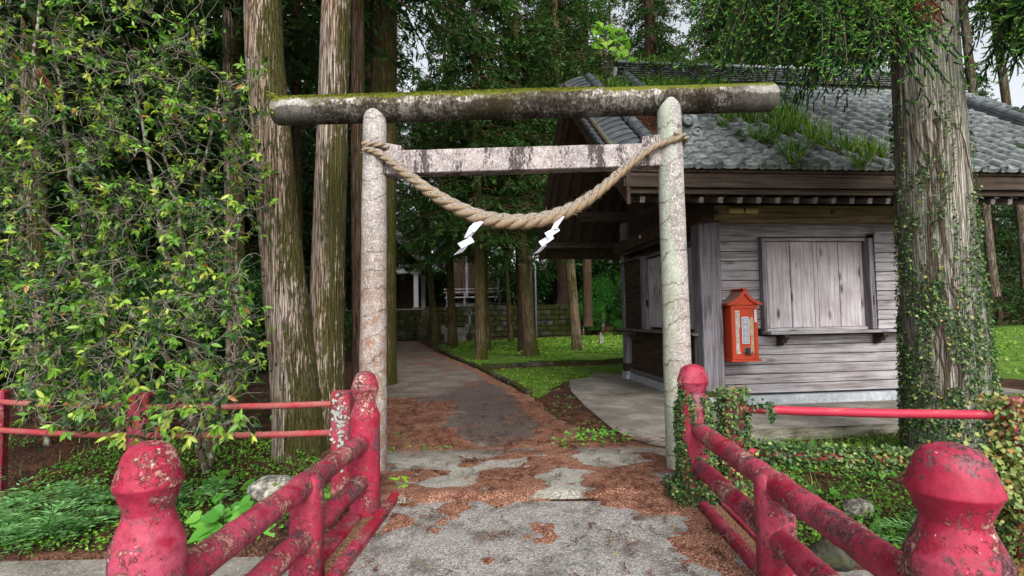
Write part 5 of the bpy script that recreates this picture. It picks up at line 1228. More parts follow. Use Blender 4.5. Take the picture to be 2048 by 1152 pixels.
def crown_mesh(name, H, R, nb, nsub, nl, seed, size=.22, droop=.5):
    r_ = np.random.RandomState(seed); lv = Leaves(); mbx = []
    h = (r_.rand(nb) ** .9) * H; az = r_.uniform(0, 2 * math.pi, nb)
    Lb = (R * (1 - h / H) ** .75 + .25) * r_.uniform(.6, 1.15, nb)
    tV, tF, off = [], [], 0
    for j in range(nb):
        t = np.linspace(0, 1, 6); out = np.array([math.cos(az[j]), math.sin(az[j]), 0]); sd = np.array([-out[1], out[0], 0]); cv = r_.uniform(-.25, .25)
        Pb = out[None] * (t * Lb[j])[:, None] + sd[None] * (cv * Lb[j] * t ** 2)[:, None]; Pb[:, 2] += h[j] + Lb[j] * (.12 * t - droop * .55 * t ** 2)
        V, Fq = tube_arrays(Pb, np.linspace(.035, .008, 6) * (.6 + Lb[j] / R * .6), 3); tV.append(V); tF.append(Fq + off); off += len(V)
        ns = max(3, int(nsub * (.4 + .6 * Lb[j] / R))); ts = .15 + .85 * r_.rand(ns)
        C_ = np.stack([np.interp(ts, t, Pb[:, k]) for k in range(3)], 1)
        ang = r_.normal(0, .9, ns); side = np.cos(ang)[:, None] * out + np.sin(ang)[:, None] * sd; side[:, 2] -= r_.uniform(.1, .8, ns) * droop * 1.6
        side = nrm(side); Ls = r_.uniform(.35, .85, ns) * (.5 + .5 * Lb[j] / R) * (size / .22)
        tl = r_.rand(ns, nl); Cc = C_[:, None] + side[:, None] * (tl * Ls[:, None])[..., None]; Cc[..., 2] -= (tl ** 2) * .15
        D = side[:, None] + r_.normal(0, .55, (ns, nl, 3)); D[..., 2] -= .1
        tint = np.clip(.18 + .5 * tl + .2 * r_.rand(ns)[:, None] + r_.normal(0, .10, (ns, nl)), 0, .93)
        dead = r_.rand(ns) < .05; tint[dead] = 1.0
        lv.add(LEAF2, Cc.reshape(-1, 3) + r_.normal(0, .02, (ns * nl, 3)), D.reshape(-1, 3), r_.normal(0, .6, (ns * nl, 3)) + (0, 0, .6), r_.uniform(.5, 1.2, ns * nl) * size, r_.uniform(.18, .34, ns * nl) * size, tint.ravel())
    Vs, Fs, Ts, o_ = [], [], [], 0
    for V, TF, n, k, t in lv.parts: Fs.append((TF[None] + (o_ + np.arange(n) * k)[:, None, None]).reshape(-1, 3)); Vs.append(V); Ts.append(t); o_ += len(V)
    tv = np.concatenate(tV); tf = np.concatenate(tF); tf3 = np.concatenate([tf[:, [0, 1, 2]], tf[:, [0, 2, 3]]]) + o_
    return np_mesh(name, np.concatenate(Vs + [tv]), np.concatenate(Fs + [tf3]), {'tint': np.concatenate(Ts + [np.full(len(tv), 1.0)])})
CR = [crown_mesh('crown', 14, 2.9, 210, 13, 11, 40 + k, .24, .6) for k in range(4)]
for me_ in CR: me_.materials.append(M['cedar_mid'])
CRD = [crown_mesh('crown', 14, 3.0, 190, 12, 10, 60 + k, .30, .5) for k in range(3)]
for me_ in CRD: me_.materials.append(M['cedar_dark'])
def add_crown(root, me, loc, sc, rz): o = bpy.data.objects.new('crown', me); col.objects.link(o); o.parent = root; o.location = loc; o.scale = sc; o.rotation_euler = (0, 0, rz); return o
rs = np.random.RandomState(77)
def named_tree(name, label, spec, Y, z_top, mat, crown=None, c0=4.5, csc=1.0, flare=.25, nseg=36, rows=60, cat='tree', seed=1, z0=0.0):
    P_, R_2 = px_trunk(spec, Y, z_top); b = P_[1].copy(); root = empty(name, (b[0], b[1], z0)); tag(root, label, cat); o0 = np.array([b[0], b[1], z0])
    P_ = [np.array(q) - o0 for q in P_]; trunk_mesh('trunk', P_, R_2, mat, root, nseg, rows, .03, 6, flare, seed)
    if crown is not None:
        pz = np.array(P_); cx, cy = np.interp(c0, pz[:, 2], pz[:, 0]), np.interp(c0, pz[:, 2], pz[:, 1])
        add_crown(root, crown, (cx, cy, c0), (csc, csc, (z_top + 1 - c0) / 14), rs.uniform(0, 6.28))
    return root
# the double-stemmed cedar left of the gate
tw_ = empty('twin_cedar', (-2.55, 6.35, 0)); tag(tw_, 'thick double-trunked mossy cedar directly left of the gate', 'tree'); o0 = np.array([-2.55, 6.35, 0])
for spec, Y, sd_, zt in (([(600, 903, 53), (592, 790, 48), (577, 640, 46), (560, 470, 43), (543, 260, 41), (519, 0, 40)], 6.2, 5, 18), ([(652, 868, 44), (652, 740, 37), (655, 560, 34), (662, 360, 33), (668, 170, 31), (672, 0, 30)], 6.5, 9, 19)):
    P_, R_2 = px_trunk(spec, Y, zt, (0, .1)); trunk_mesh('trunk', [q - o0 for q in P_], R_2, M['bark_left'], tw_, 170, 170, .026, 20, .12, sd_)
add_crown(tw_, CR[0], (-.4, .6, 10.0), (1.25, 1.25, .7), 1.0)
named_tree('cedar_tree', 'brown-barked cedar right behind the left torii post', [(766, 778, 26), (768, 600, 24), (768, 350, 25), (768, 140, 27), (766, 0, 28)], 11.9, 22, M['bark_mossy'], CR[1], 8.5, 1.0, .3, 44, 90, seed=3)
named_tree('cedar_tree', 'slim brown cedar seen between the double trunk and the left torii post', [(720, 795, 15), (718, 600, 14), (716, 400, 14), (716, 200, 14), (716, 0, 13)], 10.0, 20, M['bark_brown'], CR[2], 7.8, .8, .2, seed=4)
named_tree('cedar_tree', 'thin leaning mossy cedar left of the stone water basin', [(872, 690, 8.5), (866, 620, 7.2), (858, 540, 6.8), (853, 470, 6.4), (850, 400, 6.0)], 29.5, 14, M['bark_mossy'], CR[3], 5.0, .75, .2, seed=5)
named_tree('cedar_tree', 'straight mossy cedar standing in front of the stone water basin', [(906, 696, 10.4), (903, 620, 8.0), (900, 540, 7.6), (897, 460, 7.2), (895, 400, 6.8)], 26.0, 17, M['bark_mossy'], CR[0], 4.3, .95, .55, seed=6)
named_tree('cedar_tree', 'dark mossy cedar nearest the kerb corner in the centre of the gate', [(963, 724, 12.8), (961, 650, 10.9), (960, 580, 10.5), (958, 500, 10.5), (955, 400, 9.0)], 18.0, 15, M['bark_mossy'], CR[1], 3.7, .9, .2, seed=7)
named_tree('cedar_tree', 'slender mossy cedar touching the back of the dark kerb-corner cedar', [(976, 700, 7.2), (973, 640, 6.4), (970, 560, 5.6), (968, 480, 5.6)], 22.5, 13, M['bark_mossy'], CR[2], 5.0, .8, .2, seed=8)
named_tree('cedar_tree', 'thin dark cedar in the gap left of the leaning lawn cedars', [(1022, 682, 5.5), (1018, 620, 4.7), (1014, 560, 4.2), (1011, 500, 4.2)], 29.0, 13, M['bark_mossy'], CR[3], 4.8, .75, .2, seed=9)
named_tree('cedar_tree', 'dark slim cedar just left of the thick mossy lawn cedar', [(1042, 704, 6.4), (1040, 640, 5.2), (1037, 570, 4.8), (1035, 500, 4.8)], 22.0, 13, M['bark_brown'], CR[0], 4.4, .8, .2, seed=10)
named_tree('cedar_tree', 'thick cedar with yellow-green moss and flared foot on the lawn', [(1063, 714, 15.3), (1057, 660, 12.3), (1052, 600, 11.0), (1047, 520, 10.2), (1042, 400, 9.3)], 19.3, 15, M['bark_mossy'], CR[1], 4.3, .9, .5, seed=11)
named_tree('cedar_tree', 'bare orange-brown cedar standing alone nearest the building', [(1155, 704, 11.0), (1149, 630, 9.7), (1143, 560, 9.2), (1138, 490, 8.8), (1130, 400, 8.8), (1118, 200, 8.8)], 21.5, 18, M['bark_pale'], CR[2], 9.5, .9, .15, seed=12)
named_tree('cedar_tree', 'big dark cedar on the terrace beyond the orange-brown trunk', [(1130, 602, 15), (1126, 520, 14), (1122, 400, 14)], 40.0, 24, M['bark_brown'], CRD[0], 9, 1.2, .2, seed=13, z0=2.15)
named_tree('cedar_tree', 'pale slim trunk in the shade just right of the ivy-clad cedar', [(1988, 572, 11), (1979, 500, 10.5), (1970, 400, 10), (1955, 250, 10), (1930, 60, 10)], 17.5, 22, M['bark_far'], CR[3], 12, 1.1, .1, seed=14)
named_tree('cedar_tree', 'pale slender trunk at the far right frame edge under the eave', [(2052, 560, 11), (2046, 480, 10), (2038, 400, 10), (2015, 220, 10), (1990, 40, 10)], 20, 22, M['bark_far'], CR[0], 13, 1.1, .1, seed=15)
named_tree('cedar_tree', 'old trunk in deep shade behind the left end of the fence', [(86, 778, 34), (80, 650, 30), (74, 500, 28), (66, 300, 28)], 8.8, 16, M['bark_left'], CRD[1], 6.2, 1.0, .3, seed=16)
named_tree('cedar_tree', 'cedar trunk half hidden behind foliage left of the double trunk', [(474, 800, 22), (470, 500, 20), (466, 200, 20), (464, 40, 20)], 11.5, 20, M['bark_left'], CRD[2], 7.5, 1.0, .2, seed=17)
for (x, hw, Y, lb, sd_) in ((593, 10, 17, 'slim dark trunk seen in the gap between the two big left stems', 18), (735, 9, 24, 'dark trunk against the sky just left of the brown cedar top', 19), (1302, 12, 33, 'dark trunk above the roof ridge, right of the bright sapling', 20), (1478, 13, 24, 'pale trunk rising behind the roof ridge left of the hanging sprays', 21), (1538, 13, 25, 'pale trunk rising behind the roof ridge amid the hanging sprays', 22), (1170, 9, 30, 'thin trunk in the foliage above the top beam of the gate', 23)):
    named_tree('cedar_tree', lb, [(x + 6, 640, hw), (x + 2, 400, hw), (x, 200, hw), (x - 2, 40, hw)], Y, 26, M['bark_far'] if 'pale' in lb else M['bark_brown'], CR[sd_ % 4], 12 if 'pale' in lb else 9, 1.1, .1, seed=sd_)

# the wood behind: every tree its own trunk and crown
proto_trunks = []
for k in range(3):
    P_ = [(0, 0, -1), (0, 0, 0), (.1, .05, 6), (.15 * (k - 1), .1, 13), (.1, 0, 24)]; proto_trunks.append((P_, [.34, .32, .26, .2, .05]))
tm = []
for k, (P_, R_2) in enumerate(proto_trunks):
    t_ = trunk_mesh('trunk', P_, R_2, (M['bark_far'], M['bark_brown'], M['bark_left'])[k], None, 16, 30, .03, 5, .2, 90 + k); tm.append(t_.data); bpy.data.objects.remove(t_)
rr = np.random.RandomState(101); placed = []
WHERE = ((-200, 'past the left edge of the bush'), (80, 'behind the bush at the left frame edge'), (220, 'behind the left part of the leafy bush'), (330, 'behind the middle of the leafy bush'), (430, 'behind the right half of the leafy bush'), (520, 'just left of the double-trunked cedar'), (610, 'behind the left stem of the double cedar'), (700, 'behind the right stem of the double cedar'), (790, 'behind the left torii post'), (880, 'by the dark shrine hall'), (970, 'in line with the left paper streamer'), (1060, 'in line with the middle of the rope'), (1150, 'in line with the right paper streamer'), (1240, 'behind the bright sapling on the roof'), (1330, 'behind the left end of the roof ridge'), (1450, 'behind the middle of the roof ridge'), (1600, 'behind the hanging green sprays'), (1760, 'behind the right end of the roof ridge'), (1930, 'behind the ivy-clad cedar'), (2060, 'right of the ivy-clad cedar'), (99999, 'past the right edge of the roof'))
def where_at(x, y): sx = 1024 + x / y * FPX; return [n_ for lim, n_ in WHERE if sx < lim][0]
def free(x, y, dmin):
    return all((x - a) ** 2 + (y - b) ** 2 > dmin ** 2 for a, b in placed)
def far_tree(x, y, sc, c0, me, k, label, group, wide=1.0):
    z = float(terr(x, y)); root = empty('cedar_tree', (x, y, z)); tag(root, label, 'tree', group)
    o = bpy.data.objects.new('trunk', tm[k]); col.objects.link(o); o.parent = root; o.scale = (sc, sc, sc); o.rotation_euler = (0, 0, rr.uniform(0, 6.28))
    add_crown(root, me, (0, 0, c0), (sc * wide, sc * wide, (25 * sc - c0) / 14), rr.uniform(0, 6.28))
cnt = 0; tries = 0
while cnt < 118 and tries < 9000:
    tries += 1; y = rr.uniform(9, 78); x = rr.uniform(-62, 62)
    if abs(x) > y * 1.15 + 4: continue
    if -9.5 < x < 13 and y < 37.5: continue
    if x > 0 and y < 19: continue
    if x > 9 and y < 40 and x > .62 * y: 
        if y < 44 and x < 34: continue
    if -13.5 < x < -.5 and 41 < y < 51: continue
    if x < 0 and y < 30 and x > -6.5: continue
    if 90 < 1024 + x / y * FPX < 330 and rr.rand() < .75: continue
    if x < 0 and y < 56 and 755 < 1024 + x / y * FPX < 1000: continue
    if 1024 + x / y * FPX > 1900 and y < 62: continue
    dm = 2.6 + y * .045
    if not free(x, y, dm): continue
    placed.append((x, y)); cnt += 1
    kt = rr.randint(3); rel = 'far' if y > 55 else ('middle' if y > 33 else 'near'); sx = 1024 + x / y * FPX
    where = where_at(x, y)
    lab = {'near': 'tall', 'middle': 'slimmer', 'far': 'distant thin'}[rel] + ' ' + ('pale-barked', 'brown-barked', 'grey mossy')[kt] + ' cedar ' + where; g = 'cedars in the wood on the left' if x < -5 else ('cedars in the wood behind the shrine' if x < 9 else 'cedars in the wood beyond the building')
    if x < -5: c0, me = rr.uniform(2.5, 6), CRD[rr.randint(3)]
    else: c0, me = rr.uniform(3.5, 9.5), (CR + CRD)[rr.randint(7)]
    far_tree(x, y, rr.uniform(.85, 1.25), c0, me, kt, lab, g, rr.uniform(1.0, 1.35))

for k, (x, y, s_) in enumerate(((34.5, 41, .55), (38.5, 42, .7), (43, 44, .6), (31.5, 44, .8), (47, 47, .8), (36, 48, .9), (41, 51, .9))):
    far_tree(x, y, s_, .2, (CR[k % 4], CRD[k % 3])[k % 2], k % 3, 'young cedar with branches to the ground, ' + ('nearest', 'second nearest', 'third', 'leftmost', 'rightmost', 'rear left', 'rear right')[k] + ' of those closing the right-hand lawn', 'young cedars closing the right-hand lawn', 1.6)
# understorey shrubs
def shrub_mesh(name, n, seed, leaf=.16, flat=.75, mat=None, lobes=7):
    r_ = np.random.RandomState(seed); C_ = r_.normal(0, .42, (lobes, 3)) * (1, 1, .55) + (0, 0, .75); R_2 = r_.uniform(.35, .62, lobes); ii = r_.randint(0, lobes, n)
    D = nrm(r_.normal(0, 1, (n, 3))); O_ = C_[ii] + D * (R_2[ii] * r_.uniform(.55, 1.08, n))[:, None] * (1, 1, flat); O_[:, 2] = np.abs(O_[:, 2])
    lv = Leaves(); lv.add(LEAF2, O_, D + r_.normal(0, .7, (n, 3)) + (0, 0, -.2), r_.normal(0, .5, (n, 3)) + (0, 0, 1) + D * .5, r_.uniform(.6, 1.2, n) * leaf, r_.uniform(.4, .6, n) * leaf, np.clip(.15 + .5 * O_[:, 2] / 1.4 * r_.rand(n) + .4 * r_.rand(n), 0, 1))
    V, TF, n_, k, t = lv.parts[0]; F_ = (TF[None] + (np.arange(n_) * k)[:, None, None]).reshape(-1, 3); me = np_mesh(name, V, F_, {'tint': t}); me.materials.append(mat); return me
SH = [shrub_mesh('foliage', 5200, 200 + k, .085, .8, M['shrub']) for k in range(3)]
SHB = shrub_mesh('foliage', 11000, 210, .055, .7, M['shrub_bright'], 9)
stem_me = MB().tube([(0, 0, -.3), (.03, 0, .5), (0, .04, 1.0)], [.05, .04, .02], 6)
def shrub(x, y, sc, me, label, group=None, z=None, dz=0.0):
    z = float(terr(x, y)) if z is None else z; root = empty('shrub', (x, y, z - .1 + dz)); tag(root, label, 'shrub', group)
    o = bpy.data.objects.new('foliage', me); col.objects.link(o); o.parent = root; s_ = sc if isinstance(sc, tuple) else (sc, sc, sc); o.scale = s_; o.rotation_euler = (0, 0, rr.uniform(0, 6.28))
    st = stem_me.build('stem', M['stem'], root) if 'stem' not in _cache else inst(_cache['stem'], (0, 0, 0), parent=root); _cache.setdefault('stem', st); st.scale = s_
shrub(6.3, 37.2, (2.3, 1.8, 2.7), SHB, 'bright green rounded shrub behind the lawn, beside the building corner', dz=.5)
shrub(4.9, 36.9, (1.3, 1.2, 1.5), SHB, 'low bright green shrub spilling left of the larger one near the building corner', dz=.5)
for k in range(46):
    x = rr.uniform(-14, 11) if k < 26 else rr.uniform(6, 40); y = rr.uniform(39.5, 50) if k < 26 else rr.uniform(38, 56)
    if k < 26 and (-14 < x < -.8) : y = rr.uniform(50, 55)
    shrub(x, y, rr.uniform(1.9, 3.3), SH[k % 3], 'dark evergreen shrub ' + where_at(x, y), 'shrubs behind the stone wall' if k < 26 else 'shrubs beyond the right-hand lawn')
for k in range(40):
    x = rr.uniform(-26, -5.0); y = rr.uniform(10.5, 32)
    if x > -7 and y < 14 or (y > 14 and x > -.28 * y - 2.6): continue
    shrub(x, y, rr.uniform(1.3, 2.4), SH[k % 3], 'dark shaded shrub ' + where_at(x, y), 'shrubs in the left wood')
for k in range(12):
    x = 8 + k * 2.1 + rr.uniform(-.5, .5); y = 34 + rr.uniform(0, 3) + .35 * k; shrub(x, y, rr.uniform(1.2, 2.0), (SHB, SH[0], SH[1])[k % 3], ('bright', 'dull green', 'deep green')[k % 3] + ' shrub on the lawn edge ' + where_at(x, y), 'shrubs edging the right-hand lawn')
# climbing plant on the building's shady side hedge
for k, (px_, yy, zz, sc) in enumerate(((828, 13, .3, .8), (1115, 38, 2.2, 1.2))):
    q = gy(px_, 640, yy)

# ================================================================== RIGHT CEDAR with ivy and hanging sprays
ced = empty('ivy_cedar', (4.86, 5.9, -.2)); tag(ced, 'massive cedar wrapped in ivy standing in front of the building', 'tree'); o0 = np.array([4.86, 5.9, -.2])
specR = [(1902, 905, 98), (1894, 780, 92), (1885, 640, 86), (1872, 450, 80), (1862, 300, 77), (1850, 120, 73), (1843, 0, 71)]
P_, R_2 = px_trunk(specR, 5.9, 15); trunk_mesh('trunk', [q - o0 for q in P_], [r * .985 for r in R_2], M['bark_right'], ced, 200, 180, .022, 24, .10, 33)
PRr, RRr, Sr = resample(np.array(P_), np.array(R_2), 300)
r_ = np.random.RandomState(8)
M['ivy'] = leafmat('ivy_leaf', [(0, lin('#20331f')), (.45, lin('#3d5c36')), (.7, lin('#658548')), (.9, lin('#9aa45c')), (1, lin('#a77a4a'))], .2, .45, .35)
M['vine'] = MT('vine_stem').simple(lin('#54483a'), .9, .1)
def ivy_on(P_axis, R_axis, n, zlo, zhi, seed, leaf=(.02, .045), dens=None, hug=.012, facing=None):
    r_ = np.random.RandomState(seed); z = r_.uniform(zlo, zhi, n * 4); a = r_.uniform(0, 2 * math.pi, n * 4)
    cx, cy, rr_ = [np.interp(z, P_axis[:, 2], q) for q in (P_axis[:, 0], P_axis[:, 1], R_axis)]
    k = dens(a, z) > r_.rand(len(z)); z, a, cx, cy, rr_ = [q[k][:n] for q in (z, a, cx, cy, rr_)]; n = len(z)
    o_ = np.stack([np.cos(a), np.sin(a), 0 * a], 1); O_ = np.stack([cx, cy, z], 1) + o_ * (rr_ + r_.uniform(.004, hug + .004, n))[:, None]
    D = r_.normal(0, .8, (n, 3)) + (0, 0, -.5) + o_ * .35; L_ = r_.uniform(*leaf, n); return O_, D, o_ + r_.normal(0, .35, (n, 3)), L_, np.clip(r_.normal(.45, .22, n), 0, 1)
def dens_tree(a, z):
    base = smooth((3.55 - z) / 2.6); n = fbm(np.cos(a) * 4.5 + 9, np.sin(a) * 4.5, z * 2.4, 5); vein = 1 - np.abs(fbm(np.cos(a) * 2.5, np.sin(a) * 2.5, z * 1.1, 12) - .5) * 14
    return np.clip(.85 * base * smooth((n - .58 + .20 * base) / .2) + .55 * np.clip(vein, 0, 1) * smooth((4.1 - z) / .6), 0, 1)
lv = Leaves(); O_, D, Nn, L_, t_ = ivy_on(PRr, RRr, 16000, -.25, 4.1, 3, (.016, .036), dens_tree, .03); lv.add(LEAF2, O_ - o0, D, Nn, L_, L_ * .9, t_)
O_, D, Nn, L_, t_ = ivy_on(PRr, RRr, 1800, -.25, 2.9, 4, (.025, .042), dens_tree, .05); lv.add(LEAF6, O_ - o0, D, Nn, L_, L_ * .9, np.clip(t_ + .2, 0, .95))
ivo = lv.build('ivy', M['ivy'], ced, 'stuff')
mb = MB()
for q in range(16):
    a = r_.uniform(0, 2 * math.pi); z = -.2; pp_ = []
    for s_ in range(26):
        cx, cy, r3 = [float(np.interp(z, PRr[:, 2], w)) for w in (PRr[:, 0], PRr[:, 1], RRr)]; pp_.append((cx + (r3 + .004) * math.cos(a) - o0[0], cy + (r3 + .004) * math.sin(a) - o0[1], z - o0[2])); z += .15; a += r_.normal(0, .08)
    mb.tube(pp_, .006, 4)
mb.build('vine', M['vine'], ced)
# low limbs with hanging sprays: fine curved branchlets, pale tips
def near_sprays(limbs, root, o0, mat, seed, nsh=(13, 20), leafL=.034, dens=1.0):
    r_ = np.random.RandomState(seed); lv = Leaves(); tb = MB(); cord_V, cord_F, cord_T, cord_off = [], [], [], [0]
    for (a_, b_, sag, nn_, hang, tb_) in limbs:
        a_ = np.array(a_, float); b_ = np.array(b_, float); t = np.linspace(0, 1, 12); Pb = a_ + (b_ - a_) * t[:, None]; Pb[:, 2] += -sag * np.sin(math.pi * t) * .5 + .12 * np.sin(t * 7 + seed) * .3
        tb.tube([tuple(q - o0) for q in Pb], np.linspace(.03, .008, 12), 5)
        for _ in range(int(nn_ * dens)):
            tt = r_.uniform(.12, 1.0) ** .8; c = np.array([np.interp(tt, t, Pb[:, k]) for k in range(3)]); Lh = hang * r_.uniform(.45, 1.15); m_ = 14
            dirh = nrm(np.array([r_.normal(0, .55), r_.normal(0, .55), 0]) + (b_ - a_) * (1, 1, 0) * .25); s_ = np.linspace(0, 1, m_)
            Q = c + dirh * (s_ * Lh * .55)[:, None]; Q[:, 2] -= Lh * (s_ ** 1.6) * .85 - .05 * np.sin(s_ * 3); Q[:, 2] += .06 * Lh * (s_ > .85) * (s_ - .85) * 8
            tb.tube([tuple(q - o0) for q in Q[::3]], np.linspace(.007, .003, len(Q[::3])), 3, False)
            # side shoots: cord-like, curving out, down and up again at the pale tip
            k_ = r_.randint(*nsh); ss = np.linspace(.12, 1, k_); TQ = nrm(np.gradient(Q, axis=0)); pl_ = nrm(np.cross(dirh, (0, 0, 1)) + r_.normal(0, .4, 3))
            for qi, s1 in enumerate(ss):
                c1 = np.array([np.interp(s1, s_, Q[:, k]) for k in range(3)]); t1 = np.array([np.interp(s1, s_, TQ[:, k]) for k in range(3)]); sg = 1 if qi % 2 else -1
                d1 = nrm(t1 * .8 + pl_ * sg * (.75 if s1 < 1 else 0) + r_.normal(0, .18, 3) + (0, 0, -.15)); l1 = r_.uniform(.10, .24) * (1.25 - .5 * s1) * (1 if s1 < 1 else 1.3)
                u3 = np.linspace(0, 1, 5); C3 = c1 + d1 * (u3 * l1)[:, None]; C3[:, 2] += l1 * (-.35 * u3 + .50 * u3 ** 3)
                V3, F3 = tube_arrays(C3, np.array([.0075, .0085, .008, .0065, .002]) * (leafL / .034), 4); cord_V.append(V3 - o0); cord_F.append(F3 + cord_off[0]); cord_off[0] += len(V3)
                cord_T.append(np.repeat(np.clip(tb_ * .8 + .80 * u3 ** 1.8 + r_.normal(0, .05), 0, 1), 4))
                n2 = 20; u2 = r_.rand(n2); C2 = np.stack([np.interp(u2, u3, C3[:, k]) for k in range(3)], 1); rad3 = nrm(r_.normal(0, 1, (n2, 3))); D2 = nrm(d1 * .9 + rad3 * .65)
                tint = np.clip(tb_ * .8 + .80 * u2 ** 1.8 + r_.normal(0, .06, n2), 0, 1)
                lv.add(LEAF2, C2 + rad3 * .005 - o0, D2, r_.normal(0, 1, (n2, 3)), r_.uniform(.6, 1.1, n2) * leafL * .62, leafL * .17, tint)
    Vc = np.concatenate(cord_V); Fc = np.concatenate(cord_F); oc = link_mesh('spray_cords', np_mesh('spray_cords', Vc, Fc, {'tint': np.concatenate(cord_T)}, True), mat, root); oc['kind'] = 'stuff'
    tb.build('branch', M['vine'], root); return lv.build('hanging_sprays', mat, root, 'stuff')
def G(x, y, Y): return gy(x, y, Y)
limbs = [(G(1800, -160, 5.6), G(1440, -40, 5.0), .2, 34, 1.15, .12), (G(1800, -120, 5.7), G(1530, -30, 5.3), .2, 22, 1.0, .10), (G(1820, -60, 5.6), G(1640, 0, 5.2), .1, 44, 1.25, .16), (G(1800, -100, 5.8), G(1700, 30, 5.6), .1, 34, 1.4, .04),
         (G(1800, -50, 5.5), G(1770, 40, 5.2), .1, 18, .75, .20), (G(1700, -80, 6.3), G(1600, 20, 6.6), .1, 22, 1.3, .0),
         (G(1950, -150, 5.6), G(2100, 0, 5.0), .1, 40, .8, .18), (G(1980, -60, 5.8), G(2080, 60, 5.5), .1, 34, .75, .20), (G(1960, -120, 6.4), G(2130, -10, 6.6), .1, 26, .9, .08)]
near_sprays(limbs, ced, o0, M['cedar_near'], 12)
# dead brown sprays close to the stem
lmb = [(G(1860, -70, 5.5), G(1810, 30, 5.3), .05, 20, .35, .3), (G(1840, -90, 5.5), G(1690, 10, 5.7), .05, 20, .5, .1)]
near_sprays(lmb, ced, o0, M['dead'], 15)
add_crown(ced, CR[2], (-.1, .2, 6.3), (1.15, 1.15, .75), 2.2)

# ================================================================== LEAFY BUSH on the left
M['bush'] = leafmat('bush_leaf', [(0, lin('#152a18')), (.35, lin('#2b4820')), (.6, lin('#4a7a2a')), (.84, lin('#7dab3a')), (.96, lin('#b8c856')), (1, lin('#a3652a'))], .35, .4, .4)
bush = empty('leafy_bush', (-3.7, 6.4, 0)); tag(bush, 'large twiggy evergreen bush with yellow-green leaf tips overhanging the left fence', 'bush'); o0 = np.array([-3.7, 6.4, 0.0])
r_ = np.random.RandomState(55)
stems = [([(428, 925), (405, 800), (375, 640), (330, 480), (300, 330), (270, 150)], 6.3, .055), ([(430, 900), (395, 700), (380, 560), (365, 430), (330, 300)], 6.0, .045), ([(300, 880), (250, 700), (190, 560), (110, 450), (30, 380)], 6.2, .045),
         ([(250, 860), (200, 640), (160, 420), (130, 250), (110, 60)], 6.8, .05), ([(425, 880), (450, 760), (470, 640), (465, 520), (480, 420)], 5.7, .03), ([(420, 890), (340, 700), (260, 600), (160, 540), (60, 590)], 5.6, .035), ([(100, 840), (60, 640), (40, 400), (60, 200), (90, -40)], 6.6, .045), ([(435, 900), (400, 640), (390, 420), (420, 260), (440, 150)], 6.6, .035)]
mb = MB(); nodes = []
for px_, Y, r0 in stems:
    P_ = np.array([gy(x, y, Y + .25 * math.sin(i * 1.7)) for i, (x, y) in enumerate(px_)]); P_[0][2] = min(P_[0][2], -.02); Q, R3, _ = resample(P_, np.linspace(r0, r0 * .3, len(P_)), 26)
    Q += np.stack([fbm(Q[:, 2] * 2, Q[:, 0], 0, 3), fbm(Q[:, 2] * 2, Q[:, 0], 0, 8), 0 * Q[:, 0]], 1) * .12 - .06
    mb.tube([tuple(q - o0) for q in Q], R3, 8); nodes += [(q, r) for q, r in zip(Q[5:], R3[5:])]
mb.build('stem', M['stem'], bush, True)
# targets through the volume of the bush (pixel region x 0-540, y 60-880, depth 4.7-7.4)
N_ = 1750; tg = []
while len(tg) < N_:
    x = r_.uniform(-140, 545); y = r_.uniform(-60, 850); Y = r_.uniform(4.75, 7.2)
    e = 545 - 25 * math.sin(y / 70) - (90 if y < 150 else 0) - max(0, y - 640) * .12
    if x > e - r_.uniform(0, 40): continue
    if y > 640 and r_.rand() < .6: continue
    if fbm(x / 60., y / 60., 0, 77) < .42 and r_.rand() < .8: continue
    if y < 60 and r_.rand() < .5: continue
    hole = max(0, 1 - math.hypot((x - 270) / 90, (y - 75) / 60)) + max(0, 1 - math.hypot((x - 160) / 50, (y - 170) / 60))
    if r_.rand() < hole * .9: continue
    tg.append(gy(x, y, Y))
for _ in range(230):
    x = r_.uniform(50, 500); y = r_.uniform(600, 890) - abs(x - 300) * .15; tg.append(gy(x, y, r_.uniform(4.05, 4.75)))
N_ = len(tg); tg = np.array(tg); nd = np.array([q for q, r in nodes]); order = np.argsort([np.min(np.linalg.norm(nd - t, axis=1)) for t in tg])
tw_V, tw_F, off = [], [], 0; lv = Leaves(); NP = list(nd); NPa = np.zeros((len(nd) + N_ * 4, 3)); NPa[:len(nd)] = nd; cntn = len(nd); ncl = 0
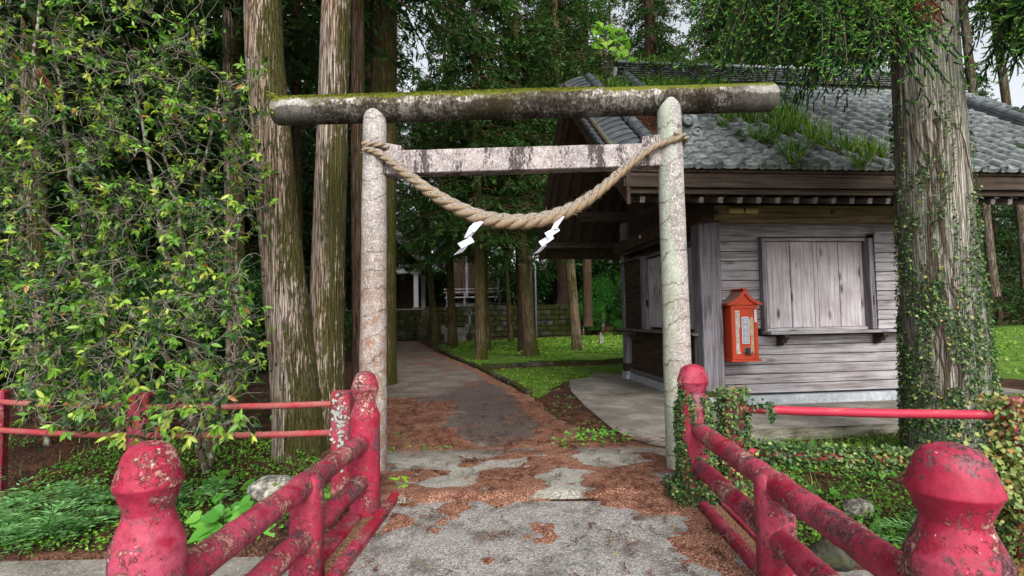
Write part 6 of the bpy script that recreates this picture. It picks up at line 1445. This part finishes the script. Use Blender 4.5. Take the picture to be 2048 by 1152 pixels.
for j in order:
    t = tg[j]; d = np.linalg.norm(NPa[:cntn] - t, axis=1) + .35 * np.maximum(0, t[2] - NPa[:cntn][:, 2]) * 0; s_ = NPa[int(np.argmin(d))]; L_ = d.min(); 
    k = 7; u_ = np.linspace(0, 1, k); mid = r_.normal(0, .055 * L_ + .004, 3); Q = s_ + (t - s_) * u_[:, None] + mid * (np.sin(math.pi * u_))[:, None]; Q[:, 2] += .10 * L_ * np.sin(math.pi * u_) 
    Q[1:-1] += r_.normal(0, .006, (k - 2, 3))
    V, Fq = tube_arrays(Q - o0, np.linspace(.0046 + .006 * min(L_, 1), .0020, k), 4); tw_V.append(V); tw_F.append(Fq + off); off += len(V)
    NPa[cntn:cntn + 3] = Q[[3, 5, 6]]; cntn += 3
    dirt = nrm(Q[-1] - Q[-3])
    for c_i in range(r_.randint(2, 4)):          # side twiglets, each ending in a whorl
        b = Q[-1] if c_i == 0 else Q[r_.randint(2, 6)]; dd = nrm(dirt * .6 + r_.normal(0, .7, 3) + (0, -.25, .05)); e_ = b + dd * r_.uniform(.06, .24)
        V, Fq = tube_arrays(np.stack([b, (b + e_) / 2 + r_.normal(0, .012, 3), e_]) - o0, np.array([.003, .0024, .0018]), 3); tw_V.append(V); tw_F.append(Fq + off); off += len(V)
        if r_.rand() < .20: continue
        n_ = r_.randint(4, 7); a = r_.uniform(0, 2 * math.pi) + np.arange(n_) * 2.4; ax = dd; sx = nrm(np.cross(ax, (0.1, .2, 1))); sy = np.cross(ax, sx)
        rad_ = np.cos(a)[:, None] * sx + np.sin(a)[:, None] * sy; D = rad_ * .75 + ax * r_.uniform(.4, 1.1) + (0, 0, -.55) + r_.normal(0, .2, (n_, 3)); fresh = r_.rand() < .62
        tint = (r_.uniform(.62, .96) + r_.normal(0, .05, n_)) if fresh else (r_.uniform(.05, .5) + r_.normal(0, .06, n_)); 
        tint = np.where(r_.rand(n_) < .012, 1.0, np.clip(tint, 0, .97)); Lf = r_.uniform(.05, .095, n_)
        lv.add(LEAF6, e_ - o0 - ax * r_.uniform(0, .05, n_)[:, None], D, ax + (0, -.2, .6) + r_.normal(0, .2, (n_, 3)), Lf, Lf * r_.uniform(.36, .46, n_), tint)
link_mesh('twig', np_mesh('twig', np.concatenate(tw_V), np.concatenate(tw_F)), M['twig'], bush)['kind'] = 'stuff'
# older dark leaves deeper inside
n_ = 6000; ii = r_.randint(0, cntn, n_); O_ = NPa[ii] + r_.normal(0, .11, (n_, 3)) + (0, .12, 0); L_ = r_.uniform(.045, .08, n_); lv.add(LEAF2, O_ - o0, r_.normal(0, 1, (n_, 3)) + (0, 0, -.3), r_.normal(0, .6, (n_, 3)) + (0, -.2, 1), L_, L_ * .45, np.clip(r_.normal(.25, .16, n_), 0, .8))
lv.build('leaves', M['bush'], bush, 'stuff')
# brown dead cedar sprigs caught in it
dl = Leaves()
for (x, y) in ((70, 130), (85, 150), (320, 190), (335, 205), (175, 770), (210, 640)):
    c = gy(x, y, 5.1) - o0; n_ = 60; t = r_.rand(n_); d = nrm(np.array([.55, 0, -.8])); dl.add(LEAF2, c + d * (t * .28)[:, None] + r_.normal(0, .012, (n_, 3)), d + r_.normal(0, .3, (n_, 3)), r_.normal(0, 1, (n_, 3)), r_.uniform(.05, .1, n_), .007, r_.rand(n_))
dl.build('caught_sprig', M['dead'], bush, 'stuff')
# leafy shoots crossing the left stem
# ================================================================== IVY on posts and fence
def ivy_box(cx, cy, z0, z1, hw, n, seed, leaf=(.02, .04), bulge=.03, warm=.0):
    r_ = np.random.RandomState(seed); D0 = nrm(r_.normal(0, 1, (n, 3)) * (1, 1, .2)); z = r_.uniform(z0, z1, n); rr_ = hw * (1 + .25 * (fbm(D0[:, 0] * 2 + cx, D0[:, 1] * 2, z * 5, seed) - .5)) + r_.uniform(0, bulge, n)
    m_ = np.maximum(np.abs(D0[:, 0]), np.abs(D0[:, 1])); O_ = np.stack([cx + D0[:, 0] / m_ ** .8 * rr_, cy + D0[:, 1] / m_ ** .8 * rr_, z], 1); L_ = r_.uniform(*leaf, n)
    return O_, D0 * .4 + r_.normal(0, .6, (n, 3)) + (0, 0, -.4), D0 + r_.normal(0, .4, (n, 3)), L_, L_ * .85, np.clip(r_.normal(.5 + warm, .22, n), 0, 1)
lv = Leaves(); lv.add(LEAF2, *ivy_box(1.83, 4.5, -.3, .86, .085, 3400, 61, warm=.05)); 
r2 = np.random.RandomState(5)
q = np.linspace(0, 1, 1)
tag(lv.build('post_ivy', M['ivy']), 'dense ivy wrapped round the fence post next to the white-lichened torii post', 'ivy', kind='stuff')
lv = Leaves(); n_ = 4200; t = r2.rand(n_); O_ = np.array([1.9, 4.49, .335]) + (np.array([3.72, 3.98, .33]) - np.array([1.83, 4.5, .335])) * t[:, None]; a = r2.uniform(0, 2 * math.pi, n_); w_ = .035 + .035 * fbm(t * 14, 0 * t, 0, 5) ; rr_ = w_ + r2.uniform(-.01, .035, n_); O_ += np.stack([0 * a, np.cos(a) * rr_, np.sin(a) * rr_], 1)
keep = fbm(t * 9, 0 * t, 0, 44) > .33; O_ = O_[keep]; n_ = len(O_); t = t[keep]
lv.add(LEAF2, O_, r2.normal(0, .8, (n_, 3)) + (0, 0, -.2), r2.normal(0, .5, (n_, 3)) + (0, -.6, .6), r2.uniform(.025, .045, n_), r2.uniform(.022, .038, n_), np.clip(r2.normal(.45, .2, n_) + .35 * t, 0, 1))
tag(lv.build('rail_ivy', M['ivy']), 'ivy smothering the lower fence rail in front of the building', 'ivy', kind='stuff')
lv = Leaves(); lv.add(LEAF2, *ivy_box(3.72, 3.98, -.45, .84, .10, 3600, 63, (.025, .05), .06, .32)); n_ = 900
O_ = np.array([3.6, 3.9, .3]) + r2.normal(0, 1, (n_, 3)) * (.16, .06, .13); lv.add(LEAF6, O_, r2.normal(0, .8, (n_, 3)) + (0, 0, -.4), r2.normal(0, .4, (n_, 3)) + (0, -.8, .4), r2.uniform(.03, .055, n_), r2.uniform(.03, .045, n_), np.clip(r2.normal(.85, .12, n_), 0, 1))
tag(lv.build('post_ivy', M['ivy']), 'yellowing ivy on the fence post behind the big right-hand knob', 'ivy', kind='stuff')
# ivy on the far right railing post
X, y = 1.28, 4.40; c, s_ = math.cos(-BA), math.sin(-BA); wx, wy = X * c - y * s_, X * s_ + y * c
r_ = np.random.RandomState(71); n_ = 9000; a = r_.uniform(0, 2 * math.pi, n_); z = r_.uniform(-.05, .95, n_) ; pr_z = np.array([q[1] for q in knob_profile(1.2, 1.083)]); pr_r = np.array([q[0] for q in knob_profile(1.2, 1.083)])
d_ = fbm(np.cos(a) * 2 + 3, np.sin(a) * 2, z * 4, 9); keep = d_ > .40 + .34 * smooth((z - .78) / .16); a, z = a[keep], z[keep]; n_ = len(a); rr_ = np.interp(z, pr_z, pr_r) + r_.uniform(.002, .022, n_)
o_ = np.stack([np.cos(a), np.sin(a), 0 * a], 1); lv = Leaves(); lv.add(LEAF2, np.stack([wx, wy, 0]) + o_ * rr_[:, None] + np.stack([0 * z, 0 * z, z], 1), r_.normal(0, .7, (n_, 3)) + (0, 0, -.4), o_ + r_.normal(0, .35, (n_, 3)), r_.uniform(.018, .036, n_), r_.uniform(.016, .03, n_), np.clip(r_.normal(.5, .22, n_), 0, 1))
O_, D, Nn, L_, W_, t_ = ivy_box(wx + .02, wy, -.02, .14, .17, 1500, 66, (.02, .035), .07); lv.add(LEAF2, O_, D, Nn, L_, W_, t_)
tag(lv.build('post_ivy', M['ivy']), 'green ivy creeping over the far knobbed red post on the building side', 'ivy', kind='stuff')
lv = Leaves(); n_ = 130; t = r_.rand(n_); pa, pb_, pc_ = gy(1500, 815, 4.35), gy(1536, 806, 4.3), gy(1548, 842, 4.25); O_ = np.where(t[:, None] < .5, pa + (pb_ - pa) * t[:, None] * 2, pb_ + (pc_ - pb_) * (t[:, None] - .5) * 2) + r_.normal(0, .012, (n_, 3)); lv.add(LEAF2, O_, r_.normal(0, .7, (n_, 3)) + (0, 0, -.5), r_.normal(0, .4, (n_, 3)) + (0, -1, .3), .032, .028, np.clip(r_.normal(.35, .2, n_), 0, 1))
o = tag(lv.build('ivy_tendril', M['ivy']), 'loose ivy tendril hooked over the upper fence rail beside its first post', 'ivy')

# ================================================================== GROUND COVER
r_ = np.random.RandomState(91)
def onpoly(n, poly, seed, ext=None):
    r_ = np.random.RandomState(seed); poly = np.array(poly); lo_, hi = poly.min(0), poly.max(0)
    if ext: lo_ = np.maximum(lo_, ext[0]); hi = np.minimum(hi, ext[1])
    P_ = r_.uniform(lo_, hi, (n, 2)); return P_[sdpoly(P_[:, 0], P_[:, 1], poly) > 0]
M['lawn'] = leafmat('lawn_clover', [(0, lin('#3a5a20')), (.5, lin('#64902f')), (.85, lin('#98b545')), (1, lin('#c0c868'))], .35, .55, .25)
lv = Leaves()
for n_, ext, sz in ((60000, ((-7, 13), (8, 22)), (.035, .07)), (60000, ((-9, 20), (14, 38)), (.06, .13)), (30000, ((6, 9), (34, 46)), (.06, .14))):
    Pq = onpoly(n_, lawn_poly, n_ % 97, ext); d = fbm(Pq[:, 0] * .8, Pq[:, 1] * .8, 0, 33); e_ = sdpoly(Pq[:, 0], Pq[:, 1], lawn_poly); Pq = Pq[d > .38 + .1 * r_.rand(len(Pq)) + .22 * smooth(1 - e_ / 1.6) + .06]; k = len(Pq); O_ = np.stack([Pq[:, 0], Pq[:, 1], terr(Pq[:, 0], Pq[:, 1]) + r_.uniform(0, .05, k)], 1)
    lv.add(LEAF2, O_, r_.normal(0, 1, (k, 3)) * (1, 1, .5) + (0, 0, .5), r_.normal(0, .5, (k, 3)) + (0, -.3, 1), r_.uniform(*sz, k), r_.uniform(*sz, k) * .7, np.clip(r_.normal(.5, .2, k) + .25 * (fbm(Pq[:, 0] * .4, Pq[:, 1] * .4, 0, 6) - .5), 0, 1))
Pq = onpoly(14000, strip_poly, 3); k = len(Pq); O_ = np.stack([Pq[:, 0], Pq[:, 1], terr(Pq[:, 0], Pq[:, 1]) + r_.uniform(0, .03, k)], 1); keep = fbm(Pq[:, 0] * 1.5, Pq[:, 1] * 1.5, 0, 3) > .42; O_ = O_[keep]; k = len(O_)
lv.add(LEAF2, O_, r_.normal(0, 1, (k, 3)) * (1, 1, .5) + (0, 0, .4), (0, -.2, 1), r_.uniform(.025, .05, k), r_.uniform(.02, .035, k), np.clip(r_.normal(.5, .2, k), 0, 1))
tag(lv.build('lawn_clover', M['lawn']), 'clover and short grass covering the lawn under the cedars', 'ground cover', kind='stuff')

# weeds on the two banks
M['bankweed'] = leafmat('bank_weed_leaf', [(0, lin('#35602a')), (.5, lin('#5a9436')), (1, lin('#98c44c'))], .35, .5, .3)
lv = Leaves(); gr = Leaves()
bankL = [(-9, 4.2), (-1.55, 4.2), (-1.75, 5.2), (-2.6, 6.6), (-4.5, 7.2), (-9, 8)]; bankR = [(1.72, 4.2), (9, 4.2), (12, 7.6), (3.3, 7.05), (2.0, 6.5), (1.75, 5.2)]
for poly, n_, sd_, cut in ((bankL, 30000, 5, .50), (bankR, 42000, 6, .36)):
    Pq = onpoly(n_, poly, sd_); f = fbm(Pq[:, 0] * 1.3, Pq[:, 1] * 1.3, 0, sd_) - .10 * smooth((Pq[:, 1] - 5.0) / 1.3) * (sd_ == 5); Pq = Pq[f > cut - .06]; k = len(Pq)
    O_ = np.stack([Pq[:, 0], Pq[:, 1], terr(Pq[:, 0], Pq[:, 1]) + r_.uniform(.0, .11, k) * (.4 + fbm(Pq[:, 0] * 3, Pq[:, 1] * 3, 0, 2))], 1)
    lv.add(LEAF6, O_, r_.normal(0, 1, (k, 3)) * (1, 1, .4), r_.normal(0, .4, (k, 3)) + (0, -.3, 1), r_.uniform(.018, .042, k), r_.uniform(.015, .034, k), np.clip(r_.normal(.5, .22, k) + .5 * (fbm(Pq[:, 0] * 2, Pq[:, 1] * 2, 0, 7) - .5), 0, 1))
    Pq = onpoly(12000 if sd_ == 6 else 2200, poly, sd_ + 9); f = fbm(Pq[:, 0] * 1.1 + 7, Pq[:, 1] * 1.1, 0, sd_); Pq = Pq[f > .46]; k = len(Pq); a = r_.uniform(0, 6.28, k); L_ = r_.uniform(.05, .19, k)
    gr.add(BLADE, np.stack([Pq[:, 0], Pq[:, 1], terr(Pq[:, 0], Pq[:, 1])], 1), np.stack([np.cos(a) * .5, np.sin(a) * .5, 1 + 0 * a], 1), np.stack([np.cos(a), np.sin(a), -.5 + 0 * a], 1), L_, r_.uniform(.004, .008, k), np.clip(r_.normal(.6, .2, k), 0, 1), L_ * .3)
tag(lv.build('bank_weeds', M['bankweed']), 'low green weeds covering the banks on both sides of the bridge', 'weeds', kind='stuff')
tag(gr.build('bank_grass', M['fern']), 'grass blades growing among the weeds on the banks', 'grass', kind='stuff')
# taller stemmed weeds: patch centres picked on the ground
def patch(name, label, cat, centres, mat, tpl, n, L, W, H, spread, seed, kind='stuff', heart=False, tz=(.2, 1)):
    r_ = np.random.RandomState(seed); lv = Leaves(); mb = MB()
    for (x, y) in centres:
        z = float(terr(x, y)); k = n; a = r_.uniform(0, 6.28, k); rr_ = spread * np.sqrt(r_.rand(k)); hh = H * r_.uniform(tz[0], tz[1], k) * (1 - .45 * rr_ / spread)
        O_ = np.stack([x + np.cos(a) * rr_, y + np.sin(a) * rr_, z + hh], 1)
        for q in range(0, k, 3): mb.tube([(x + .3 * (O_[q][0] - x), y + .3 * (O_[q][1] - y), z - .02), tuple(O_[q])], .0022, 3, False)
        lv.add(tpl, O_, np.stack([np.cos(a), np.sin(a), r_.uniform(-.5, .1, k)], 1) + r_.normal(0, .25, (k, 3)), r_.normal(0, .25, (k, 3)) + (0, -.75, .9), r_.uniform(*L, k), r_.uniform(*W, k), np.clip(r_.normal(.6, .18, k), 0, 1))
    root = empty(name, (centres[0][0], centres[0][1], 0)); o0 = Vector(root.location)
    for o in (lv.build('leaves', mat, root, 'stuff'), mb.build('stem', M['twig'], root)): o.location = -o0; o['kind'] = 'stuff'
    tag(root, label, cat); return root
M['heart'] = leafmat('heart_leaf', [(0, lin('#3c7a2c')), (.5, lin('#5a9c3c')), (1, lin('#86c054'))], .35, .5, .3)
g2 = lambda *pp: [tuple(gz(a, b, -.12)[:2]) for a, b in pp]
patch('heart_leaf_plant', 'low plant with large heart-shaped leaves beside the pale rock', 'plant', [(-2.35, 4.45), (-2.2, 4.62), (-2.5, 4.6), (-2.08, 4.4), (-2.3, 4.3)], M['heart'], HEART, 17, (.10, .16), (.10, .14), .34, .18, 1)
patch('heart_leaf_plant', 'small broad-leaved plant in the weeds near the mossy stem of the bush', 'plant', [(-2.45, 5.35), (-2.9, 5.5), (-3.1, 5.25)], M['weed'], HEART, 8, (.09, .15), (.07, .11), .16, .15, 2)
patch('round_leaf_plant', 'round-leaved plant hugging the stream wall below the left railing', 'plant', [(-1.75, 4.35), (-1.62, 4.5), (-1.9, 4.3), (-1.65, 4.3)], M['weed'], LEAF6, 34, (.035, .06), (.03, .05), .16, .15, 3)
M['mugwort'] = leafmat('mugwort', [(0, lin('#38602f')), (.5, lin('#5d9150')), (1, lin('#97c084'))], .3, .6, .2)
def mug(label, cs, seed):
    r_ = np.random.RandomState(seed); lv = Leaves(); mb = MB(); root = empty('mugwort', (cs[0][0], cs[0][1], 0)); o0 = np.array([cs[0][0], cs[0][1], 0])
    for (x, y) in cs:
        z = float(terr(x, y)); hgt = r_.uniform(.18, .38); tip = np.array([x + r_.normal(0, .08), y + r_.normal(0, .06) - .03, z + hgt]); b = np.array([x, y, z - .03]); mb.tube([tuple(b - o0), tuple((b + tip) / 2 - o0 + r_.normal(0, .02, 3)), tuple(tip - o0)], .003, 4)
        for q in range(9):
            t = r_.uniform(.35, 1); c = b + (tip - b) * t; a = q * 2.4; d = nrm(np.array([math.cos(a), math.sin(a) - .2, .25])); L_ = r_.uniform(.12, .20)
            for m_ in range(9):                         # pinnate lobes
                s_ = m_ / 8; cc_ = c + d * L_ * s_ - np.array([0, 0, .05 * s_ * s_]); sd3 = np.cross(d, (0, 0, 1)) * (1 if m_ % 2 else -1); dd = nrm(d * .9 + sd3 * (.9 if m_ < 8 else 0)); lv.add(LEAF2, cc_ - o0, dd, r_.normal(0, .2, 3) + (0, -.2, 1), .07 * (1.15 - .5 * abs(s_ - .45)), .017, np.clip(r_.normal(.55, .2), 0, 1))
    lv.build('leaves', M['mugwort'], root, 'stuff'); mb.build('stem', M['weed'], root)['kind'] = 'stuff'; tag(root, label, 'plant')
r9 = np.random.RandomState(12)
mug('feathery mugwort clump spilling over the stream wall at the lower left', [(-4.05 + .33 * r9.normal(), 4.45 + .16 * r9.normal()) for _ in range(22)], 5)
mug('grey-green feathery mugwort clump behind the big right-hand knob', [(3.75 + .28 * r9.normal(), 4.28 + .12 * abs(r9.normal())) for _ in range(34)], 6)
mug('bright feathery weed clump on the left bank above the mugwort', [(-3.55 + .5 * r9.normal(), 4.85 + .18 * r9.normal()) for _ in range(24)], 7)
tc3 = [tuple(gz(x, y)[:2]) for x, y in ((1165, 878), (1180, 885), (1200, 880), (1215, 890), (1140, 895), (1232, 883), (1195, 872))]
patch('path_weed', 'bright green weed clump growing through the litter in the middle of the path', 'weed', tc3, M['weed'], LEAF6, 36, (.03, .06), (.028, .05), .14, .20, 8)
patch('path_weed', 'small weeds beside the foot of the left torii post', 'weed', [tuple(gz(x, y)[:2]) for x, y in ((790, 890), (795, 905), (830, 900), (870, 905), (890, 903), (784, 875))], M['weed'], LEAF6, 22, (.02, .045), (.018, .035), .10, .14, 9)
patch('path_weed', 'sparse weeds on the bare patch right of the dark gravel', 'weed', [tuple(gz(x, y)[:2]) for x, y in ((1110, 835), (1130, 860), (1160, 845), (1085, 860), (1120, 812), (960, 893), (1040, 900), (1070, 790), (1100, 780), (1130, 795), (1150, 820), (1175, 850), (1090, 820), (1040, 770), (1090, 765), (1150, 775), (1010, 755))], M['weed'], LEAF6, 12, (.02, .04), (.018, .03), .06, .22, 10)
b = gz(800, 985); patch('seedling', 'single upright yellow-green seedling by the end of the bridge deck', 'seedling', [(b[0], b[1])], M['yellowleaf'], LEAF2, 14, (.05, .09), (.018, .03), .19, .035, 11)
# right bank extras
patch('path_weed', 'leafy weed standing under the ivy-covered rail', 'weed', [tuple(gz(x, y, -.2)[:2]) for x, y in ((1600, 935), (1615, 925))], M['weed'], LEAF6, 20, (.06, .10), (.04, .06), .26, .12, 13)
patch('path_weed', 'round-leaved weed among the litter of the right bank', 'weed', [tuple(gz(x, y, -.3)[:2]) for x, y in ((1725, 1010), (1690, 1000), (1650, 1000), (1740, 1035), (1770, 970))], M['weed'], HEART, 10, (.05, .08), (.05, .07), .14, .12, 14)
# tall grass clumps along the concrete edge
cs = [np.array([*gz(x, y, -.2)[:2], 0]) for x, y in [(1500 + 11 * k + r9.normal() * 6, 905 - 8 * r9.rand()) for k in range(28)]]
for c_ in cs: c_[2] = float(terr(c_[0], c_[1]))
tag(clumps(cs, 16, (.12, .30), (.004, .009), .55, 44, .25).build('edge_grass', M['fern']), 'tall grass growing along the foot of the concrete apron', 'grass', kind='stuff')

# rocks
def rock(name, label, loc, sz, mat, seed, cat='rock'):
    import bmesh
    bm = bmesh.new(); bmesh.ops.create_icosphere(bm, subdivisions=4, radius=1)
    V = np.array([v.co[:] for v in bm.verts]); q = np.round(V * 1.3 + .8 * (fbm(V[:, 0] * 1.3, V[:, 1] * 1.3, V[:, 2] * 1.3, seed) - .5)[:, None], 1) * .25 + V * .75
    q *= (1 + .35 * (fbm(V[:, 0] * 1.8 + seed, V[:, 1] * 1.8, V[:, 2] * 1.8, seed) - .5) + .12 * (fbm(V[:, 0] * 7, V[:, 1] * 7, V[:, 2] * 7, seed) - .5))[:, None]; q *= np.array(sz) / 2
    for v, c in zip(bm.verts, q): v.co = c
    me = bpy.data.meshes.new(name); bm.to_mesh(me); bm.free(); o = link_mesh(name, me, mat, None, True); o.location = loc; return tag(o, label, cat)
m = MT('lichen_rock'); p = m.co(); c = m.ramp(m.noise(p, 9, 7, .75), [(.36, lin('#3e3b36')), (.48, lin('#75716a')), (.58, lin('#b3b0a8'))]); c = m.mix(m.thr(m.noise(p, 5, 5, .7), .56, .62), c, lin('#59632c'))
M['rock'] = m.simple(c, .9, .15, m.bump(m.noise(p, 16, 6, .7), .9, .012))
rock('rock', 'pale lichen-covered rock on the left bank behind the heart-leaved plant', (-2.2, 4.95, -.06), (.46, .34, .26), M['rock'], 3)
rock('rock', 'grey stone at the foot of the fence beside the left torii post', (-1.75, 5.45, -.02), (.42, .36, .14), M['rock'], 5)
rock('rock', 'flat pale slab of stone at the inner side of the left torii post', (-1.0, 5.62, .0), (.62, .30, .09), M['concrete'], 6)
rock('rock', 'mossy flat stone under the left torii post', (-1.28, 5.18, -.02), (.52, .42, .10), M['mossy_stone'], 7)
rock('rock', 'dark weathered stump of rock on the right bank near the big knob', (2.45, 4.25, -.42), (.36, .25, .22), M['mossy_stone'], 8)
rock('rock', 'small pale stone lying on the right bank', (2.62, 4.35, -.38), (.16, .14, .12), M['rock'], 9)
rock('rock', 'grey stone in the weeds beneath the ivy-clad cedar', (3.1, 4.9, -.30), (.24, .2, .16), M['rock'], 10)
q = gz(1202, 690); stump = tag(MB().lathe([(.16, -.1), (.13, .1), (.10, .34), (.05, .5), (.02, .62)], 9, (0, 0, 0), .25, random.Random(4)).build('tree_stump', M['concrete'], None, False), 'splintered pale tree stump on the lawn by the building', 'stump'); stump.location = (q[0], q[1], 0)
q = gz(1176, 712 - 6); 
# fallen sticks on the right bank and lawn
mb = MB()
for k in range(14):
    x = r9.uniform(1.8, 3.2); y = r9.uniform(4.2, 5.2); a = r9.uniform(0, 6.28); z = float(terr(x, y)) + .02; L_ = r9.uniform(.08, .25); mb.tube([(x, y, z), (x + L_ * math.cos(a), y + L_ * math.sin(a), z + r9.uniform(-.02, .06))], [.008, .004], 5)
tag(mb.build('fallen_twigs', M['twig']), 'dry twigs scattered over the right bank', 'twigs', kind='stuff')

# cedar litter: real sprigs and needles lying on path, deck, channel and banks
r_ = np.random.RandomState(17); lv = Leaves(); Pq = r_.uniform((-3.2, 3.95), (2.4, 13), (26000, 2)); d = lit_at(Pq[:, 0], Pq[:, 1]) * (sdpoly(Pq[:, 0], Pq[:, 1], path_poly) > -.3) * np.clip(1.2 - (Pq[:, 1] - 5) * .09, .25, 1); Pq = Pq[d * .30 * smooth((fbm(Pq[:, 0] * 2.5, Pq[:, 1] * 2.5, 0, 71) - .36) / .2) > r_.rand(len(Pq))]
ex = r_.uniform((-1.1, .6), (1.3, 4.3), (420, 2)); ex = ex[(r_.rand(len(ex)) < .12 + .5 * smooth((np.abs(ex[:, 0] - .1) - .65) / .5) + .35 * smooth((ex[:, 1] - 3.2) / .9))]
bk = np.concatenate([onpoly(900, bankL, 44), onpoly(800, bankR, 45)])
for (Pz, zf) in ((Pq, .058), (ex, .016), (bk, None)):
    for (x, y) in Pz:
        z = (float(terr(x, y)) + .035 + .03 * r_.rand()) if zf is None else zf + .012 * r_.rand(); n_ = r_.randint(7, 20); a = r_.uniform(0, 6.28); L_ = r_.uniform(.07, .26); cv = r_.uniform(-2.5, 2.5); t = np.linspace(0, 1, n_); an = a + cv * t
        X_ = x + np.cumsum(np.cos(an)) * L_ / n_; Y_ = y + np.cumsum(np.sin(an)) * L_ / n_; sidea = an + r_.choice([-1, 1], n_) * r_.uniform(.2, .6, n_)
        lv.add(LEAF2, np.stack([X_, Y_, np.full(n_, z)], 1), np.stack([np.cos(sidea), np.sin(sidea), r_.uniform(-.05, .3, n_)], 1), r_.normal(0, .3, (n_, 3)) + (0, 0, 1), r_.uniform(.025, .055, n_), r_.uniform(.005, .010, n_), np.clip(r_.normal(.35, .2, n_) + r_.normal(0, .2), 0, 1))
for _ in range(330):
    y = r_.uniform(3.0, 7.6) if r_.rand() < .8 else r_.uniform(7, 11); x = r_.uniform(-1.15 - .16 * max(0, y - 5), 1.4)
    if y < 4.2 and r_.rand() < .55: continue
    if sdpoly(np.array([x]), np.array([y]), path_poly)[0] < -.1 and y > 4.3: continue
    z = .024 if y < 4.35 else .066; a0_ = r_.uniform(0, 6.28); Lm = r_.uniform(.10, .26); cv = r_.uniform(-1.8, 1.8); tn = r_.choice([.02, .2, .75, 1.0], p=[.4, .3, .2, .1])
    def run(x, y, a0_, L_, cv, n_):
        t = np.linspace(0, 1, n_); an = a0_ + cv * t; X_ = x + np.cumsum(np.cos(an)) * L_ / n_; Y_ = y + np.cumsum(np.sin(an)) * L_ / n_; s_ = an + np.where(np.arange(n_) % 2, .4, -.4)
        lv.add(LEAF2, np.stack([X_, Y_, z + .02 * np.sin(t * 3) + r_.uniform(0, .006, n_)], 1), np.stack([np.cos(s_), np.sin(s_), r_.uniform(0, .35, n_)], 1), r_.normal(0, .3, (n_, 3)) + (0, 0, 1), r_.uniform(.014, .024, n_), .0055, np.clip(tn + r_.normal(0, .06, n_), 0, 1)); return X_, Y_, an
    X_, Y_, an = run(x, y, a0_, Lm, cv, 22)
    for q in range(r_.randint(2, 7)):
        k = r_.randint(3, 20); run(X_[k], Y_[k], an[k] + r_.choice([-1, 1]) * r_.uniform(.35, .8), Lm * r_.uniform(.3, .6), r_.uniform(-1, 1), 12)
gx_ = r_.uniform((-1.2, 2.6), (1.35, 8.5), (16000, 2)); wl_ = lit_at(gx_[:, 0], gx_[:, 1]); wl_ = np.where(gx_[:, 1] < 4.3, .30, np.maximum(wl_, .25)); gx_ = gx_[r_.rand(len(gx_)) < wl_ * smooth((fbm(gx_[:, 0] * 1.5, gx_[:, 1] * 1.5, 0, 50) - .3) / .3) * smooth((gx_[:, 1] - 2.4) / 1.5)]; n_ = len(gx_)
lv.add(LEAF2, np.stack([gx_[:, 0], gx_[:, 1], np.where(gx_[:, 1] < 4.35, .006, .05) + r_.uniform(0, .012, n_)], 1), r_.normal(0, 1, (n_, 3)) * (1, 1, .2), r_.normal(0, .3, (n_, 3)) + (0, 0, 1), r_.uniform(.008, .03, n_), r_.uniform(.003, .008, n_), np.clip(r_.normal(.55, .3, n_), 0, 1))
tag(lv.build('cedar_litter', M['dead']), 'brown fallen cedar sprigs strewn over path, deck and banks', 'litter', kind='stuff')
yl = Leaves(); n_ = 60; Pq = r_.uniform((-1.1, 1.5), (1.3, 7.5), (n_, 2)); yl.add(LEAF6, np.stack([Pq[:, 0], Pq[:, 1], np.full(n_, .035)], 1), r_.normal(0, 1, (n_, 3)) * (1, 1, .05), (0, 0, 1), r_.uniform(.02, .045, n_), r_.uniform(.012, .02, n_), r_.rand(n_))
M['yl'] = leafmat('yellow_fallen_leaf', [(0, lin('#8a6a2e')), (1, lin('#b99b4a'))], .2, .6, .2); tag(yl.build('fallen_leaves', M['yl']), 'small yellow fallen leaves dotted over the path', 'leaves', kind='stuff')

# labels: where several things of a kind stand in line, say which is nearer
from collections import defaultdict
byl = defaultdict(list)
for o in scene.objects:
    if o.parent is None and 'label' in o: byl[o['label']].append(o)
for lb, os_ in byl.items():
    if len(os_) > 1 and os_[0].name.split('.')[0] in ('cedar_tree', 'shrub'):
        os_.sort(key=lambda o: o.location.y)
        for q, o in enumerate(os_): o['label'] = lb + ', ' + (('nearest', 'second nearest', 'third nearest', 'fourth nearest', 'fifth nearest', 'sixth nearest', 'seventh nearest', 'eighth nearest', 'ninth nearest', 'tenth nearest', 'eleventh nearest', 'twelfth nearest', 'thirteenth nearest', 'fourteenth nearest')[min(q, 13)] if q < len(os_) - 1 else 'farthest')
